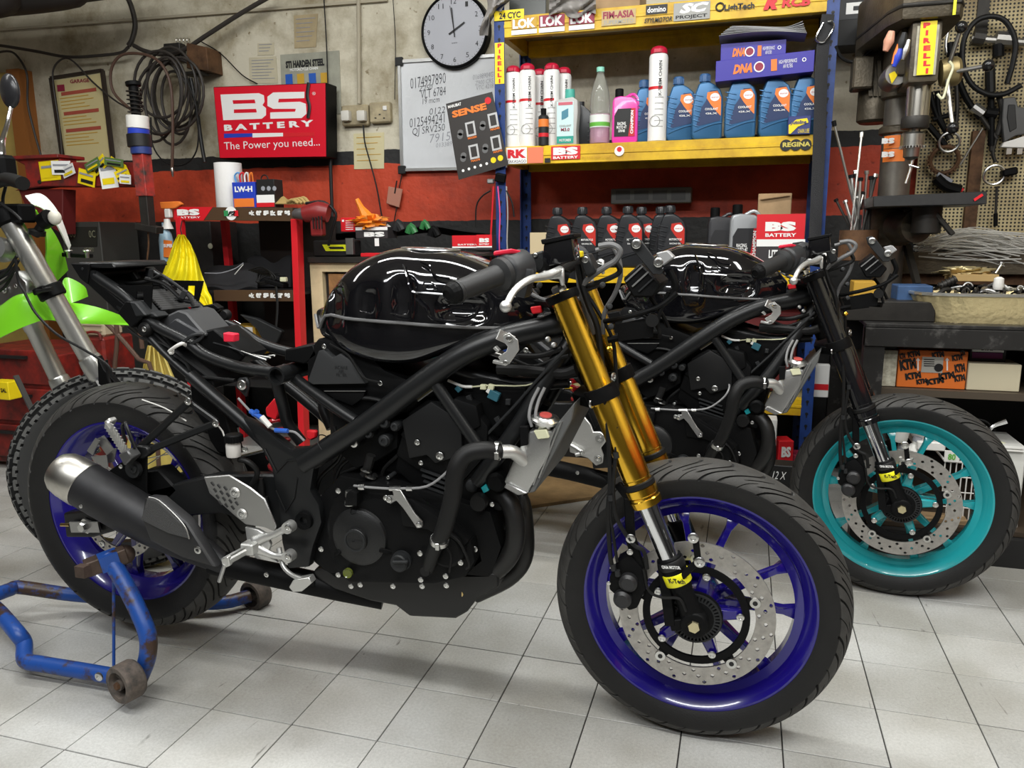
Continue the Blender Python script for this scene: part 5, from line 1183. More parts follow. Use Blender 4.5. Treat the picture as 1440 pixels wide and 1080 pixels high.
t, c = boxthing('grease_box', 'small yellow and navy box in front of the rightmost blue bottle', 'box', 1108, 1140, 163, 190, 1.935, .03, mat('navy_carton', (.03, .04, .16), .5), zb=1.386)
M().prism([P(x, y, 1.933) for x, y in ((1109, 176), (1120, 168), (1135, 166), (1137, 172), (1122, 178), (1112, 188), (1109, 188))], (0, .001, 0)).build('label_accent', YEL, c, smooth=0); ptext('putoline', 1112, 1134, 169, 176, 1.932, mat('navy_carton', (0, 0, 0)), c, bold=.03); ptext('CHAIN LUBE', 1122, 1138, 181, 187, 1.934, YEL, c)
# on top of the rack
t = thing('plastic_bag', 'crumpled clear grey plastic bag drooping over the top beam', 'bag', P(810, 12, 1.95)[:])
m = M(); m.grid(lambda u, v: tuple(P(lerp(772, 838, u), lerp(-16, 22, v)+4*math.sin(u*9+v*3), 1.935+.03*math.sin(u*13+v*7)*math.cos(v*9))), 22, 14); m.build('bag_film', mat('grey_film', (.40, .38, .36), .25, trans=.35), t, solid=.001, smooth=80)
t = thing('plastic_bag', 'clear plastic bag hanging off the left end of the top beam', 'bag', P(690, 20, 1.94)[:])
m = M(); m.grid(lambda u, v: tuple(P(lerp(680, 712, u)+6*math.sin(v*5), lerp(-12, 50 if u < .4 else 16, v), 1.93+.025*math.sin(u*11+v*6))), 14, 16); m.build('bag_film', mat('grey_film', (0, 0, 0)), t, solid=.001, smooth=80)
t, c = boxthing('parts_box', 'dark clear-lidded box of parts on the top shelf, left', 'box', 716, 768, -20, 22, 2.0, .2, mat('dark_clear_box', (.05, .055, .05), .2), zb=1.897)
t, c = boxthing('styrofoam_slab', 'long speckled foam slab lying on the top shelf', 'foam', 752, 1150, 10, 24, 1.965, .3, mat('speckled_foam', (.62, .59, .50), .8, bump=.8, bscale=60), bevel=.003, zb=1.897)
t, c = boxthing('parts_box', 'brown cardboard box on the foam slab at the top', 'box', 822, 900, -30, 12, 2.02, .2, CARD)
# things tied to the right post
t = thing('ratchet_strap', 'black webbing strap hanging down the right blue post', 'strap', P(1156, 330, 1.92)[:])
m = M(); m.tube([P(1165, 20, 1.93), P(1158, 60, 1.925), P(1155, 100, 1.925), P(1152, 200, 1.925), P(1146, 335, 1.925)], .022, 4, 4, flat=.12); m.build('webbing', mat('black_webbing', (.022, .022, .024), .7, bump=.6, bscale=500), t)
m = M().tube([P(1164, 30, 1.915), P(1170, 30, 1.915), P(1172, 40, 1.915), P(1160, 58, 1.915), P(1150, 58, 1.915), P(1148, 52, 1.915), P(1158, 32, 1.915)], .0035, 8, 4); m.build('snap_hook', CHROME, t)
# poster hanging on left post
Yq = 1.925
t = thing('hanging_poster', 'dark tilted product poster of alarm remotes hanging on the left blue post', 'poster', P(670, 250, Yq)[:])
qc = [P(627, 146, Yq), P(692, 129, Yq), P(715, 232, Yq), P(645, 253, Yq)]
pc_ = M().prism(qc, (0, .002, 0)).build('card', mat('charcoal_card', (.035, .031, .029), .4), t, smooth=0)
ru = (qc[1]-qc[0]).normalized(); uu = (qc[0]-qc[3]).normalized()
def pq(u, v): return lerp(lerp(qc[0], qc[1], u), lerp(qc[3], qc[2], u), v)-V((0, .0015, 0))
text('SENSE', pq(.46, .16), .155, .028, ORG, pc_, R=ru, U=uu, bold=.05); text('MARUBAT', pq(.18, .05), .06, .012, WHITE, pc_, R=ru, U=uu, bold=.03)
M().lathe([(0, 0), (.014, 0)], pq(.88, .10), (0, 1, 0), 16).build('badge_print', RED, pc_, smooth=0, fix=False)
for i, (u, v) in enumerate(((.42, .40), (.90, .37), (.40, .70), (.86, .67))):
    label_quad(M(), pq(u, v), .042, .058, ru, uu).build('remote_print', mat('light_grey_print', (.5, .5, .5), .4), pc_, bevel=0, smooth=0)
    label_quad(M(), pq(u, v)-V((0, .001, 0)), .026, .042, ru, uu).build('remote_print', mat('charcoal_card', (0, 0, 0)), pc_, smooth=0)
    for k in (0, 1): M().lathe([(0, 0), (.013, 0), (.013, .0006)], pq(u-.22-.02*k, v+.04*k+.01), (0, 1, 0), 12).build('siren_print', mat('mid_grey_print', (.14, .14, .14), .4), pc_, smooth=0)
    text('MA3'+'2479'[i]+'0', pq(u, v+.115), .040, .009, ORG, pc_, R=ru, U=uu, bold=.03)
for k in range(5): M().lathe([(0, 0), (.006, 0), (.006, .0006)], pq(.12+.12*k, .9), (0, 1, 0), 10).build('icon_print', WHITE, pc_, smooth=0)
for k in range(2): M().lathe([(0, 0), (.012, 0), (.012, .0006)], pq(.74+.14*k, .88), (0, 1, 0), 14).build('badge_print', YEL, pc_, smooth=0)
# cables hung on the left post
t = thing('cable_bundle', 'red and pink cables tied to the left blue post', 'cable', P(702, 300, 1.94)[:])
for i, (pts, mm, r) in enumerate((([(694, 262), (692, 300), (690, 340), (690, 380)], RED, .004), ([(700, 262), (703, 300), (702, 340), (703, 365)], mat('pink_cable', (.75, .08, .25), .4), .003), ([(712, 262), (714, 300), (713, 340), (715, 370)], mat('grey_braid', (.35, .34, .33), .5), .003), ([(690, 268), (678, 276), (670, 290), (669, 320)], RUB, .0035), ([(712, 268), (720, 285), (723, 305)], RUB, .0035))):
    M().tube([P(x, y, 1.93) for x, y in pts], r, 8, 4).build('cable', mm, t)
M().box(P(704, 250, 1.93), (.045, .03, .035), Euler((.2, .2, .2)).to_matrix()).build('clamp', PLAST, t, bevel=.004); M().box(P(690, 255, 1.93), (.03, .02, .02)).build('clamp', ALU, t, bevel=.004)
t, c = boxthing('parts_tray', 'long grey plastic tray on the wall above the black bottles', 'tray', 859, 972, 264, 286, 2.3, .08, mat('grey_tray_plastic', (.16, .16, .15), .4), .004)
for k in range(4): card('tray_rib', mat('grey_tray_dark', (.09, .09, .085), .4), c, 866+k*26, 886+k*26, 268, 281, 2.3, .002)
# battery cartons low right
def bsbox(name, label, x0, x1, y0, y1, Y, dep, split=.6, txt='BS', sub=None, zb=None, rz=0):
    t, c = boxthing(name, label, 'box', x0, x1, y0, y1, Y, dep, mat('charcoal_carton', (.035, .03, .032), .5), .001, zb=zb)
    ym = lerp(y0, y1, split); card('printed_panel', RED, c, x0, x1, y0, ym, Y, .0012); card('printed_strip', WHITE, c, x0, x1, ym, lerp(ym, y1, .28), Y, .0014)
    w_ = x1-x0; ptext(txt, x0+w_*.18, x1-w_*.18, lerp(y0, ym, .30), lerp(y0, ym, .68), Y-.0016, WHITE, c, bold=.07); ptext('BATTERY', x0+w_*.18, x1-w_*.18, lerp(y0, ym, .76), lerp(y0, ym, .90), Y-.0016, WHITE, c, bold=.03)
    if sub: ptext(sub, x0+w_*.25, x0+w_*.7, lerp(ym, y1, .42), lerp(ym, y1, .75), Y-.0005, WHITE, c, bold=.04)
    if rz: t.rotation_euler = (0, 0, rz)
    return t
bsbox('battery_box', 'red and charcoal battery box right of the silver jug', 1064, 1132, 301, 372, 1.93, .12, .5, sub='LITHIUM', zb=.887)
t, c = boxthing('parts_box', 'open brown cardboard box behind the red battery box', 'box', 1066, 1113, 272, 304, 2.06, .1, CARD)
M().bar(P(1069, 280, 2.05), P(1111, 274, 2.05), .012, .002).build('flap', CARD, c)
t, c = boxthing('wood_block', 'cream wooden block behind the brake fluid reservoir', 'block', 745, 773, 327, 356, 1.99, .06, mat('pale_wood', (.55, .45, .28), .6), zb=.887)
# ---- wall: clock, whiteboard, sockets, papers ----
cx_ = (P(590, 44, WY-.06).x+P(686, 44, WY-.06).x)/2; cz = P(638, 42, WY-.06).z; cr = .168
t = thing('wall_clock', 'round wall clock with grey face and black rim', 'clock', (cx_, WY-.03, cz-cr))
M().lathe([(cr-.014, -.040), (cr-.006, -.046), (cr, -.040), (cr+.002, 0)], (cx_, WY-.005, cz), (0, 1, 0), 60).build('rim', PLAST, t)
fc_ = M().lathe([(0, -.0415), (cr-.014, -.0415)], (cx_, WY-.005, cz), (0, 1, 0), 60).build('dial', mat('pale_dial', (.40, .41, .45), .35), t, fix=False)
for k in range(12):
    a = PI/2-2*PI*(k+1)/12; text(str(k+1), (cx_+.128*math.cos(a), WY-.0475, cz+.128*math.sin(a)), .026 if k > 8 else .014, .022, BLACK, fc_, bold=-.005)
for k in range(60):
    a = 2*PI*k/60; M().box((cx_+.149*math.cos(a), WY-.0472, cz+.149*math.sin(a)), (.006, .0006, .0015), Matrix.Rotation(-a, 3, 'Y')).build('minute_mark', BLACK, fc_, smooth=0)
for L_, w_, a in ((.062, .007, PI/2-2*PI*1.98/12), (.100, .005, PI/2+.10), (.110, .002, PI/2+.16)):
    e = V((math.cos(a), 0, math.sin(a))); M().bar(V((cx_, WY-.052, cz))-e*.03, V((cx_, WY-.052, cz))+e*L_, w_, .001, (0, 1, 0)).build('hand', BLACK, t)
text('QUARTZ', (cx_, WY-.0475, cz-.055), .028, .006, BLACK, fc_)
wb = thing('whiteboard', 'small whiteboard with scrawled phone numbers under the clock', 'whiteboard', P(630, 240, WY-.02)[:])
q = [P(x, y, WY-.02) for x, y in ((562, 87), (704, 78), (712, 236), (566, 239))]
M().prism(q, (0, .015, 0)).build('board', mat('whiteboard_surface', (.66, .68, .70), .25, var=.1, vscale=5), wb, smooth=0)
for i in range(4): M().bar(q[i]-V((0, .004, 0)), q[(i+1) % 4]-V((0, .004, 0)), .014, .014, (0, 1, 0)).build('frame_rail', ALU, wb)
for i in (0, 3): M().box(q[i]-V((0, .006, 0)), (.04, .016, .04)).build('corner_cap', PLASTG, wb, bevel=.003)
INK = mat('black_ink', (.02, .02, .03), .6); GINK = mat('faded_ink', (.28, .29, .32), .6)
for s, x0, x1, y0, y1, mm in (('0174997890', 577, 627, 106, 121, INK), ('Z250', 589, 608, 120, 127, INK), ('VLT 6784', 592, 627, 124, 136, INK), ('19 mcm', 594, 618, 137, 145, INK), ('0122', 604, 626, 151, 160, INK), ('0125494241', 576, 626, 163, 176, INK), ('QJ SRV250', 580, 626, 177, 190, INK), ('7915', 604, 634, 187, 199, GINK), ('013389', 613, 636, 200, 206, GINK), ('01698904G', 665, 694, 103, 110, GINK), ('Z900 CRS', 668, 694, 112, 118, GINK), ('VTC 4218', 670, 694, 119, 125, GINK)): qtext(s, x0, x1, y0, y1, WY-.021, .09, mm, wb, bold=-.012, shear=.2)
t = thing('wall_socket', 'grimy double wall socket with two plugs beside the whiteboard', 'socket', P(535, 176, WY-.02)[:])
for x0, x1, y0, y1 in ((482, 519, 148, 177), (521, 550, 144, 173)): 
    a, b_, c, d = rect(x0, x1, y0, y1, WY-.02); M().bb(a, b_, WY-.035, WY, c, d).build('face_plate', mat('grimy_cream_plastic', (.45, .38, .24), .5, var=.4, vscale=20), t, bevel=.006)
for x in (487, 509): M().box(P(x, 163, WY-.05), (.045, .035, .05)).build('plug', mat('dirty_white_plug', (.62, .60, .54), .45), t, bevel=.008, bseg=2)
M().box(P(541, 152, WY-.038), (.022, .008, .022)).build('switch', WHITEP, t, bevel=.003); 
for dx, dy in ((-6, 10), (6, 10), (0, 5)): M().box(P(534+dx, 156+dy, WY-.0355), (.010, .002, .005)).build('pin_hole', BLACK, t)
t = thing('power_cable', 'black cable dropping from the wall plug to the bench', 'cable', P(540, 300, WY-.04)[:])
M().tube([P(x, y, WY-.05) for x, y in ((511, 176), (513, 200), (521, 230), (530, 265), (537, 305))], .004, 8, 5).build('sheath', RUB, t)
def conduit(name, label, pts, r, m_, cat='pipe', Y=WY-.02):
    t = thing(name, label, cat, P(*pts[-1], Y)[:]); M().tube([P(x, y, Y) for x, y in pts], r, 10, 4 if len(pts) > 2 else 0).build('tube', m_, t); return t
conduit('conduit', 'cream conduit dropping from the ceiling to the wall sockets', [(504, -20), (505, 146)], .010, mat('painted_conduit', (0, 0, 0)))
conduit('wire', 'thin dark wire along the wall left of the whiteboard', [(552, -10), (556, 60), (555, 140)], .002, RUB, 'cable')
conduit('wire', 'dark wire dropping behind the large red sign', [(455, -10), (459, 60), (461, 118)], .003, RUB, 'cable')
conduit('wire', 'thin wire running from the rusty junction box to the red sign', [(282, 58), (310, 75), (340, 105), (362, 118)], .003, RUB, 'cable')
conduit('wire', 'chain of wire behind the bench under the whiteboard', [(566, 242), (562, 262), (558, 290), (553, 318)], .003, DARK, 'cable')
def paper(label, q, Y, m_=PAPER, lines=0, name='wall_paper', tcol=None, heads=()):
    pts = [P(x, y, Y) for x, y in q]; c = sum(pts, V())/4; t = thing(name, label, 'paper', (c.x, Y, min(p.z for p in pts)))
    o = M().prism(pts, (0, .002, 0)).build('sheet', m_, t, smooth=0)
    def qq(u, v): return lerp(lerp(pts[0], pts[1], u), lerp(pts[3], pts[2], u), v)-V((0, .0012, 0))
    for k in range(lines):
        v = .12+.8*k/max(1, lines); a, b_ = qq(.1, v), qq(.9-.3*((k*7) % 3)/3, v); M().bar(a, b_, .0008, .003, (0, 0, 1)).build('print_line', tcol or GINK, o, smooth=0)
    return t, o, qq
paper('ruled yellowed note taped below the wall sockets', [(497, 188), (540, 186), (540, 237), (498, 238)], WY-.003, mat('yellowed_note', (.62, .56, .34), .8), 5, tcol=mat('ochre_print', (0, 0, 0)))
paper('faded brown paper high on the wall left of the clock', [(413, 22), (447, 19), (444, 66), (414, 68)], WY-.003, mat('faded_brown_paper', (.42, .34, .20), .8, var=.3, vscale=9), 6)
paper('small old note taped above the larger note', [(362, 61), (385, 60), (385, 77), (362, 78)], WY-.003, PAPER, 3)
paper('aged printed list between note and steel-chain poster', [(350, 81), (388, 79), (391, 117), (351, 118)], WY-.003, PAPER, 7)
t, o, qq = paper('torn grey poster headed with a steel chain advert', [(394, 77), (477, 71), (480, 160), (397, 160)], WY-.004, mat('grey_green_poster', (.36, .36, .29), .7, var=.3, vscale=8), 0, 'wall_poster')
text('STI HARDEN STEEL', qq(.42, .17), .22, .035, BLACK, o, bold=.06); text('MOTORCYCLE CHAIN', qq(.4, .26), .16, .014, WHITE, o, bold=.03)
for k in range(4): label_quad(M(), qq(.14+.2*k, .42), .04, .05).build('picture_print', (BLUEP, mat('ochre_print', (0, 0, 0)))[k % 2], o, smooth=0)
# red sign
Ys_ = 2.26
q = [P(x, y, Ys_) for x, y in ((299, 122), (459, 116), (460, 221), (308, 223))]
sg = thing('battery_sign', 'red illuminated-style battery sign box on the wall', 'sign', (sum(p.x for p in q)/4, Ys_+.05, q[3].z))
M().prism([p+V((0, .003, 0)) for p in q], (0, .10, 0)).build('sign_case', PLAST, sg, smooth=0, bevel=.003)
fce = M().prism([lerp(p, sum(q, V())/4, .02) for p in q], (0, .003, 0)).build('sign_face', mat('sign_red', (.66, .008, .025), .35), sg, smooth=0)
def st(s, x0, x1, y0, y1, m_=WHITE, **k): qtext(s, x0, x1, y0, y1, Ys_-.0012, .0, m_, fce, **k)
# block letters of the logo built as fat bars
def bars(pts, w_):
    for a, b_ in pts: M().bar(P(*a, Ys_-.001), P(*b_, Ys_-.001), .001, w_, (0, 0, 1)).build('letter_stroke', WHITE, fce, smooth=0)
def logo_poly(pts): M().prism([P(x, y, Ys_-.001) for x, y in pts], (0, .0012, 0)).build('letter', WHITE, fce, smooth=0)
logo_poly([(310, 133), (364, 131), (371, 134), (372, 143), (369, 148), (374, 152), (374, 162), (368, 167), (314, 169)])
for a in ([(327, 141), (358, 140), (359, 145), (328, 146)], [(329, 154), (360, 153), (361, 158), (329, 159)]): M().prism([P(x, y, Ys_-.002) for x, y in a], (0, .001, 0)).build('letter_gap', mat('sign_red', (0, 0, 0)), fce, smooth=0)
logo_poly([(384, 130), (428, 129), (428, 138), (392, 139), (391, 144), (422, 143), (430, 146), (431, 160), (424, 166), (380, 167), (380, 158), (415, 157), (416, 153), (384, 153), (376, 149), (376, 136)])
st('B A T T E R Y', 315, 441, 172, 181, bold=.05); st('The Power you need...', 315, 450, 197, 211, bold=.0)
st('®', 439, 444, 129, 134)
for x0, x1, mm in ((315, 355, BLUEPR), (355, 398, WHITE), (398, 442, RED)): M().prism([P(x, y, Ys_-.001) for x, y in ((x0, 188-.015*(x0-315)), (x1, 188-.015*(x1-315)), (x1, 193-.015*(x1-315)), (x0, 194-.015*(x0-315)))], (0, .001, 0)).build('stripe', mm, fce, smooth=0)
M().tube([P(434, 116, Ys_-.006), P(432, 135, Ys_-.006), P(435, 150, Ys_-.006), P(433, 166, Ys_-.006)], .009, 6, 4, flat=.4).build('strap', BLACK, sg)
conduit('power_cable', 'dark cable hanging at the right edge of the red sign', [(463, 130), (464, 190), (465, 240), (468, 320)], .009, BLACK, 'cable', 2.34)
# junction box
t = thing('junction_box', 'rusty brown junction box on the wall right of the hose coil', 'box', P(275, 105, WY-.1)[:])
M().prism([P(x, y, WY-.12) for x, y in ((262, 60), (290, 66), (293, 100), (262, 96))], (0, .12, 0)).build('case', RUST, t, bevel=.003)
M().box(P(275, 104, WY-.10), (.1, .08, .012)).build('lid_edge', DARK, t); M().box(P(246, 72, WY-.06), (.10, .05, .07)).build('bracket', DARK, t, bevel=.003)
for k in range(4): M().ring(P(250+k*5, 57, WY-.06), .012, .002, (1, 0, 0), 12, 5).build('terminal', STEEL, t)
# hoses
AIR = mat('dark_air_hose', (.035, .030, .026), .45)
def hose(label, pts, r, Y=2.3, name='air_hose', m_=AIR, k=5):
    t = thing(name, label, 'hose', P(*pts[-1][:2], Y)[:]); M().tube([P(a[0], a[1], a[2] if len(a) > 2 else Y) for a in pts], r, 10, k).build('hose_wall', m_, t); return t
hose('thick black hose dropping from the ceiling to a tee on the wall', [(176, -10), (185, 10), (190, 35), (186, 55), (181, 64)], .013)
hose('hose running left from the tee along the wall', [(181, 66), (170, 74), (140, 78), (95, 80), (50, 72), (0, 64), (-40, 60)], .008)
hose('long thick black hose rising from the tee to the ceiling at right', [(188, 64), (205, 72), (235, 77), (262, 68), (290, 50), (340, 18), (385, -8)], .011)
hose('thin hose curving down behind the mirror to the red arm', [(-20, 78), (10, 72), (25, 80), (38, 105), (39, 145), (48, 185), (58, 220)], .006)
hose('thin black hose looped in front of the framed price list', [(88, 228), (84, 180), (75, 120), (76, 95), (90, 82), (105, 88), (130, 115), (160, 140), (180, 152)], .005)
t = thing('air_hose_coil', 'tangled coil of dark air hose hanging on the wall', 'hose', P(235, 235, 2.25)[:])
random.seed(3)
for k in range(9):
    cx2, cy2, rx, ry, dp = 236+random.uniform(-12, 14), 130+random.uniform(-12, 18), random.uniform(18, 40), random.uniform(42, 62), 2.20+.012*k
    rot = random.uniform(-.25, .25)
    pts = []
    for i in range(26):
        a = 2*PI*i/26; u, v = rx*math.cos(a), ry*math.sin(a); pts.append(P(cx2+u*math.cos(rot)-v*math.sin(rot), cy2+u*math.sin(rot)+v*math.cos(rot), dp+.008*math.sin(a)))
    M().tube(pts, .0072, 8, closed=True).build('hose_loop', AIR, t)
M().tube([P(x, y, 2.19) for x, y in ((185, 155), (160, 130), (156, 100), (170, 78), (200, 76), (225, 88), (240, 120), (243, 180), (242, 236))], .0075, 8, 5).build('hose_end', mat('brown_air_hose', (.09, .05, .035), .45), t)
M().lathe([(.008, 0), (.010, .01), (.007, .03), (.004, .045), (0, .045)], P(242, 236, 2.19), (0, 0, -1), 12).build('coupling', STEEL, t)
M().tube([P(x, y, 2.2) for x, y in ((212, 165), (215, 205), (235, 230), (262, 230), (278, 205), (276, 150), (262, 110))], .004, 8, 5).build('hose_end', RUB, t)
hose('flat black cable hanging right of the hose coil', [(268, 110), (276, 150), (283, 200), (288, 228)], .010, 2.28, 'power_cable', BLACK)
# framed list
t, o, qq = paper('framed yellowed service price list hanging crooked on the wall', [(76, 113), (141, 103), (155, 228), (93, 232)], 2.33, mat('yellowed_print', (.62, .53, .27), .6), 0, 'framed_list')
t['category'] = 'frame'
fr = [P(x, y, 2.325) for x, y in ((72, 110), (144, 99), (160, 232), (90, 236))]
for i in range(4): M().bar(fr[i], fr[(i+1) % 4], .016, .02, (0, 1, 0)).build('frame_rail', mat('dark_wood_frame', (.03, .02, .015), .5), t)
text('GARAGE', qq(.55, .05), .13, .02, MAR, o, bold=.03)
label_quad(M(), qq(.13, .10), .05, .035).build('emblem_print', MAR, o, smooth=0)
for v in (.17, .40, .60): label_quad(M(), qq(.5, v), .24, .018, (qq(1, v)-qq(0, v)).normalized(), (qq(.5, 0)-qq(.5, 1)).normalized()).build('heading_band', mat('brick_band', (.40, .08, .05), .6), o, smooth=0)
for v in (.22, .26, .30, .34, .45, .49, .53, .65, .69, .73, .77): M().bar(qq(.08, v), qq(.6+.3*((v*100) % 3)/3, v), .0008, .004, (0, 0, 1)).build('print_line', mat('ochre_print', (0, 0, 0)), o, smooth=0)
# ---- wooden door and dark duct at far left ----
d_ = M().bb(P(-60, 200, 2.36).x, P(28, 200, 2.36).x, 2.34, WY, 0, P(20, 102, 2.36).z).build('door_1', mat('yellow_brown_door', (.50, .36, .10), .5, var=.3, vscale=3), smooth=0); struct(d_)
M().bb(P(27, 200, 2.34).x, P(44, 200, 2.34).x, 2.31, WY, 0, P(20, 100, 2.36).z).build('door_jamb', mat('brown_jamb', (.28, .10, .02), .5), d_, smooth=0)
t = thing('fabric_duct', 'dark bulging ceiling duct in the upper left corner', 'duct', P(50, 30, 1.8)[:])
z0 = P(60, 20, 1.8).z
for i, (xa, yc, r, Y) in enumerate(((-60, 8, .11, 1.75), (40, 2, .09, 1.85), (100, -6, .07, 1.95))):
    c = P(xa, yc-14, Y); M().tube([c+V((-.6, 0, .03)), c+V((-.2, 0, 0)), c+V((.25, 0, .0)), c+V((.34, 0, .06))], [r, r*1.05, r, r*.3], 16, 4).build('duct_bulge', mat('dark_brown_fabric', (.025, .022, .02), .6), t)
# ---- red wall arm with the clamped strut ----
Ya = 1.7
REDP = mat('worn_red_paint', (.30, .02, .015), .45, var=.6, vscale=14, c2=(.06, .02, .018))
t = thing('machine_arm', 'worn dark red steel machine arm at left, above the green motorcycle', 'machine', P(60, 262, Ya)[:])
M().prism([P(x, y, Ya) for x, y in ((14, 222), (45, 219), (84, 222), (84, 228), (190, 228), (190, 262), (60, 262), (20, 268), (38, 260), (34, 232))], (0, .10, 0)).build('arm_beam', REDP, t, bevel=.004)
M().bb(P(14, 222, Ya).x, P(86, 222, Ya).x, Ya-.02, Ya+.14, P(40, 224, Ya).z, P(40, 219, Ya).z).build('top_plate', REDP, t, bevel=.003)
M().prism([P(x, y, Ya+.02) for x, y in ((25, 266), (88, 266), (88, 330), (40, 300))], (0, .08, 0)).build('lower_bracket', mat('dark_red', (.10, .01, .01), .5), t, bevel=.003)
for x in (56, 34): M().lathe([(0, -.006), (.008, -.006), (.010, 0)], P(x, 256, Ya), (0, 1, 0), 10).build('bolt', DARK, t)
t = thing('suspension_strut', 'upright strut tool bound with blue, black and white tape', 'tool', P(208, 328, 1.62)[:])
def vt(y0, y1, x0, x1, r, m_, nm, sq=False):
    a, b_ = P(x0, y0, 1.62), P(x1, y1, 1.62)
    (M().bar(a, b_, r*2) if sq else M().tube([a, b_], r, 20)).build(nm, m_, t, bevel=.002)
vt(117, 165, 187, 192, .020, PLAST, 'rod'); vt(115, 121, 187, 188, .032, PLAST, 'top_cap')
m = M(); a, b_ = P(188, 125, 1.62), P(191, 160, 1.62); m.tube([lerp(a, b_, i/50)+V((.03*math.cos(i*.75), .03*math.sin(i*.75), 0)) for i in range(51)], .003, 6); m.build('spring', DARK, t)
vt(163, 181, 193, 194, .046, WHITEP, 'tape'); vt(181, 190, 195, 195, .044, BLUEPR, 'tape'); vt(189, 207, 195, 197, .050, BLACK, 'tape'); vt(206, 217, 198, 199, .043, mat('dark_blue_tape', (.02, .04, .18), .4), 'tape')
vt(217, 276, 199, 205, .028, mat('chipped_red_paint', (.50, .04, .03), .45, var=.7, vscale=22, c2=(.04, .04, .035)), 'tube', True); vt(275, 318, 205, 209, .022, DARK, 'square_shaft', True)
M().bar(P(195, 318, 1.62), P(225, 324, 1.62), .05, .03).build('foot_clamp', DARK, t, bevel=.003); M().tube([P(208, 325, 1.62), P(209, 345, 1.62), P(206, 372, 1.62)], .004, 6, 3).build('hanging_wire', RUST, t)
t = thing('price_tag_bundle', 'bunch of yellow and white price tags hanging on the red arm', 'tag', P(120, 262, 1.66)[:])
for i, (x, y, w_, h, an, mm) in enumerate(((70, 240, 34, 26, .05, 1), (86, 236, 28, 18, -.02, 0), (96, 240, 26, 14, .25, 0), (122, 250, 28, 20, -.25, 1), (152, 245, 24, 36, .1, 0), (140, 232, 30, 16, .5, 1), (165, 232, 26, 12, -.5, 1), (172, 245, 20, 14, .4, 1), (130, 232, 30, 12, .3, 2), (160, 228, 30, 10, -.15, 2), (176, 252, 16, 12, -.1, 0))):
    c = P(x, y, 1.696-.003*i); s = 1/290.; R3 = Matrix.Rotation(-an, 3, 'Y') @ Matrix.Rotation(.2*math.sin(i*2.1), 3, 'Z')
    o = M().box(c, (w_*s, .0012, h*s), R3).build('tag', (WHITE, YEL, mat('green_tag', (.10, .18, .05), .5))[mm], t, smooth=0)
    M().box(c+V((0, -.002, -h*s*.25)), (w_*s*.7, .0012, h*s*.22), R3).build('barcode_print', BLACK if i % 2 else YEL, o, smooth=0); M().box(c+V((0, -.002, h*s*.2)), (w_*s*.8, .0012, h*s*.12), R3).build('print_line', GINK, o, smooth=0)
# dark box with digital display
t, c = boxthing('digital_balancer', 'dark instrument box with a dim digit display, lower left', 'machine', 88, 142, 312, 372, 1.82, .25, mat('dark_grey_case', (.045, .045, .04), .5), .004, zb=0)
M().prism([P(x, y, 1.815) for x, y in ((92, 319), (136, 319), (136, 346), (92, 346))], (0, .004, 0)).build('display', mat('dim_display', (.02, .022, .018), .2), c, smooth=0)
ptext('00', 98, 106, 324, 334, 1.812, mat('olive_print', (.2, .2, .13), .5), c); ptext('0C', 125, 134, 324, 334, 1.812, mat('olive_print', (0, 0, 0)), c)
ptext('NO MEMO', 119, 132, 348, 354, 1.815, mat('olive_print', (0, 0, 0)), c)
t, c = boxthing('metal_cabinet', 'speckled black metal cabinet behind the spray bottle', 'cabinet', 148, 300, 312, 440, 2.13, .22, mat('speckled_black_paint', (.018, .017, .016), .55, var=.4, vscale=30), .004, zb=0)
M().lathe([(0, -.002), (.014, -.002), (.014, 0)], P(296, 346, 2.125), (0, 1, 0), 16).build('sticker', mat('pale_sticker', (.5, .5, .38), .6), c)
# ---- red racking with battery banner ----
Yr = 1.75
rr = thing('steel_rack', 'red steel rack with brown printed beams left of the tank', 'shelf', P(330, 480, Yr+.2)[:2]+(0,))
def post(a, b_, w_, Y, nm='post'): 
    A_, B2 = P(*a, Y), P(*b_, Y); d = (B2-A_); B2 = A_+d*(A_.z/max(.01, -d.z)); M().bar(A_, B2, w_, .03).build(nm, RED, rr, bevel=.002)
post((417, 308), (423, 480), .050, Yr); post((253, 305), (262, 430), .03, Yr); post((316, 310), (322, 376), .035, Yr+.32)
def banner(x0, y0, x1, y1, h, rz=0, off=None):
    BR = mat('brown_banner', (.075, .042, .022), .4)
    a, b_ = P(x0, y0, Yr-.006), P(x1, y1, Yr-.006); hh = h; q = [a, b_, b_-V((0, 0, hh)), a-V((0, 0, hh))]
    return M().prism(q, (0, .012, 0)).build('beam', BR, rr, bevel=.001, smooth=0)
b1 = banner(244, 291, 411, 292, .058); b2_ = banner(300, 408, 420, 408, .05)
M().prism([P(x, y, Yr-.008) for x, y in ((245, 291), (299, 291), (286, 310), (244, 309))], (0, .002, 0)).build('banner_print', RED, b1, smooth=0)
ptext('BS', 249, 281, 294, 303, Yr-.0095, WHITE, b1, bold=.07); ptext('BATTERY', 249, 282, 304.5, 307, Yr-.0095, WHITE, b1, bold=.02)
M().lathe([(0, -.001), (.030, -.001), (.030, 0)], P(325, 300, Yr-.008), (0, 1, 0), 20).build('emblem_print', WHITE, b1, smooth=0)
for dx, mm in ((-7, mat('flag_green', (.03, .25, .08), .5)), (0, WHITE), (7, RED)): card('emblem_print', mm, b1, 325+dx-3, 325+dx+3, 296, 304, Yr-.010)
ptext('F2', 320, 331, 297, 303, Yr-.012, BLACK, b1, bold=.06, shear=.4)
for b_, y in ((b1, 300), (b2_, 416)):
    for k in range(6): ptext('aegis'[k % 5]+'krs'[k % 3], 350+k*10, 358+k*10, y-4, y+3, Yr-.0085, WHITE, b_, bold=.08)
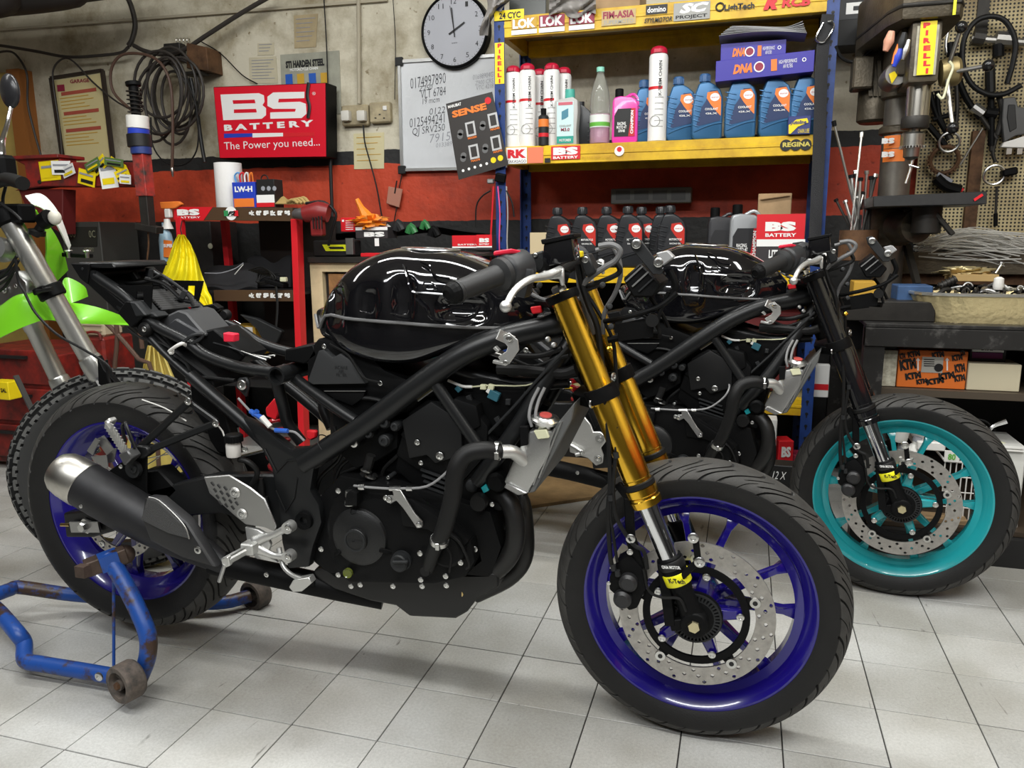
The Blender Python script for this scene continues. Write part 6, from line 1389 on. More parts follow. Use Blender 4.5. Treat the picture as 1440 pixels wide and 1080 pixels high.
for z_, nm in ((P(330, 293, Yr).z, 'shelf_board'), (P(360, 410, Yr).z, 'shelf_board'), (.35, 'shelf_board')): M().bb(P(246, 300, Yr).x, P(416, 300, Yr).x, Yr+.006, Yr+.34, z_-.012, z_-.002).build(nm, BKWALL, rr, smooth=0)
M().bb(P(300, 300, Yr).x, P(416, 300, Yr).x, Yr+.34, Yr+.345, .35, P(330, 297, Yr).z-.02).build('back_panel', mat('dark_brown_panel', (.016, .011, .009), .6), rr, smooth=0)
zt = P(330, 293, Yr).z-.001
q = P(307, 292, Yr); t = thing('paper_roll', 'large white paper towel roll on the red rack', 'paper roll', (q.x, Yr+.09, zt))
M().lathe([(.018, 0), (.060, 0), (.062, .004), (.060, .205), (.018, .206), (.018, 0)], (0, 0, 0), (0, 0, 1), 40).build('roll', mat('soft_white_paper', (.80, .79, .77), .8, bump=.4, bscale=40), t, world=False)
t, c = boxthing('spark_plug_box', 'blue and orange carton right of the paper roll', 'box', 327, 359, 256, 292, Yr+.02, .07, BLUEPR, zb=zt)
ptext('LW-H', 330, 355, 262, 270, Yr+.019, WHITE, c, bold=.05); M().bb(*rect(329, 357, 276, 291, Yr+.018)[:2], Yr+.018, Yr+.02, *rect(329, 357, 279, 291, Yr+.018)[2:]).build('printed_panel', ORG, c, smooth=0)
for k, mm in enumerate((mat('lead_blue', (.1, .3, .6), .4), RED, WHITEP, ORG)): M().tube([P(333+6*k, 258, Yr+.05), P(330+7*k, 247, Yr+.05), P(336+6*k, 243, Yr+.05), P(338+6*k, 256, Yr+.06)], .004, 6, 3).build('lead', mm, t)
t, c = boxthing('bulb_box', 'black and white carton with round picture beside the blue one', 'box', 361, 386, 252, 292, Yr+.02, .07, BLACK, zb=zt)
for k in range(3): M().lathe([(0, -.001), (.010, -.001), (.010, 0)], P(370+8*k, 265, Yr+.0195), (0, 1, 0), 14).build('round_print', GINK, c)
card('printed_strip', WHITE, c, 361, 386, 274, 285, Yr+.0195); card('printed_strip', RED, c, 361, 386, 285, 291, Yr+.0195); M().ring(P(372, 252, Yr+.05), .018, .003, (0, 1, 0), 14, 5).build('handle', BLACK, t)
t = thing('work_glove', 'crumpled tan work glove on the red rack', 'glove', P(400, 290, Yr)[:])
m = M(); m.grid(lambda u, v: tuple(P(lerp(385, 425, u), lerp(286, 279, v)-5*math.sin(u*7)*v, Yr+.02+v*.07)), 16, 6); m.build('cuff', mat('tan_glove', (.40, .28, .10), .8), t, solid=.004, smooth=80)
for k in range(4): M().tube([P(404+k*4, 284, Yr+.02), P(412+k*5, 281-k, Yr+.01), P(420+k*5, 286, Yr)], .007, 8, 3).build('finger', mat('tan_glove', (0, 0, 0)), t)
# cordless drill
t = thing('cordless_drill', 'dark red and black cordless drill at the end of the red rack', 'drill', P(440, 330, Yr-.04)[:])
M().lathe([(0, -.02), (.012, -.02), (.020, -.01), (.026, .02), (.026, .05)], P(418, 301, Yr-.05), (1, .1, .05), 22).build('chuck', mat('chuck_grey', (.10, .09, .09), .4, .3), t)
M().tube([P(428, 301, Yr-.05), P(448, 298, Yr-.04), P(462, 300, Yr-.03)], [.034, .044, .038], 18, 3).build('motor_housing', mat('dark_red_plastic', (.20, .015, .015), .4), t)
M().bar(P(446, 300, Yr-.045), P(448, 332, Yr-.045), .055, .04, (0, 1, 0)).build('handle', mat('dark_red_plastic', (0, 0, 0)), t, bevel=.006); M().tube([P(430, 286, Yr-.04), P(455, 284, Yr-.03), P(472, 300, Yr-.02), P(468, 320, Yr-.02), P(462, 345, Yr)], .006, 8, 4).build('lead', RUB, t)
for k in range(4): M().bar(P(440+k*4, 304, Yr-.075), P(441+k*4, 322, Yr-.075), .004, .004).build('vent_rib', BLACK, t)
# trigger spray bottle
t = thing('trigger_spray_bottle', 'trigger spray bottle with orange head and red label', 'bottle', P(236, 366, 1.74)[:])
M().lathe([(.030, -.005), (.032, 0), (.032, .09), (.026, .12), (.013, .15), (.012, .17)], P(236, 366, 1.74), (0, 0, 1), 22).build('body', mat('blueish_clear_plastic', (.30, .45, .55), .25), t)
M().bar(P(236, 362, 1.705), P(236, 338, 1.705), .045, .002, (0, 1, 0)).build('label_print', ORG, t); ptext('SUPER', 230, 243, 343, 348, 1.70, WHITE, t, bold=.05)
M().lathe([(.026, 0), (.015, .03), (.013, .045)], P(236, 322, 1.74), (0, 0, 1), 18).build('collar', WHITEP, t); M().box(P(237, 300, 1.74), (.03, .025, .04)).build('trigger_body', WHITEP, t, bevel=.004)
M().prism([P(x, y, 1.73) for x, y in ((224, 284), (250, 283), (255, 287), (246, 293), (226, 294))], (0, .022, 0)).build('spray_head', ORG, t, bevel=.003)
# yellow bag
t = thing('plastic_bag', 'bright yellow plastic bag hanging from the red rack', 'bag', P(255, 430, 1.63)[:])
YB_ = mat('yellow_bag_film', (.82, .70, .01), .45, bump=.5, bscale=25)
def bagf(u, v):
    prof = [(0, 251, 259), (.12, 244, 268), (.3, 238, 276), (.55, 228, 284), (.7, 215, 290), (.78, 214, 292), (.86, 250, 297), (1, 276, 299)]
    for i in range(len(prof)-1):
        if prof[i][0] <= v <= prof[i+1][0]: break
    k = (v-prof[i][0])/(prof[i+1][0]-prof[i][0]); xa = lerp(prof[i][1], prof[i+1][1], k); xb = lerp(prof[i][2], prof[i+1][2], k)
    return tuple(P(lerp(xa, xb, u), lerp(330, 432, v), 1.62-.045*math.sin(PI*u)*min(1, v*2)+.012*math.sin(u*24+v*5)))
M().grid(bagf, 40, 40).build('bag_film', YB_, t, solid=.0015, smooth=80)
M().tube([P(256, 311, 1.70), P(254, 322, 1.68), P(256, 331, 1.65)], .0025, 6, 3).build('string', BLACK, t)
t = thing('plastic_bag', 'lower dull yellow bag bundle seen under the tail, behind the tyre', 'bag', P(215, 760, 1.3)[:2]+(0,))
M().grid(lambda u, v: tuple(P(lerp(lerp(208, 150, v), lerp(226, 300, min(1, v*1.6)), u), lerp(486, 760, v), 1.3+.015*math.sin(u*26))), 30, 8).build('bag_film', mat('dull_yellow_film', (.62, .50, .14), .5), t, solid=.0015, smooth=80)
# soft black bags and cables on the middle level
t = thing('rider_bag', 'slumped black fabric bag on the middle level of the red rack', 'bag', P(330, 405, Yr)[:])
M().grid(lambda u, v: tuple(P(lerp(285, 362, u), lerp(406, 384-14*math.sin(u*2.6), v)-3*math.sin(u*9), Yr+.05+.15*v)), 20, 8).build('fabric', mat('black_fabric', (.016, .016, .018), .85, bump=.5, bscale=300), t, solid=.02, smooth=80)
M().tube([P(x, y, Yr+.03) for x, y in ((288, 384), (310, 384), (330, 378), (342, 370))], .0025, 6, 4).build('piping', GINK, t); M().tube([P(x, y, Yr+.03) for x, y in ((330, 386), (342, 372))], .002, 6).build('zip', WHITEP, t)
t = thing('rider_bag', 'second black fabric heap behind the cables on the red rack', 'bag', P(390, 400, Yr)[:])
M().grid(lambda u, v: tuple(P(lerp(352, 412, u), lerp(405, 366-6*math.sin(u*8), v), Yr+.26+.05*v)), 20, 8).build('fabric', mat('black_fabric', (0, 0, 0)), t, solid=.02, smooth=80)
t = thing('cable_tangle', 'tangle of black leads with a pale plug on the red rack', 'cable', P(385, 400, Yr)[:])
for k in range(6): M().tube([P(350+3*k, 380+k, Yr+.02), P(370+4*k, 376+3*k, Yr), P(388-4*k, 392+k, Yr-.005), P(366-k, 400-k, Yr), P(364+5*k, 384, Yr+.02), P(400, 388+k, Yr+.02)], .003, 6, 5).build('lead', RUB, t)
M().bar(P(376, 394, Yr), P(402, 402, Yr), .05, .02).build('charger_brick', PLAST, t, bevel=.004); M().box(P(399, 393, Yr-.01), (.03, .02, .02)).build('plug', CREAM, t, bevel=.003); M().tube([P(388, 402, Yr-.02), P(390, 430, Yr-.02), P(388, 460, Yr-.02)], .006, 6, 3, flat=.3).build('strap', BLACK, t)
t, c = boxthing('parts_box', 'yellow and white can-shaped parts box under the red rack', 'box', 326, 360, 458, 500, Yr+.05, .1, mat('amber_carton', (.45, .26, .03), .5)); card('printed_strip', WHITE, c, 346, 356, 460, 488, Yr+.05)
t = thing('fairing_panel', 'black angular plastic fairing panel under the red rack', 'panel', P(380, 470, Yr)[:])
M().prism([P(x, y, Yr+.02) for x, y in ((336, 442), (360, 448), (396, 466), (388, 484), (372, 484), (360, 462))], (0, .03, 0)).build('panel', PLASTG, t, bevel=.004); M().ring(P(330, 455, Yr-.02), .022, .003, (0, 1, .3), 4, 6, (1.3, .8)).build('wire_loop', STEEL, t)
# ---- cabinet with cream frame and bench left of the rack ----
Yc_ = 1.82; xl = P(436, 380, Yc_).x; ztop = P(440, 361, Yc_).z-.026
cb = thing('workbench_cabinet', 'cream-framed wooden cabinet with black top behind the tank', 'cabinet', (-.15, Yc_+.2, 0))
CRE = mat('cream_wood', (.62, .50, .30), .6, var=.25, vscale=12)
M().bb(xl, .22, Yc_-.02, 2.3, ztop-.001, ztop+.025).build('worktop', DARK, cb, bevel=.003, smooth=0)
M().bb(xl, xl+.06, Yc_, Yc_+.03, 0, ztop-.002).build('frame_stile', CRE, cb, smooth=0); M().bb(xl+.06, .22, Yc_, Yc_+.03, ztop-.04, ztop-.002).build('frame_rail', CRE, cb, smooth=0); M().bb(.16, .22, Yc_, Yc_+.03, 0, ztop-.002).build('frame_stile', CRE, cb, smooth=0)
M().bb(xl+.005, .21, Yc_+.03, 2.28, 0, ztop-.02).build('carcass', mat('dark_brown_panel', (0, 0, 0)), cb, smooth=0)
M().bb(xl+.085, xl+.25, Yc_+.01, Yc_+.03, ztop-.25, ztop-.05).build('door_panel', mat('amber_wood', (.32, .16, .06), .5, var=.5, vscale=20), cb, smooth=0)
zb_ = ztop+.025
bsbox('battery_box', 'red and white battery box on the bench left of the blue post', 636, 680, 331, 354, 1.86, .08, .68, '  ', zb=zb_+.03)
t, c = boxthing('battery_box', 'black battery lying under the red and white battery box', 'battery', 634, 690, 353, 366, 1.85, .12, BLACK, zb=zb_)
t2 = bsbox('battery_box', 'small red battery box with white letters against the blue post', 670, 692, 330, 353, 1.84, .06, .7, zb=zb_+.03)
ptext('BTX7A', 650, 668, 349, 354, 1.858, BLACK, t2, bold=.04)
t, c = boxthing('relay_box', 'red printed carton left of the crumpled orange bag', 'box', 479, 499, 306, 326, 1.9, .08, RED, zb=None)
for k in range(5): card('print_line', WHITE, c, 486, 497, 310+k*3, 311+k*3, 1.9)
card('print_dot', WHITE, c, 481, 484, 309, 312, 1.9)
t = thing('plastic_bag', 'crumpled orange plastic bag on the black battery box', 'bag', P(520, 320, 1.9)[:])
random.seed(11)
def crump(c, r, sc_, n=22, m=14, a=.25, seed=0):
    mb = M(); rs = random.Random(seed); ph = [(rs.uniform(2, 7), rs.uniform(2, 7), rs.uniform(0, 6)) for _ in range(5)]
    def f(u, v):
        th, fi = 2*PI*u, PI*v; k = 1+sum(a/5*math.sin(p*th+q*fi*2+s)*math.sin(fi) for p, q, s in ph)*2
        return (c.x+r*sc_[0]*k*math.sin(fi)*math.cos(th), c.y+r*sc_[1]*k*math.sin(fi)*math.sin(th), c.z+r*sc_[2]*k*math.cos(fi))
    return mb.grid(f, n, m, cu=True)
OB = mat('orange_film', (.85, .25, .02), .4, bump=.5, bscale=60)
crump(P(520, 312, 1.9), .06, (1.1, .7, .55), a=.5).build('bag_film', OB, t, smooth=25); M().tube([P(502, 280, 1.9), P(508, 292, 1.9), P(518, 308, 1.9)], [.010, .014, .03], 7, 3).build('bag_handle', OB, t, smooth=25)
bsbox('battery_box', 'black battery box printed with white letters, under the orange bag', 500, 545, 319, 335, 1.88, .1, .02, 'BS')
c = [o for o in bpy.data.objects if o.name.startswith('battery_box')][-1]
card('sticker', WHITE, c, 527, 533, 335, 346, 1.87); ptext('BS', 512, 541, 326, 333, 1.878, WHITE, c, bold=.07)
t, c = boxthing('battery_charger', 'black charger with bright lime label left of the tank', 'charger', 440, 495, 338, 360, 1.84, .09, BLACK, .006, zb=zb_)
M().prism([P(x, y, 1.837) for x, y in ((453, 344), (487, 344), (491, 353), (458, 353))], (0, .003, 0)).build('label_print', mat('lime_label', (.75, .80, .02), .4), c, smooth=0); M().prism([P(x, y, 1.835) for x, y in ((462, 347), (482, 347), (484, 350), (464, 350))], (0, .003, 0)).build('label_window', BLACK, c, smooth=0)
t, c = boxthing('battery_box', 'flat red box on the bench beside the lime-labelled charger', 'box', 507, 540, 356, 361, 1.84, .08, RED, zb=zb_)
for x, y0, y1 in ((490, 322, 356),): t, c = boxthing('steel_bracket', 'small upright grey bracket on the bench by the charger', 'bracket', 486, 496, 335, 358, 1.83, .02, ALU, .001)
t = thing('tail_panel', 'curved black tail plastic lying on the bench behind the tank', 'panel', P(600, 345, 2.05)[:])
M().grid(lambda u, v: tuple(P(lerp(472, 690, u), 328-6*math.sin(u*PI)+lerp(0, 9, v)-5*math.exp(-((u-.62)/.15)**2), 2.02+.10*v)), 40, 6).build('shell', PLAST, t, solid=.004, smooth=80)
for k, (x, y, mm, r) in enumerate(((560, 318, PLASTG, .02), (578, 322, mat('bottle_green', (.03, .16, .05), .3), .016), (597, 316, mat('bottle_green', (0, 0, 0)), .012), (545, 322, WHITEP, .010), (610, 326, PLAST, .018))): 
    t = thing('spare_part', ['dark knob among parts behind the tank', 'dark green tube among parts behind the tank', 'green cable end right of the dark green tube', 'tiny white cap behind the tank left of the knob', 'black rubber part right of the green pieces'][k], 'part', P(x, y+8, 1.95)[:]); M().tube([P(x-4, y+6, 1.95), P(x, y-4, 1.95), P(x+6, y+6, 1.95)], r, 10, 3).build('body', mm, t)
t = thing('blister_pack', 'clear blister pack hanging under the whiteboard', 'package', P(553, 290, WY-.03)[:])
M().prism([P(x, y, WY-.03) for x, y in ((546, 262), (566, 266), (561, 292), (543, 286))], (0, .006, 0)).build('card', mat('pinkish_clear', (.45, .20, .14), .4), t, smooth=0, bevel=.002); M().tube([P(555, 272, WY-.03), P(558, 254, WY-.03)], .004, 6).build('hook', BLACK, t)
# ---------------- right side: bench, drill press, pegboard ----------------
Yw = 1.35; xb0 = 1.655; ztp = P(1320, 457, Yw).z
bn = thing('steel_workbench', 'grimy black steel workbench along the right side', 'workbench', (2.3, 1.8, 0))
BM = mat('chipped_black_bench', (.022, .021, .02), .45, .3, var=.8, vscale=26, c2=(.10, .095, .09), thr=(.55, .75))
zl = P(1320, 490, Yw).z; zs = P(1320, 545, Yw+.04).z
M().bb(xb0, 3.2, Yw, 2.36, ztp-.012, ztp).build('bench_top', BM, bn, smooth=0, bevel=.002)
M().bb(xb0, 3.2, Yw, Yw+.03, zl, ztp-.013).build('front_rail', BM, bn, smooth=0, bevel=.002)
for x, y in ((xb0+.03, Yw+.03), (xb0+.03, 2.3), (3.15, Yw+.03)): M().bb(x-.03, x+.03, y-.025, y+.025, .0, ztp-.013).build('leg', BM, bn, smooth=0)
M().bb(xb0+.01, 3.2, Yw+.03, 2.3, zs-.03, zs-.008).build('lower_shelf', mat('dark_brown_shelf', (.06, .045, .03), .6), bn, smooth=0)
M().bb(xb0, 3.2, 2.28, 2.30, .03, ztp-.02).build('back_panel', BKWALL, bn, smooth=0)
M().bb(1.70, 3.2, 1.30, 1.33, 0, .09).build('kick_board', BKWALL, bn, smooth=0)
M().bb(1.70, 3.2, 1.335, 2.2, .09, .105).build('bottom_shelf', mat('dark_wood_board', (.05, .035, .022), .6), bn, smooth=0)
Yx = Yw+.06; zsf = zs-.007
t, c = boxthing('oil_filter_box', 'off-white speckled parts box on the lower bench shelf, leftmost', 'box', 1218, 1261, 492, 545, Yx, .1, mat('speckled_white_carton', (.62, .60, .48), .7, var=.35, vscale=60, c2=(.30, .27, .2)), zb=zsf)
ptext('S', 1226, 1236, 533, 540, Yx-.001, RED, c, bold=.08); ptext('A F', 1232, 1245, 494, 499, Yx-.001, BLACK, c, bold=.05)
t, c = boxthing('parts_box', 'dull black box on top of the speckled white one', 'box', 1220, 1262, 474, 491, Yx+.01, .1, BLACK)
t, c = boxthing('parts_box', 'orange carton covered in black slanted lettering under the bench', 'box', 1263, 1360, 493, 537, Yx, .12, mat('orange_carton', (.70, .16, .02), .6), zb=zsf)
BKO = mat('black_print', (0, 0, 0))
for i, (x, y, w_, h) in enumerate(((1266, 508, 20, 12), (1275, 527, 18, 7), (1278, 497, 14, 6), (1305, 535, 20, 6), (1312, 498, 14, 6), (1340, 502, 12, 6), (1344, 515, 14, 9), (1344, 530, 18, 7), (1322, 527, 18, 7), (1262, 500, 10, 6), (1352, 496, 10, 5), (1290, 536, 12, 5))): qtext('KTM', max(1265, x-w_*.12), min(1357, x+w_*1.12), y-3.5, y+h*1.15-2, Yx-.001, .22, BKO, c, bold=.08)
card('address_label', mat('grey_label', (.38, .37, .33), .6), c, 1296, 1326, 502, 524, Yx-.001); M().lathe([(0, -.001), (.013, -.001)], P(1320, 517, Yx-.0025), (0, 1, 0), 16).build('round_print', BLACK, c, fix=False)
for k in range(4): card('print_line', BLACK, c, 1299, 1314, 505+k*3, 506+k*3, Yx-.0025)
for x in (1291, 1332): M().prism([P(x+a, 512+b_, Yx-.001) for a, b_ in ((-1, 9), (1, 9), (1, -5), (3, -5), (0, -9), (-3, -5), (-1, -5))], (0, .0008, 0)).build('arrow_print', WHITE, c, smooth=0)
t, c = boxthing('parts_box', 'small white labelled carton above the orange one', 'box', 1272, 1303, 474, 490, Yx+.03, .1, mat('grey_white_carton', (.45, .45, .42), .6)); card('print_line', BLACK, c, 1275, 1297, 479, 482, Yx+.03)
t, c = boxthing('battery_box', 'black carton with white and purple label above the cream block', 'box', 1364, 1416, 476, 509, Yx+.05, .1, BLACK); card('printed_panel', WHITE, c, 1367, 1412, 486, 495, Yx+.049); ptext('BTX9', 1380, 1398, 488, 493, Yx+.047, BLACK, c, bold=.05); card('printed_panel', mat('purple_print', (.16, .01, .10), .5), c, 1367, 1410, 496, 504, Yx+.049)
t, c = boxthing('cardboard_sleeve', 'plain cream cardboard sleeve at the right end of the lower shelf', 'box', 1361, 1436, 512, 539, Yx, .12, mat('cream_card', (.60, .54, .38), .7), zb=zsf)
# under the bench: wire baskets and bins
def basket(label, x0, x1, y0, y1, Y, dep, n=7, mm=WHITEP, cat='basket'):
    a, b_, c, d = rect(x0, x1, y0, y1, Y); t = thing('wire_basket', label, cat, ((a+b_)/2, Y+dep/2, c))
    for z_ in (c, d): M().tube([(a, Y, z_), (b_, Y, z_), (b_, Y+dep, z_), (a, Y+dep, z_)], .004, 6, closed=True).build('rim_wire', mm, t)
    for k in range(n+1):
        x = lerp(a, b_, k/n); M().tube([(x, Y, d), (x, Y, c), (x, Y+dep, c)], .002, 6).build('wire', mm, t)
    for k in range(1, 4): z_ = lerp(c, d, k/4); M().tube([(a, Y, z_), (b_, Y, z_)], .002, 6).build('wire', mm, t)
    return t
basket('white wire basket standing under the bench behind the turquoise wheel', 1325, 1382, 650, 735, 1.40, .2)
t, c = boxthing('storage_bin', 'translucent white bin under the bench at the right edge', 'bin', 1404, 1438, 628, 745, 1.38, .2, mat('milky_plastic', (.62, .62, .58), .35), .004)
for k in range(2): card('bin_rim', WHITEP, c, 1400, 1440, 628+k*4, 630+k*4, 1.375, .006)
t, c = boxthing('storage_bin', 'flat white open tray above the wire basket', 'tray', 1290, 1330, 622, 634, 1.42, .15, WHITEP, .003)
t, c = boxthing('number_plate_tag', 'white tag with green digits beside the wire basket', 'tag', 1328, 1350, 634, 650, 1.385, .004, WHITEP, .001); ptext('80', 1333, 1344, 638, 647, 1.384, mat('leaf_green', (0, 0, 0)), c, bold=.03)
t, c = boxthing('wood_plank', 'rough timber plank on the floor under the bench', 'plank', 1236, 1362, 727, 745, 1.36, .06, mat('rough_timber', (.40, .27, .14), .8, var=.6, vscale=20, stretch=(1, 8, 8)), .003)
for i, (x, y, l_) in enumerate(((1262, 600, 'rolled milky plastic bottle under the bench left'), (1255, 650, 'white plastic funnel under the bench left'), (1276, 640, 'pale cloth bundle behind the turquoise spokes'))):
    t = thing('plastic_bottle', l_, 'bottle', P(x, y+20, 1.45)[:]); M().lathe([(.025, 0), (.028, .01), (.028, .07), (.012, .09), (.012, .10), (0, .10)], P(x, y+20, 1.45), (.2, 0, 1), 16).build('body', mat('milky_plastic', (0, 0, 0)), t); M().lathe([(.014, .10), (.014, .115), (0, .115)], P(x, y+20, 1.45), (.2, 0, 1), 12).build('cap', GINK, t)
t = thing('brake_lever_part', 'chrome lever lying in the dark under the bench', 'lever', P(1395, 600, 1.4)[:]); M().tube([P(1388, 612, 1.40), P(1395, 600, 1.40), P(1415, 592, 1.40)], [.008, .006, .009], 10, 3).build('lever', CHROME, t)
for i, pts in enumerate(([(1350, 600), (1365, 590), (1385, 592), (1400, 605)], [(1395, 625), (1408, 622), (1425, 632), (1432, 650)], [(1378, 622), (1390, 630), (1396, 650)])): conduit('loose_cable', ['dark cable arching under the bench', 'yellowish cable by the white bin', 'white cable beside the tyre under the bench'][i], pts, .003, (RUB, CREAM, WHITEP)[i], 'cable', 1.42)
# ---- things on the bench ----
t, c = boxthing('tool_case', 'long flat black steel case on the bench behind the fork', 'case', 1186, 1316, 424, 453, 1.42, .14, DARK, .003, zb=ztp)
t, c = boxthing('tool_case', 'small blue case on the bench left of the foil tray', 'case', 1262, 1312, 402, 424, 1.50, .12, mat('dusty_blue', (.04, .09, .20), .5, var=.3, vscale=20), .003)
t, c = boxthing('parts_box', 'tan box with foil on the bench behind the brake bracket', 'box', 1200, 1232, 396, 424, 1.56, .1, mat('amber_carton', (0, 0, 0)))
t = thing('foil_tray', 'large gold foil tray heaped with small metal parts', 'tray', P(1400, 460, 1.40)[:])
tz = ztp; cxt, cyt = P(1412, 440, 1.52).x, 1.53
FOIL = mat('gold_foil', (.74, .62, .34), .38, .6, bump=.9, bscale=60)
TX, TY = .24, .13
def trayf(u, v):
    a = 2*PI*u; k = 1+.16*v+.012*math.sin(a*26)*v; e = .55
    return (cxt+TX*k*math.copysign(abs(math.cos(a))**e, math.cos(a)), cyt+TY*k*math.copysign(abs(math.sin(a))**e, math.sin(a)), tz+.002+.085*v)
M().grid(trayf, 104, 6, cu=True).build('tray_wall', FOIL, t, solid=.002, smooth=50)
M().tube([V(trayf(i/80, 1))+V((0, 0, .002)) for i in range(80)], .006, 6, closed=True).build('rolled_rim', mat('bright_foil', (.75, .75, .70), .3, .9), t)
random.seed(5)
for k in range(70):
    a, r = random.uniform(0, 2*PI), random.uniform(0, .9)**.5; p = V((cxt+TX*.9*r*math.cos(a), cyt+TY*.9*r*math.sin(a), tz+.07+random.uniform(0, .035)))
    d = V((random.uniform(-1, 1), random.uniform(-1, 1), random.uniform(-.3, .5))).normalized()*random.uniform(.015, .04); m = M()
    if k % 3 == 0: m.ring(p, random.uniform(.008, .016), .003, d, 14, 6)
    elif k % 3 == 1: m.tube([p-d, p+V((0, 0, .008)), p+d], random.uniform(.003, .007), 8, 2)
    else: m.bar(p-d, p+d, random.uniform(.006, .014), .005)
    m.build('metal_part', (DARK, STEEL, PLAST, ALU)[k % 4], t)
M().lathe([(.012, 0), (.016, .01), (.014, .035), (.006, .04), (0, .04)], (cxt-.03, cyt-.03, tz+.10), (0, 0, 1), 14).build('float_cap', WHITEP, t)
t = thing('foil_scrap', 'crumpled gold foil on a tan tray behind the foil tray', 'foil', P(1380, 385, 1.75)[:]); crump(P(1358, 382, 1.75), .05, (1.3, .6, .35), a=.6, seed=4).build('foil', FOIL, t, smooth=20)
t, c = boxthing('parts_tray', 'shallow tan tray holding foil and a bolt', 'tray', 1340, 1405, 386, 396, 1.70, .12, mat('tan_card', (.50, .34, .14), .6)); M().tube([P(1400, 384, 1.72), P(1408, 372, 1.72)], .004, 8).lathe([(0, 0), (.009, 0), (.009, .006), (0, .006)], P(1408, 371, 1.72), (.3, 0, 1), 8).build('bolt', STEEL, t)
t = thing('pipe_hook', 'dark conical spring and pipe stub left of the foil tray', 'part', P(1330, 405, 1.6)[:]); M().tube([P(1320, 404, 1.6), P(1345, 392, 1.6)], .012, 12).build('stub', DARK, t)
for k in range(5): M().ring(P(1322+k*5, 403-k*2.4, 1.6), .014, .002, (1, 0, .4), 14, 5).build('coil_turn', DARK, t)
# rail of shelf with spokes bundle
Yz = 1.95; za = P(1370, 366, Yz).z
t = thing('wall_shelf', 'grimy metal shelf carrying a heap of spokes and wires', 'shelf', (2.3, Yz+.15, za-.05)); M().bb(1.80, 3.2, Yz, 2.3, za-.02, za).build('shelf_plate', DARK, t, smooth=0); M().bb(1.80, 3.2, Yz-.002, Yz+.01, za-.05, za+.03).build('shelf_lip', OLIVE, t, smooth=0); M().bb(1.80, 3.2, Yz+.03, 2.3, za-.09, za-.052).build('rust_strip', RUST, t, smooth=0)
sp = thing('spoke_bundle', 'heap of bright steel strips and spokes along the shelf', 'spoke', (2.2, 2.05, za), 0)
random.seed(9); m = M()
for k in range(190):
    x0 = random.uniform(1284, 1330); x1 = random.uniform(1400, 1475); y0 = random.uniform(336, 362); y1 = y0+random.uniform(-8, 14); bow = random.uniform(-16, 4); Y = 1.93+random.uniform(0, .18)
    m.tube([P(x0, y0, Y), P(lerp(x0, x1, .35), lerp(y0, y1, .35)+bow, Y), P(lerp(x0, x1, .7), lerp(y0, y1, .7)+bow*.7, Y), P(x1, y1, Y)], random.uniform(.0012, .0028), 5, 3)
o = m.build('spokes', mat('dull_spoke_steel', (.62, .61, .57), .4, .4), sp); o['kind'] = 'stuff'
# ---- pegboard ----
def pegmat():
    m = bpy.data.materials.new('perforated_hardboard'); m.use_nodes = True; nt = m.node_tree; N = nt.nodes; L = nt.links; b = N['Principled BSDF']
    g = N.new('ShaderNodeNewGeometry'); vm = N.new('ShaderNodeVectorMath'); vm.operation = 'SCALE'; vm.inputs[3].default_value = 1/.0138; L.new(g.outputs['Position'], vm.inputs[0])
    fr_ = N.new('ShaderNodeVectorMath'); fr_.operation = 'FRACTION'; L.new(vm.outputs[0], fr_.inputs[0]); su = N.new('ShaderNodeVectorMath'); su.operation = 'SUBTRACT'; su.inputs[1].default_value = (.5, .5, .5); L.new(fr_.outputs[0], su.inputs[0])
    mu = N.new('ShaderNodeVectorMath'); mu.operation = 'MULTIPLY'; mu.inputs[1].default_value = (1, 0, 1); L.new(su.outputs[0], mu.inputs[0]); ln = N.new('ShaderNodeVectorMath'); ln.operation = 'LENGTH'; L.new(mu.outputs[0], ln.inputs[0])
    r = N.new('ShaderNodeValToRGB'); e = r.color_ramp.elements; e[0].position = .27; e[1].position = .31; e[0].color = (.012, .01, .008, 1); e[1].color = (1, 1, 1, 1); L.new(ln.outputs['Value'], r.inputs[0])
    n = N.new('ShaderNodeTexNoise'); n.inputs['Scale'].default_value = 3; n.inputs['Detail'].default_value = 5; L.new(g.outputs['Position'], n.inputs[0]); r2 = N.new('ShaderNodeValToRGB'); r2.color_ramp.elements[0].position = .35; r2.color_ramp.elements[1].position = .65; r2.color_ramp.elements[0].color = (.20, .145, .065, 1); r2.color_ramp.elements[1].color = (.58, .49, .27, 1); L.new(n.outputs[0], r2.inputs[0])
    mx = N.new('ShaderNodeMix'); mx.data_type = 'RGBA'; mx.blend_type = 'MULTIPLY'; mx.inputs[0].default_value = 1; L.new(r.outputs[0], mx.inputs[6]); L.new(r2.outputs[0], mx.inputs[7]); L.new(mx.outputs[2], b.inputs['Base Color']); b.inputs['Roughness'].default_value = .6
    return m
Yg = 2.28; xg = P(1293, 200, Yg).x; zg = P(1350, 335, Yg).z
pb = thing('pegboard', 'tan perforated pegboard on the wall behind the drill press', 'pegboard', (2.3, Yg, zg)); M().bb(xg, 3.2, Yg, Yg+.008, zg, 2.4).build('board', pegmat(), pb, smooth=0)
for x in (1384, ): a = P(x, 0, Yg-.01); M().bb(a.x-.02, a.x+.02, Yg-.012, Yg-.001, P(x, 60, Yg).z, 2.4).build('batten', DARK, pb, smooth=0)
a = P(1372, 230, Yg-.02); M().bb(a.x-.022, a.x+.022, Yg-.03, Yg-.001, zg+.02, P(1372, 185, Yg).z).build('batten', RUST, pb, smooth=0)
Yt = Yg-.04
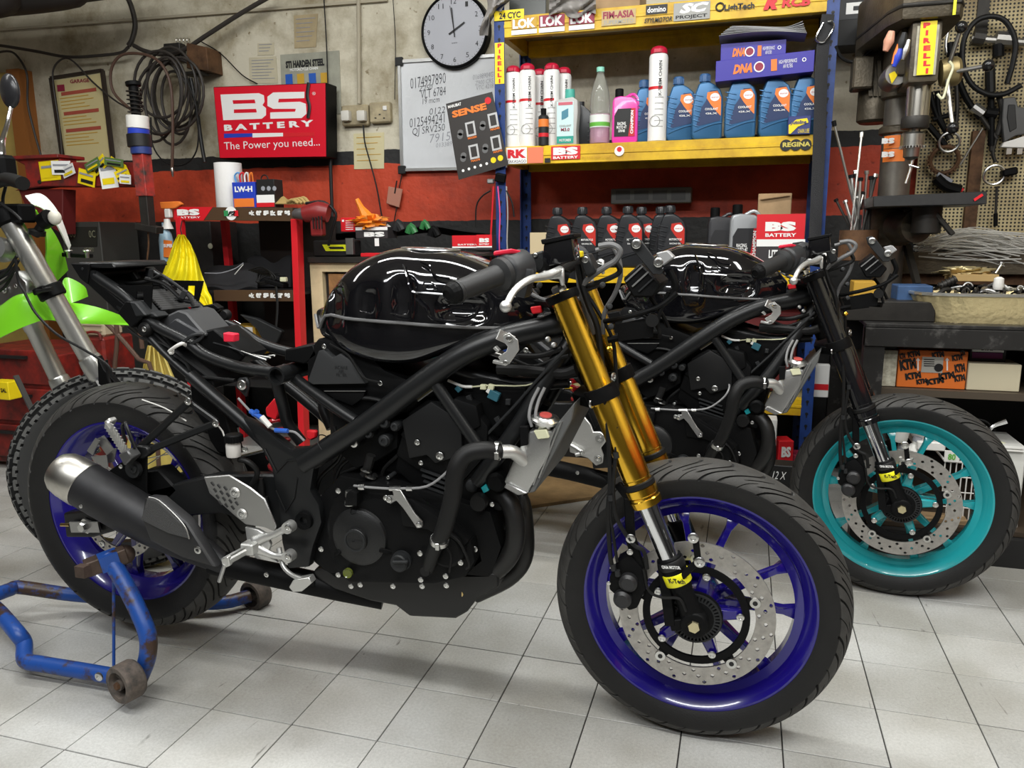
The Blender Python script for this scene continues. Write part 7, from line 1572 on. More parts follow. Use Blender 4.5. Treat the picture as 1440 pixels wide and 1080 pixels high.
def tool(name, label, cat, parts):
    t = thing(name, label, cat, P(*parts[0][1][-1], Yt)[:])
    for nm, pts, r, mm in parts: M().tube([P(x, y, Yt-.005) for x, y in pts], r, 10, 3 if len(pts) > 2 else 0).build(nm, mm, t)
    return t
t = thing('inner_tube', 'large loop of thin black hose hung on the pegboard', 'hose', P(1390, 135, Yt)[:]); M().tube([P(x, y, Yt-.03) for x, y in ((1416, 118), (1424, 90), (1428, 60), (1416, 32), (1396, 23), (1372, 30), (1356, 55), (1354, 90), (1366, 118), (1388, 132), (1412, 132), (1436, 120))], .010, 10, 5).build('hose_wall', RUB, t)
tool('torque_bar', 'steel bar with black sockets clamped across the pegboard', 'tool', [('bar', [(1366, 54), (1445, 60)], .014, mat('dull_steel', (.3, .29, .27), .35, .9)), ('socket', [(1368, 52), (1384, 54)], .030, DARK), ('socket', [(1400, 54), (1426, 56)], .028, mat('dull_steel', (0, 0, 0))), ('clamp', [(1404, 62), (1404, 80)], .02, PLAST)])
tool('rubber_mallet', 'long black handled tool hanging in the middle of the pegboard', 'tool', [('shaft', [(1393, 105), (1394, 150), (1394, 205)], .012, PLAST), ('grip', [(1392, 95), (1393, 130)], .018, RUB), ('tip', [(1394, 180), (1394, 212)], .008, DARK), ('head', [(1386, 158), (1402, 160)], .02, PLAST)])
tool('curved_wrench', 'black curved wrench hanging left on the pegboard', 'wrench', [('handle', [(1345, 75), (1348, 110), (1360, 140), (1378, 165)], .012, PLAST), ('jaw', [(1368, 150), (1382, 160)], .02, ALU), ('tip', [(1378, 162), (1402, 196)], .009, DARK)])
tool('thin_rod', 'thin bright rod leaning diagonally on the pegboard', 'rod', [('rod', [(1382, 180), (1350, 232)], .0035, STEEL)])
tool('pliers', 'black pliers hanging between drill chuck and strap ring', 'pliers', [('handle', [(1308, 130), (1316, 160), (1330, 185)], .010, PLAST), ('handle', [(1318, 128), (1320, 158), (1330, 185)], .010, PLAST), ('jaw', [(1330, 185), (1336, 196)], .014, DARK)])
tool('t_handle', 'dark tee handled driver low beside the chuck', 'driver', [('bar', [(1312, 168), (1344, 160)], .010, PLAST), ('shaft', [(1345, 118), (1346, 150), (1344, 178)], .008, DARK)])
tool('hook_spanner', 'grey hooked spanner at the top of the pegboard by the belt cover', 'spanner', [('shaft', [(1334, 40), (1330, 66), (1338, 88)], .006, ALU), ('ring', [(1328, 34), (1336, 28), (1342, 36)], .008, ALU)])
tool('metal_bracket', 'black angular bracket lying on the drill table edge', 'bracket', [('body', [(1316, 250), (1330, 262), (1350, 268)], .022, PLAST), ('lever', [(1318, 245), (1338, 256)], .010, GINK), ('tip', [(1342, 262), (1354, 268)], .008, RED)])
tool('chain_whip', 'dark chain tool hanging right of the black mallet', 'tool', [('handle', [(1404, 132), (1410, 160), (1402, 190)], .011, DARK), ('chain', [(1402, 190), (1396, 214), (1400, 228)], .007, DARK)])
tool('file', 'thin dark file hanging under the ring clamp', 'file', [('blade', [(1402, 262), (1400, 300)], .005, DARK), ('grip', [(1400, 300), (1400, 318)], .008, PLAST)])
tool('screwdriver', 'black screwdriver hanging beside the feed hub', 'screwdriver', [('handle', [(1336, 60), (1337, 90)], .014, PLAST), ('blade', [(1337, 90), (1338, 125)], .004, DARK)])
for i, (x, y, R_, lab) in enumerate(((1335, 200, .036, 'steel strap ring with black handle, low on the pegboard'), (1398, 246, .036, 'bright metal ring clamp right of the rusty batten'), (1328, 225, .05, 'brown toothed sprocket behind the strap ring'))):
    t = thing('ring_clamp', lab, 'clamp' if i < 2 else 'sprocket', P(x, y+12, Yt)[:]); M().ring(P(x, y, Yt-.01*(2-i)), R_, .005 if i < 2 else .008, (0, 1, .15), 28, 8).build('ring', (ALU, STEEL, RUST)[i], t)
    if i == 0: M().bar(P(1305, 175, Yt), P(1330, 205, Yt), .022, .02).build('handle', PLAST, t, bevel=.004)
    if i == 1: M().bar(P(1408, 244, Yt), P(1430, 240, Yt), .04, .03).build('handle', PLAST, t, bevel=.006)
    if i == 2:
        for k in range(24): a = 2*PI*k/24; M().box(P(x, y, Yt)+V((.058*math.cos(a), 0, .058*math.sin(a))), (.010, .008, .006), Matrix.Rotation(-a, 3, 'Y')).build('tooth', RUST, t)
t = thing('staple_gun', 'grey staple gun with white base hanging at the right edge', 'stapler', P(1425, 215, Yt)[:])
M().prism([P(x, y, Yt-.03) for x, y in ((1411, 138), (1428, 136), (1432, 150), (1448, 152), (1450, 188), (1430, 190), (1412, 200), (1409, 170))], (0, .03, 0)).build('body', mat('gunmetal', (.09, .09, .09), .4, .4), t, bevel=.003); M().prism([P(x, y, Yt-.033) for x, y in ((1418, 147), (1428, 147), (1430, 180), (1420, 186), (1416, 165))], (0, .004, 0)).build('grip_hole', BLACK, t, bevel=.002)
M().prism([P(x, y, Yt-.032) for x, y in ((1408, 207), (1412, 200), (1426, 196), (1450, 188), (1450, 208))], (0, .03, 0)).build('base', WHITEP, t, bevel=.002)
for x in (1418, 1433): M().box(P(x, 213, Yt-.02), (.018, .02, .022)).build('clip', STEEL, t)
# ---- drill press ----
dp = thing('drill_press', 'oily bench drill press with yellow lettered sticker on the head', 'drill press', (P(1256, 300, 1.78).x, 1.86, ztp))
zc = P(1300, 29, 1.52).z; u_ = [F(x, y, zc) for x, y in ((1266, 20), (1350, 14), (1357, 12))]
fr1, fr2 = P(1268, 28, 1.50), P(1350, 26, 1.50); zc = fr1.z
q = [V((fr1.x, 1.50, zc)), V((fr2.x, 1.50, zc)), V((fr2.x+.02, 1.56, zc)), V((fr2.x+.02, 1.9, zc)), V((fr2.x-.05, 2.2, zc)), V((F(1200, 70, zc).x+.05, 2.25, zc)), V((F(1203, 72, zc).x, min(2.2, F(1203, 72, zc).y), zc)), V((fr1.x-.03, 1.58, zc))]
M().prism(q, (0, 0, .16)).build('belt_cover', OLIVE, dp, bevel=.012, bseg=2)
M().prism([p+V((0, 0, .035)) for p in [lerp(a, sum(q, V())/8, -.02) for a in q]], (0, 0, .012)).build('cover_seam', DARK, dp, bevel=.003)
a = P(1342, 15, 1.488); M().bb(a.x-.004, a.x+.004, 1.486, 1.49, zc+.0, zc+.15).build('chalk_mark', mat('lime_label', (0, 0, 0)), dp)
Yh = 1.53
a, b_, c, d = rect(1280, 1323, 30, 115, Yh); hd = M().bb(a, b_, Yh, Yh+.2, c, zc).build('head', OLIVE, dp, bevel=.008, bseg=2)
card('face_plate', mat('worn_chrome_plate', (.45, .42, .33), .35, .6, var=.5, vscale=20), hd, 1287, 1318, 36, 106, Yh-.001, .003); updown('PIRELLI', 1292, 1315, 30, 105, Yh-.006, hd)
colx, coly = P(1258, 250, 1.86).x, 1.86
M().lathe([(.052, ztp+.0), (.052, zc)], (colx, coly, 0), (0, 0, 1), 28).build('column', mat('dull_steel_column', (.19, .175, .15), .4, .7, var=.4, vscale=9), dp)
for y0, y1, r in ((118, 140, .066), (178, 190, .064)): M().lathe([(r-.006, P(1258, y1, 1.86).z), (r, P(1258, y1, 1.86).z+.005), (r, P(1258, y0, 1.86).z-.005), (r-.006, P(1258, y0, 1.86).z)], (colx, coly, 0), (0, 0, 1), 28).build('column_collar', OLIVE, dp)
for k in range(2):
    z1, z2 = P(1250, 190+19*k, 1.8).z, P(1250, 208+19*k, 1.8).z; M().lathe([(.0535, z2), (.0535, z1)], (colx, coly, 0), (0, 0, 1), 12, PI*1.15, PI*1.62).build('sticker', ORG, dp, fix=False); ptext('BS', 1240, 1258, 194+19*k, 202+19*k, 1.800, WHITE, dp, bold=.08)
M().bb(colx-.06, P(1285, 100, 1.6).x, 1.6, 1.93, P(1258, 125, 1.86).z, zc).build('head_casting', OLIVE, dp, bevel=.015, bseg=2)
M().lathe([(.0, -.04), (.034, -.04), (.038, -.03), (.038, .08)], P(1258, 107, 1.66), (0, 1, 0), 24).build('side_boss', mat('dull_steel', (0, 0, 0)), dp)
M().prism([P(x, y, 1.615) for x, y in ((1250, 104), (1258, 100), (1262, 106), (1254, 118))], (0, .001, 0)).build('sticker', YEL, dp, smooth=0)
# motor behind
M().lathe([(.0, -.01), (.05, -.01), (.062, 0), (.062, .22), (.05, .24), (0, .24)], P(1229, 170, 2.0), (0, 0, 1), 24).build('motor', OLIVE, dp)
M().box(P(1212, 105, 1.95), (.07, .10, .11)).build('motor_switch_box', OLIVE, dp, bevel=.006); M().tube([P(1175, 65, 1.95), P(1185, 82, 1.95), P(1205, 86, 1.95), P(1235, 62, 1.9)], .006, 8, 5).build('motor_lead', RUB, dp)
for k in range(3): M().bar(P(1222+7*k, 85, 1.93), P(1224+7*k, 135, 1.93), .008, .012).build('motor_fin', OLIVE, dp)
# quill, chuck, bit
qx = P(1291, 140, Yh+.08); 
def qz(y): return P(1290, y, Yh+.06).z
M().lathe([(.036, qz(164)), (.036, qz(116))], (qx.x, Yh+.08, 0), (0, 0, 1), 26).build('quill', mat('polished_worn_steel', (.45, .43, .38), .25, 1.), dp)
M().lathe([(.040, qz(180)), (.042, qz(178)), (.042, qz(165)), (.040, qz(163))], (qx.x-.003, Yh+.08, 0), (0, 0, 1), 26).build('quill_collar', DARK, dp)
m = M().lathe([(.014, qz(186)), (.014, qz(179))], (qx.x-.004, Yh+.08, 0), (0, 0, 1), 16).lathe([(.010, qz(224)), (.024, qz(220)), (.026, qz(206)), (.036, qz(205)), (.036, qz(188)), (.030, qz(185)), (.010, qz(185))], (qx.x-.006, Yh+.08, 0), (0, 0, 1), 26).build('chuck', mat('worn_chuck_steel', (.38, .37, .34), .3, 1.), dp)
for k in range(26): a = 2*PI*k/26; M().box((qx.x-.006+.036*math.cos(a), Yh+.08+.036*math.sin(a), qz(206)), (.004, .003, .008), Matrix.Rotation(a, 3, 'Z')).build('chuck_tooth', STEEL, dp)
M().tube([P(1284, 222, Yh+.08), P(1280, 240, Yh+.08), P(1274, 258, Yh+.08)], .005, 8).build('drill_bit', STEEL, dp); M().tube([P(1278, 232, Yh+.06), P(1292, 236, Yh+.05)], .003, 8).build('chuck_key', STEEL, dp)
# feed hub and handles
M().lathe([(.020, -.02), (.040, -.015), (.044, 0), (.044, .03), (.036, .04)], P(1330, 102, Yh+.06), (1, 0, .1), 26).build('feed_hub', mat('brass_worn', (.28, .22, .10), .4, .6), dp)
for a, b_ in (((1334, 92), (1352, 38)), ((1338, 102), (1390, 92)), ((1332, 112), (1340, 180))): M().tube([P(*a, Yh+.03), P(*b_, Yh-.02)], .0065, 10).build('feed_handle', mat('dull_steel', (0, 0, 0)), dp); M().sph(P(*b_, Yh-.02), .018).build('handle_knob', mat('black_bakelite', (.01, .01, .01), .15), dp)
M().tube([P(x, y, Yh) for x, y in ((1335, 86), (1340, 95), (1334, 112), (1326, 138), (1318, 132))], .004, 8, 4).build('tied_cord', CREAM, dp)
# hanging bits left of the head
for x, y, mm, r in ((1250, 58, mat('salmon_plug', (.60, .30, .20), .5), .016), (1262, 80, BLUEPR, .012), (1268, 60, PLASTG, .012), (1260, 76, ORG, .008), (1274, 70, ALU, .010)): M().tube([P(x-5, y+14, 1.5), P(x, y, 1.5), P(x+4, y-14, 1.5)], [r*.5, r, r*.6], 10, 3).build('hanging_tool', mm, dp)
# table
ta, tb_ = P(1228, 284, 1.60), P(1388, 276, 1.60); tbz = P(1300, 291, 1.55).z
q = [V((ta.x, 1.55, tbz)), V((P(1388, 280, 1.55).x, 1.50, tbz)), V((P(1388, 280, 1.55).x, 1.86, tbz)), V((ta.x, 1.92, tbz))]
tbl = M().prism([P(x, y, 1.52) for x, y in ((1228, 276), (1388, 269), (1388, 287), (1228, 291))], (0, .32, 0)).build('drill_table', mat('ground_iron', (.055, .055, .055), .4, .6, var=.3, vscale=20), dp, bevel=.002)
M().prism([P(x, y, 1.516) for x, y in ((1369, 280), (1381, 272), (1383, 275), (1371, 283))], (0, .002, 0)).build('tape', RED, tbl, smooth=0)
M().lathe([(.06, P(1256, 345, 1.86).z), (.075, P(1256, 335, 1.86).z), (.078, P(1256, 296, 1.86).z), (.07, P(1256, 291, 1.86).z)], (colx, coly, 0), (0, 0, 1), 28).build('table_clamp', OLIVE, dp)
M().lathe([(.050, -.05), (.056, -.04), (.056, .08)], P(1272, 318, 1.74), (.35, -1, 0), 26).build('swivel_boss', OLIVE, dp)
M().bar(P(1275, 310, 1.72), P(1320, 308, 1.66), .07, .08).build('table_arm', DARK, dp, bevel=.012, bseg=2); M().lathe([(.03, -.05), (.045, -.045), (.045, .045), (.03, .05)], P(1303, 308, 1.63), (0, 0, 1), 22).build('arm_hub', DARK, dp)
M().bar(P(1275, 345, 1.84), P(1290, 400, 1.75), .02, .02).build('rack_bar', DARK, dp); M().bb(colx-.12, colx+.12, 1.66, 2.02, ztp+.001, ztp+.03).build('base', OLIVE, dp, bevel=.006)
M().bar(P(1315, 300, 1.60), P(1340, 330, 1.60), .02, .016).build('table_crank', DARK, dp, bevel=.003)
# tin of rods
rz0 = P(1205, 366, 1.72); t = thing('rod_tin', 'rusty tin holding upright rods beside the drill column', 'tin', rz0[:])
M().lathe([(.062, 0), (.064, .002), (.064, .105), (.060, .105), (.060, .004)], rz0, (0, 0, 1), 28).build('tin', RUST, t, fix=False)
random.seed(2)
rods = [((1172, 170), 330, .006), ((1212, 186), 330, .005), ((1175, 280), 345, .006), ((1188, 282), 345, .007), ((1197, 246), 335, .008), ((1203, 240), 335, .006), ((1210, 250), 335, .007), ((1219, 240), 330, .006), ((1226, 248), 330, .008), ((1206, 276), 335, .006), ((1214, 270), 335, .006), ((1232, 245), 330, .007)]
for k, ((x, y), yb2, r) in enumerate(rods):
    a = P(x, y, 1.74+.01*(k % 3)); b_ = rz0+V((random.uniform(-.035, .035), random.uniform(-.03, .03), .02))
    o = thing('steel_rod', 'x', 'rod', b_[:], group='rods standing in the rusty tin'); o['label'] = ['longest rod leaning left out of the rusty tin', 'long dark rod standing upright in the rusty tin', 'short rod at the left rim of the rusty tin', 'short bolt-headed rod second from the tin rim', 'black collared rod in the rusty tin, left of centre', 'bright thin rod in the rusty tin, left of centre', 'mid height rod in the middle of the rusty tin', 'hooked bright rod in the rusty tin, right of centre', 'flat-headed rod against the drill column', 'shorter grey rod low in the middle of the tin', 'shorter leaning rod in the middle of the tin', 'thick dark rod touching the drill column'][k]
    M().tube([b_, a], r*.75, 9).build('shaft', (mat('dull_steel', (0, 0, 0)), STEEL, DARK)[k % 3], o); M().tube([lerp(a, b_, .04), a], r*1.3, 9).build('tip', (PLAST, STEEL)[k % 2], o)
# dark carton at the top by the post
t, c = boxthing('parts_box', 'black carton with white label high between rack and drill press', 'box', 1178, 1242, -10, 27, 2.24, .1, BLACK); card('address_label', WHITE, c, 1190, 1224, 3, 19, 2.24); card('print_line', BLACK, c, 1200, 1218, 8, 14, 2.238)
t, c = boxthing('wall_panel', 'dark panel shelf in the shadow behind the drill press', 'shelf', 1178, 1262, 25, 62, 2.2, .15, BKWALL)
# ---- low clutter seen between the two motorcycles ----
t, c = boxthing('floor_board', 'worn brown plywood sheet lying on the floor behind the front motorcycle', 'board', 500, 510, 700, 705, 1.5, .02, CARD); bpy.data.objects.remove(c, do_unlink=True)
t.location = (.45, 1.62, 0); ROOT[t.name] = V(t.location)
M().prism([F(x, y, .001) for x, y in ((600, 712), (742, 716), (850, 700), (905, 680), (860, 640), (640, 640))], (0, 0, .012)).build('sheet', mat('worn_plywood', (.34, .22, .10), .6, var=.5, vscale=6), t, smooth=0)
random.seed(4)
names = ['red and white carton low behind the radiator of the far motorcycle', 'white and red carton under the turquoise-wheeled motorcycle', 'red carton lying tilted near the blue rack post', 'grey and white carton next to the tilted red one', 'black battery carton with white digits on the floor', 'dark red carton on the bottom rack level']
for i, (x0, x1, y0, y1, Y, mm) in enumerate(((1138, 1166, 513, 562, 1.99, WHITE), (1068, 1092, 590, 640, 1.85, WHITE), (1090, 1112, 620, 655, 1.86, RED), (1040, 1066, 570, 600, 1.99, GINK), (1078, 1120, 655, 682, 1.55, BLACK), (1110, 1135, 640, 660, 1.88, MAR))):
    t, c = boxthing('parts_box', names[i], 'box', x0, x1, y0, y1, Y, .04 if i in (0, 3) else .08, mm, rz=(0, 0, .3, 0, 0, 0)[i], zb=(.372, 0, 0, .372, 0, 0)[i])
    if i in (0, 1): card('printed_panel', RED, c, x0+1, x1-1, lerp(y0, y1, .55), lerp(y0, y1, .72), Y)
    if i == 2: ptext('BS', x0+4, x1-4, y0+8, y1-12, Y-.001, WHITE, c, bold=.06)
    if i == 4: ptext('12 X', 1086, 1106, 663, 674, Y-.001, WHITE, c, bold=.0, shear=.3)
# dark backdrop things on the rack's lower levels
for i, (xa, xb_, z0, h, mm, l_) in enumerate(((.36, .62, .375, .22, BLACK, 'black crate at the left of the low rack level'), (.66, .92, .375, .30, mat('dark_brown_panel', (0, 0, 0)), 'dark brown crate on the low rack level'), (.96, 1.2, .375, .25, BLACK, 'black crate in the middle of the low rack level'), (1.24, 1.5, .375, .33, mat('dark_red', (0, 0, 0)), 'dark red crate at the right of the low rack level'))):
    t = thing('storage_crate', l_, 'crate', ((xa+xb_)/2, 2.15, z0)); M().bb(xa, xb_, 2.06, 2.30, z0, z0+h).build('crate_wall', mm, t, bevel=.006); M().bb(xa-.008, xb_+.008, 2.05, 2.31, z0+h-.02, z0+h+.002).build('crate_rim', mm, t, bevel=.004)
t, c = boxthing('workbench_cabinet', 'black steel cabinet against the wall under the low rack level', 'cabinet', 710, 1080, 600, 640, 2.1, .2, BKWALL, zb=0)
# ---------------- green trail motorcycle at the left edge ----------------
aw = .617; GA = V((math.cos(aw), math.sin(aw), 0)); GN = V((-math.sin(aw), math.cos(aw), 0)); gc = V((-.513, .572, .32))
gb = thing('motorcycle', 'lime green trail motorcycle with knobbly tyre, mostly out of frame', 'motorcycle', (gc.x, gc.y, 0))
kw = M().lathe([(.245, -.026), (.245, -.020), (.235, -.012), (.235, .012), (.245, .020), (.245, .026), (.238, .026), (.228, .014), (.228, -.014), (.238, -.026), (.245, -.026)], gc, GN, 80).lathe([(.03, -.05), (.03, .05)], gc, GN, 20).build('front_wheel', mat('black_rim', (.02, .02, .02), .3, .5), gb, smooth=30)
me = tyre_build(tyre_mesh(.32, .236, .047, 'knob', nu=880, nv=50)).data
me.materials[1] = mat('dusty_tyre', (.11, .11, .105), .75, var=.3, vscale=20); me.materials[0] = mat('dusty_side', (.03, .03, .029), .7)
for o in [o for o in bpy.data.objects if o.data is me]: bpy.data.objects.remove(o)
o = link_mesh('tyre', me, kw, gc-ROOT[gb.name], (0, 0, aw))
for k in range(28):
    a = 2*PI*k/28; e = GA*math.cos(a)+V((0, 0, 1))*math.sin(a); a2 = a+(.5 if k % 2 else -.5); e2 = GA*math.cos(a2)+V((0, 0, 1))*math.sin(a2)
    M().tube([gc+e2*.028+GN*(.03 if k % 4 < 2 else -.03), gc+e*.232], .0018, 5).build('wire_spoke', STEEL, kw)
FK = mat('brushed_fork_aluminium', (.55, .55, .52), .3, .9, bump=.05, bscale=60, stretch=(1, 1, 1))
n0, n1 = P(8, 300, .40), P(142, 532, .49); f0, f1 = P(10, 385, .60), P(92, 552, .66)
for (a, b_), nm in (((n0, n1), 'near'), ((f0, f1), 'far')):
    d = (b_-a).normalized(); L = (b_-a).length
    t = M().lathe([(.0285, 0), (.0285, L*.45), (.026, L*.47), (.0265, L*.86), (.030, L*.87), (.032, L*.90), (.032, L*.985), (.028, L)], a, d, 30).build('fork_tube', FK, gb, smooth=25)
    M().lathe([(.019, 0), (.019, .22)], b_, d, 24).build('stanchion', CHROME, gb)
    M().lathe([(.033, -.018), (.036, -.014), (.036, .014), (.033, .018)], lerp(a, b_, .46 if nm == 'near' else .02), d, 26).build('clamp_ring', PLAST, t)
    M().lathe([(.034, -.022), (.038, -.018), (.038, .014), (.030, .020)], lerp(a, b_, .02), d, 26).build('top_clamp', PLAST, t)
q = lerp(n0, n1, .46); M().bar(q+V((-.02, -.03, 0)), q+V((.03, -.04, .012)), .022, .018).build('clamp_block', PLAST, gb, bevel=.003); M().tube([q+V((.0, -.045, .004)), q+V((.055, -.045, .012))], .006, 10).build('clamp_bolt', RUB, gb)
GRN = mat('lime_green_plastic', (.20, .62, .02), .35, coat=.3)
def sheet(name, rows, m_=GRN, k=6, solid=.004):
    R0 = [catmull([P(*p) for p in r], k) for r in rows]; n = len(R0[0]); m = M()
    cols = [catmull([R0[i][j] for i in range(len(R0))], 3) if len(R0) > 2 else [R0[0][j], R0[1][j]] for j in range(n)]
    m.grid(lambda u, v: tuple(cols[min(n-1, int(round(u*(n-1))))][min(len(cols[0])-1, int(round(v*(len(cols[0])-1))))]), n, len(cols[0])); return m.build(name, m_, gb, solid=solid, smooth=70)
sheet('front_fender', [[(-10, 432, .50), (20, 428-18, .50), (50, 412-14, .52), (85, 424-2, .56), (120, 428, .60), (150, 436, .64), (192, 452, .72)], [(-10, 442, .42), (18, 420, .42), (42, 412, .44), (66, 422, .48), (100, 445, .54), (135, 450, .60), (190, 455, .72)], [(-14, 482, .40), (10, 470, .40), (40, 457, .42), (66, 450, .46), (100, 454, .53), (135, 456, .60), (188, 457, .71)]])
sheet('fender_crest', [[(78, 424, .60), (86, 402, .62), (94, 390, .63), (118, 402, .66), (124, 416, .67)], [(82, 430, .56), (92, 428, .58), (100, 426, .60), (112, 422, .63), (124, 417, .67)]])
sheet('radiator_shroud', [[(42, 288, .50), (60, 306, .52), (78, 330, .54), (90, 356, .57), (96, 380, .6)], [(52, 296, .44), (64, 325, .46), (66, 350, .48), (66, 380, .5), (80, 396, .56)]])
sheet('shroud_panel', [[(35, 275, .52), (56, 272, .54), (72, 284, .56), (86, 306, .58), (100, 345, .6)], [(45, 287, .50), (58, 292, .52), (70, 302, .54), (84, 322, .56), (97, 352, .6)]], WHITEP)
# turn indicator
M().tube([P(50, 330, .42), P(58, 318, .42), P(64, 306, .42)], .012, 12).build('indicator_stem', RUB, gb); M().tube([P(60, 312, .42), P(70, 306, .42)], [.022, .024], 16).build('indicator_body', PLAST, gb); M().sph(P(77, 306, .42), .020, (.9, .8, 1)).build('indicator_lens', mat('clear_lens', (.60, .58, .50), .1), gb)
M().lathe([(.010, -.01), (.022, -.008), (.022, .004), (.010, .008)], P(52, 326, .42), (.3, 0, 1), 18).build('indicator_mount', RUB, gb)
# mirror
M().sph(P(14, 128, .55), .046, (.72, .35, 1.05), 24, 16).build('mirror', mat('mirror_shell', (.02, .02, .022), .25), gb); M().tube([P(16, 148, .55), P(10, 175, .53), P(3, 200, .50), (P(2, 225, .46)), P(-4, 250, .44)], [.006, .006, .008, .012, .014], 10, 3).build('mirror_stalk', CHROME, gb)
# bars, cables, top area
M().bar(P(-10, 300, .42), P(40, 300, .40), .05, .05).build('handlebar_clamp', PLAST, gb, bevel=.006); M().tube([P(-20, 262, .36), P(8, 252, .33), P(32, 258, .28)], .017, 16, 3).build('handlebar_grip', RUB, gb); M().box(P(4, 240, .38), (.06, .05, .08)).build('switch_housing', PLAST, gb, bevel=.010)
M().lathe([(0, -.02), (.028, -.018), (.034, 0), (.034, .04)], P(6, 352, .40), (.2, -1, .2), 24).build('headlight_mount', ALU, gb)
for k, pts in enumerate(([(22, 365), (26, 395), (34, 410), (50, 440), (80, 470), (115, 490), (150, 512), (158, 528)], [(0, 285), (20, 300), (30, 310)], [(-5, 392), (10, 380), (24, 360)], [(-5, 402), (12, 390), (26, 366)], [(-5, 412), (8, 402), (20, 380)], [(8, 262), (4, 280), (6, 296)])): M().tube([P(x, y, .36+.01*k) for x, y in pts], .0042 if k else .0035, 8, 5).build('control_cable', RUB, gb)
M().prism([P(x, y, .43) for x, y in ((-10, 398), (22, 380), (38, 396), (40, 412), (20, 424), (-10, 436))], (0, .06, 0)).build('lower_clamp', ALU, gb, bevel=.006); bolt(P(6, 408, .425), gb, .009); bolt(P(22, 402, .425), gb, .006)
M().prism([P(x, y, .44) for x, y in ((136, 500), (146, 520), (172, 548), (160, 556), (138, 540))], (0, .02, 0)).build('fork_guard', PLAST, gb, bevel=.002); M().tube([P(150, 506, .42), P(152, 530, .42), P(158, 545, .42)], .004, 6, 3).build('brake_hose', RUB, gb)
for x in (96, 122): M().lathe([(0, .004), (.010, .003), (.012, 0), (.006, -.004), (.005, -.02)], P(x, 353, .55), (0, 0, 1), 12).build('adjuster_knob', STEEL, gb)
M().bar(P(90, 358, .56), P(128, 360, .56), .02, .012).build('rack_stay', PLAST, gb, bevel=.002)
# ---- tool trolley and junk behind it ----
t = thing('tool_trolley', 'battered red tool trolley low behind the green motorcycle', 'cabinet', P(60, 650, 1.3)[:2]+(0,))
RT_ = mat('battered_red', (.25, .018, .012), .5, var=.7, vscale=12, c2=(.05, .012, .01))
a, b_ = P(-60, 600, 1.3).x, P(86, 600, 1.3).x; zt_ = P(60, 500, 1.3).z
M().bb(a, b_, 1.3, 1.75, .03, zt_).build('carcass', RT_, t, bevel=.006)
for k in range(3): z_ = .06+k*.17; d_ = M().bb(a+.02, b_-.02, 1.285, 1.30, z_, z_+.15).build('drawer', RT_, t, bevel=.004); M().bar(V((a+.12, 1.275, z_+.12)), V((b_-.12, 1.275, z_+.12)), .018, .012).build('handle', BLACK, d_)
t, c = boxthing('storage_case', 'small yellow case with white print at the left edge', 'case', -14, 12, 537, 562, 1.1, .06, YEL, .003); ptext('SAL', 1, 9, 546, 552, 1.099, BLACK, c, bold=.04)
t, c = boxthing('cloth_stack', 'folded beige cloths on the red canister behind the fork', 'cloth', 110, 145, 450, 474, 1.45, .12, mat('beige_cloth', (.45, .38, .26), .8, bump=.6, bscale=40), .012)
for k in range(2): card('fold', mat('beige_fold', (.34, .28, .18), .8), c, 111, 144, 457+k*8, 458+k*8, 1.448, .003)
t, c = boxthing('fuel_canister', 'battered red metal canister under the beige cloths', 'canister', 112, 148, 475, 545, 1.42, .18, RT_, .010, zb=0); M().tube([P(116, 478, 1.42), P(122, 468, 1.42), P(138, 468, 1.42), P(142, 478, 1.42)], .006, 8, 3).build('handle', RT_, t)
t = thing('folding_stool', 'brown bent tube stool frame behind the tail of the front motorcycle', 'stool', P(175, 540, 1.25)[:2]+(0,))
for pts in ([(150, 450), (158, 442), (165, 470), (160, 540), (158, 690)], [(172, 458), (182, 452), (196, 466), (200, 490)], [(140, 446), (165, 470), (195, 505), (215, 528), (225, 690)]): M().tube([P(x, y, 1.25) for x, y in pts], .009, 8, 3).build('leg', mat('brown_tube', (.09, .05, .035), .5), t)
t = thing('metal_prop', 'thin grey metal prop leaning behind the green fork', 'prop', P(35, 575, 1.0)[:]); a = P(22, 528, 1.05); b_ = P(80, 650, 1.05); M().bar(a, a+(b_-a)*(a.z/(a.z-b_.z)), .022, .006).build('strip', mat('gunmetal', (0, 0, 0)), t)
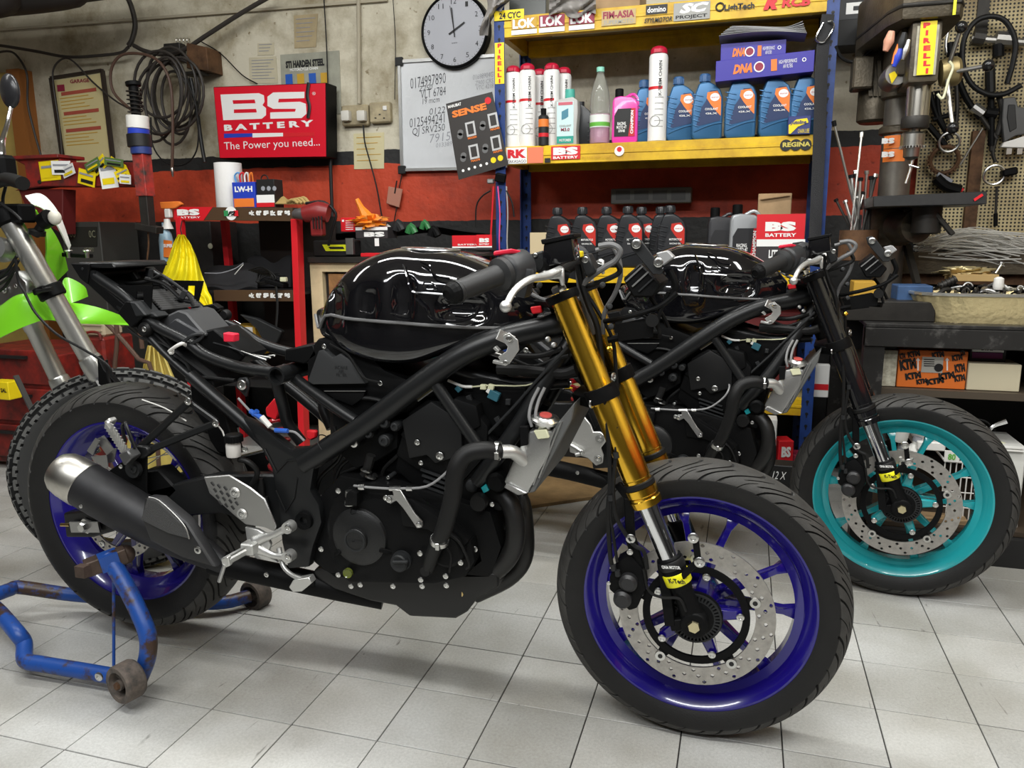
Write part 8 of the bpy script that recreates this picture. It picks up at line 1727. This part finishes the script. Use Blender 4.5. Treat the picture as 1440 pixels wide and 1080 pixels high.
# ---- blue paddock stand ----
BS_ = mat('scratched_blue_paint', (.012, .062, .28), .38, var=.9, vscale=13, c2=(.045, .024, .014), thr=(.50, .58), bump=.1, bscale=80)
RS_ = mat('rust_worn_steel', (.09, .06, .045), .55, .3, var=.5, vscale=20)
ps = thing('paddock_stand', 'scratched blue tubular paddock stand lifting the rear wheel', 'stand', F(180, 960, 0)[:])
r = .0185
def G(x, y, z=.02): return F(x, y, z)
YN = .0
hp_ = [P(135, 938, -.02), G(110, 930, .035), G(60, 925, .035)]
near = [G(160, 951, .04), G(120, 944, .04), G(60, 934, .042), G(36, 928, .045), G(34, 905, .06), G(24, 890, .085), G(0, 862, .10), G(-22, 840, .10), G(-22, 830, .10)]
m = M().tube(near, r, 14, 5); m.build('near_arm', BS_, ps)
fa = [G(-22, 838, .10), (G(-6, 836, .10)), G(14, 829, .095), G(30, 826, .09), G(100, 836, .06), G(180, 842, .05), G(300, 848, .035), G(352, 838, .035)]
M().tube(fa, r, 14, 5).build('far_arm', BS_, ps)
up = [G(196, 955, .035), P(207, 925, -.015), P(208, 895, -.01), P(196, 862, 0), P(172, 815, .015), P(150, 780, .02)]
M().tube(up, r*1.02, 14, 5).build('upright', BS_, ps)
cb_ = M().bar(P(120, 800, -.02), P(178, 778, .045), .034, .034).build('lift_cross_bar', RS_, ps, bevel=.002); M().bar(P(140, 793, -.0), P(166, 783, .03), .036, .036).build('painted_sleeve', BS_, ps)
M().sph(P(176, 780, .05), .022).build('roller_end', RS_, ps); M().lathe([(.010, 0), (.018, .002), (.018, .02), (.01, .02)], P(122, 800, -.03), (0, -1, 0), 4).build('bar_cap', RS_, ps)
M().tube([P(160, 800, .03), P(160, 936, .0)], .0035, 8).build('tie_rod', BS_, ps)
def caster(c, lab=None):
    w_ = M().lathe([(.030, -.022), (.040, -.022), (.043, -.017), (.043, .017), (.040, .022), (.030, .022), (.026, .008), (.026, -.008), (.030, -.022)], c, (0.25, 1, 0), 36).lathe([(.006, -.02), (.012, -.02), (.012, .02), (.006, .02)], c, (.25, 1, 0), 16)
    for k in range(5): a = 2*PI*k/5; e = V((math.cos(a), 0, math.sin(a))); w_.bar(c+e*.010, c+e*.030, .006, .012)
    w_ = w_.build('caster_wheel', mat('dirty_wheel_rubber', (.045, .04, .035), .7, var=.6, vscale=40, c2=(.14, .11, .09)), ps, smooth=30); M().lathe([(.0, -.026), (.008, -.026), (.009, -.02), (.009, 0)], c, (.25, 1, 0), 6).build('axle_bolt', RUST, ps); return w_
caster(P(178, 958, -.055)+V((0, 0, .0)))
caster(F(360, 835, .035))
bolt(P(140, 951, -.055), ps, .010)
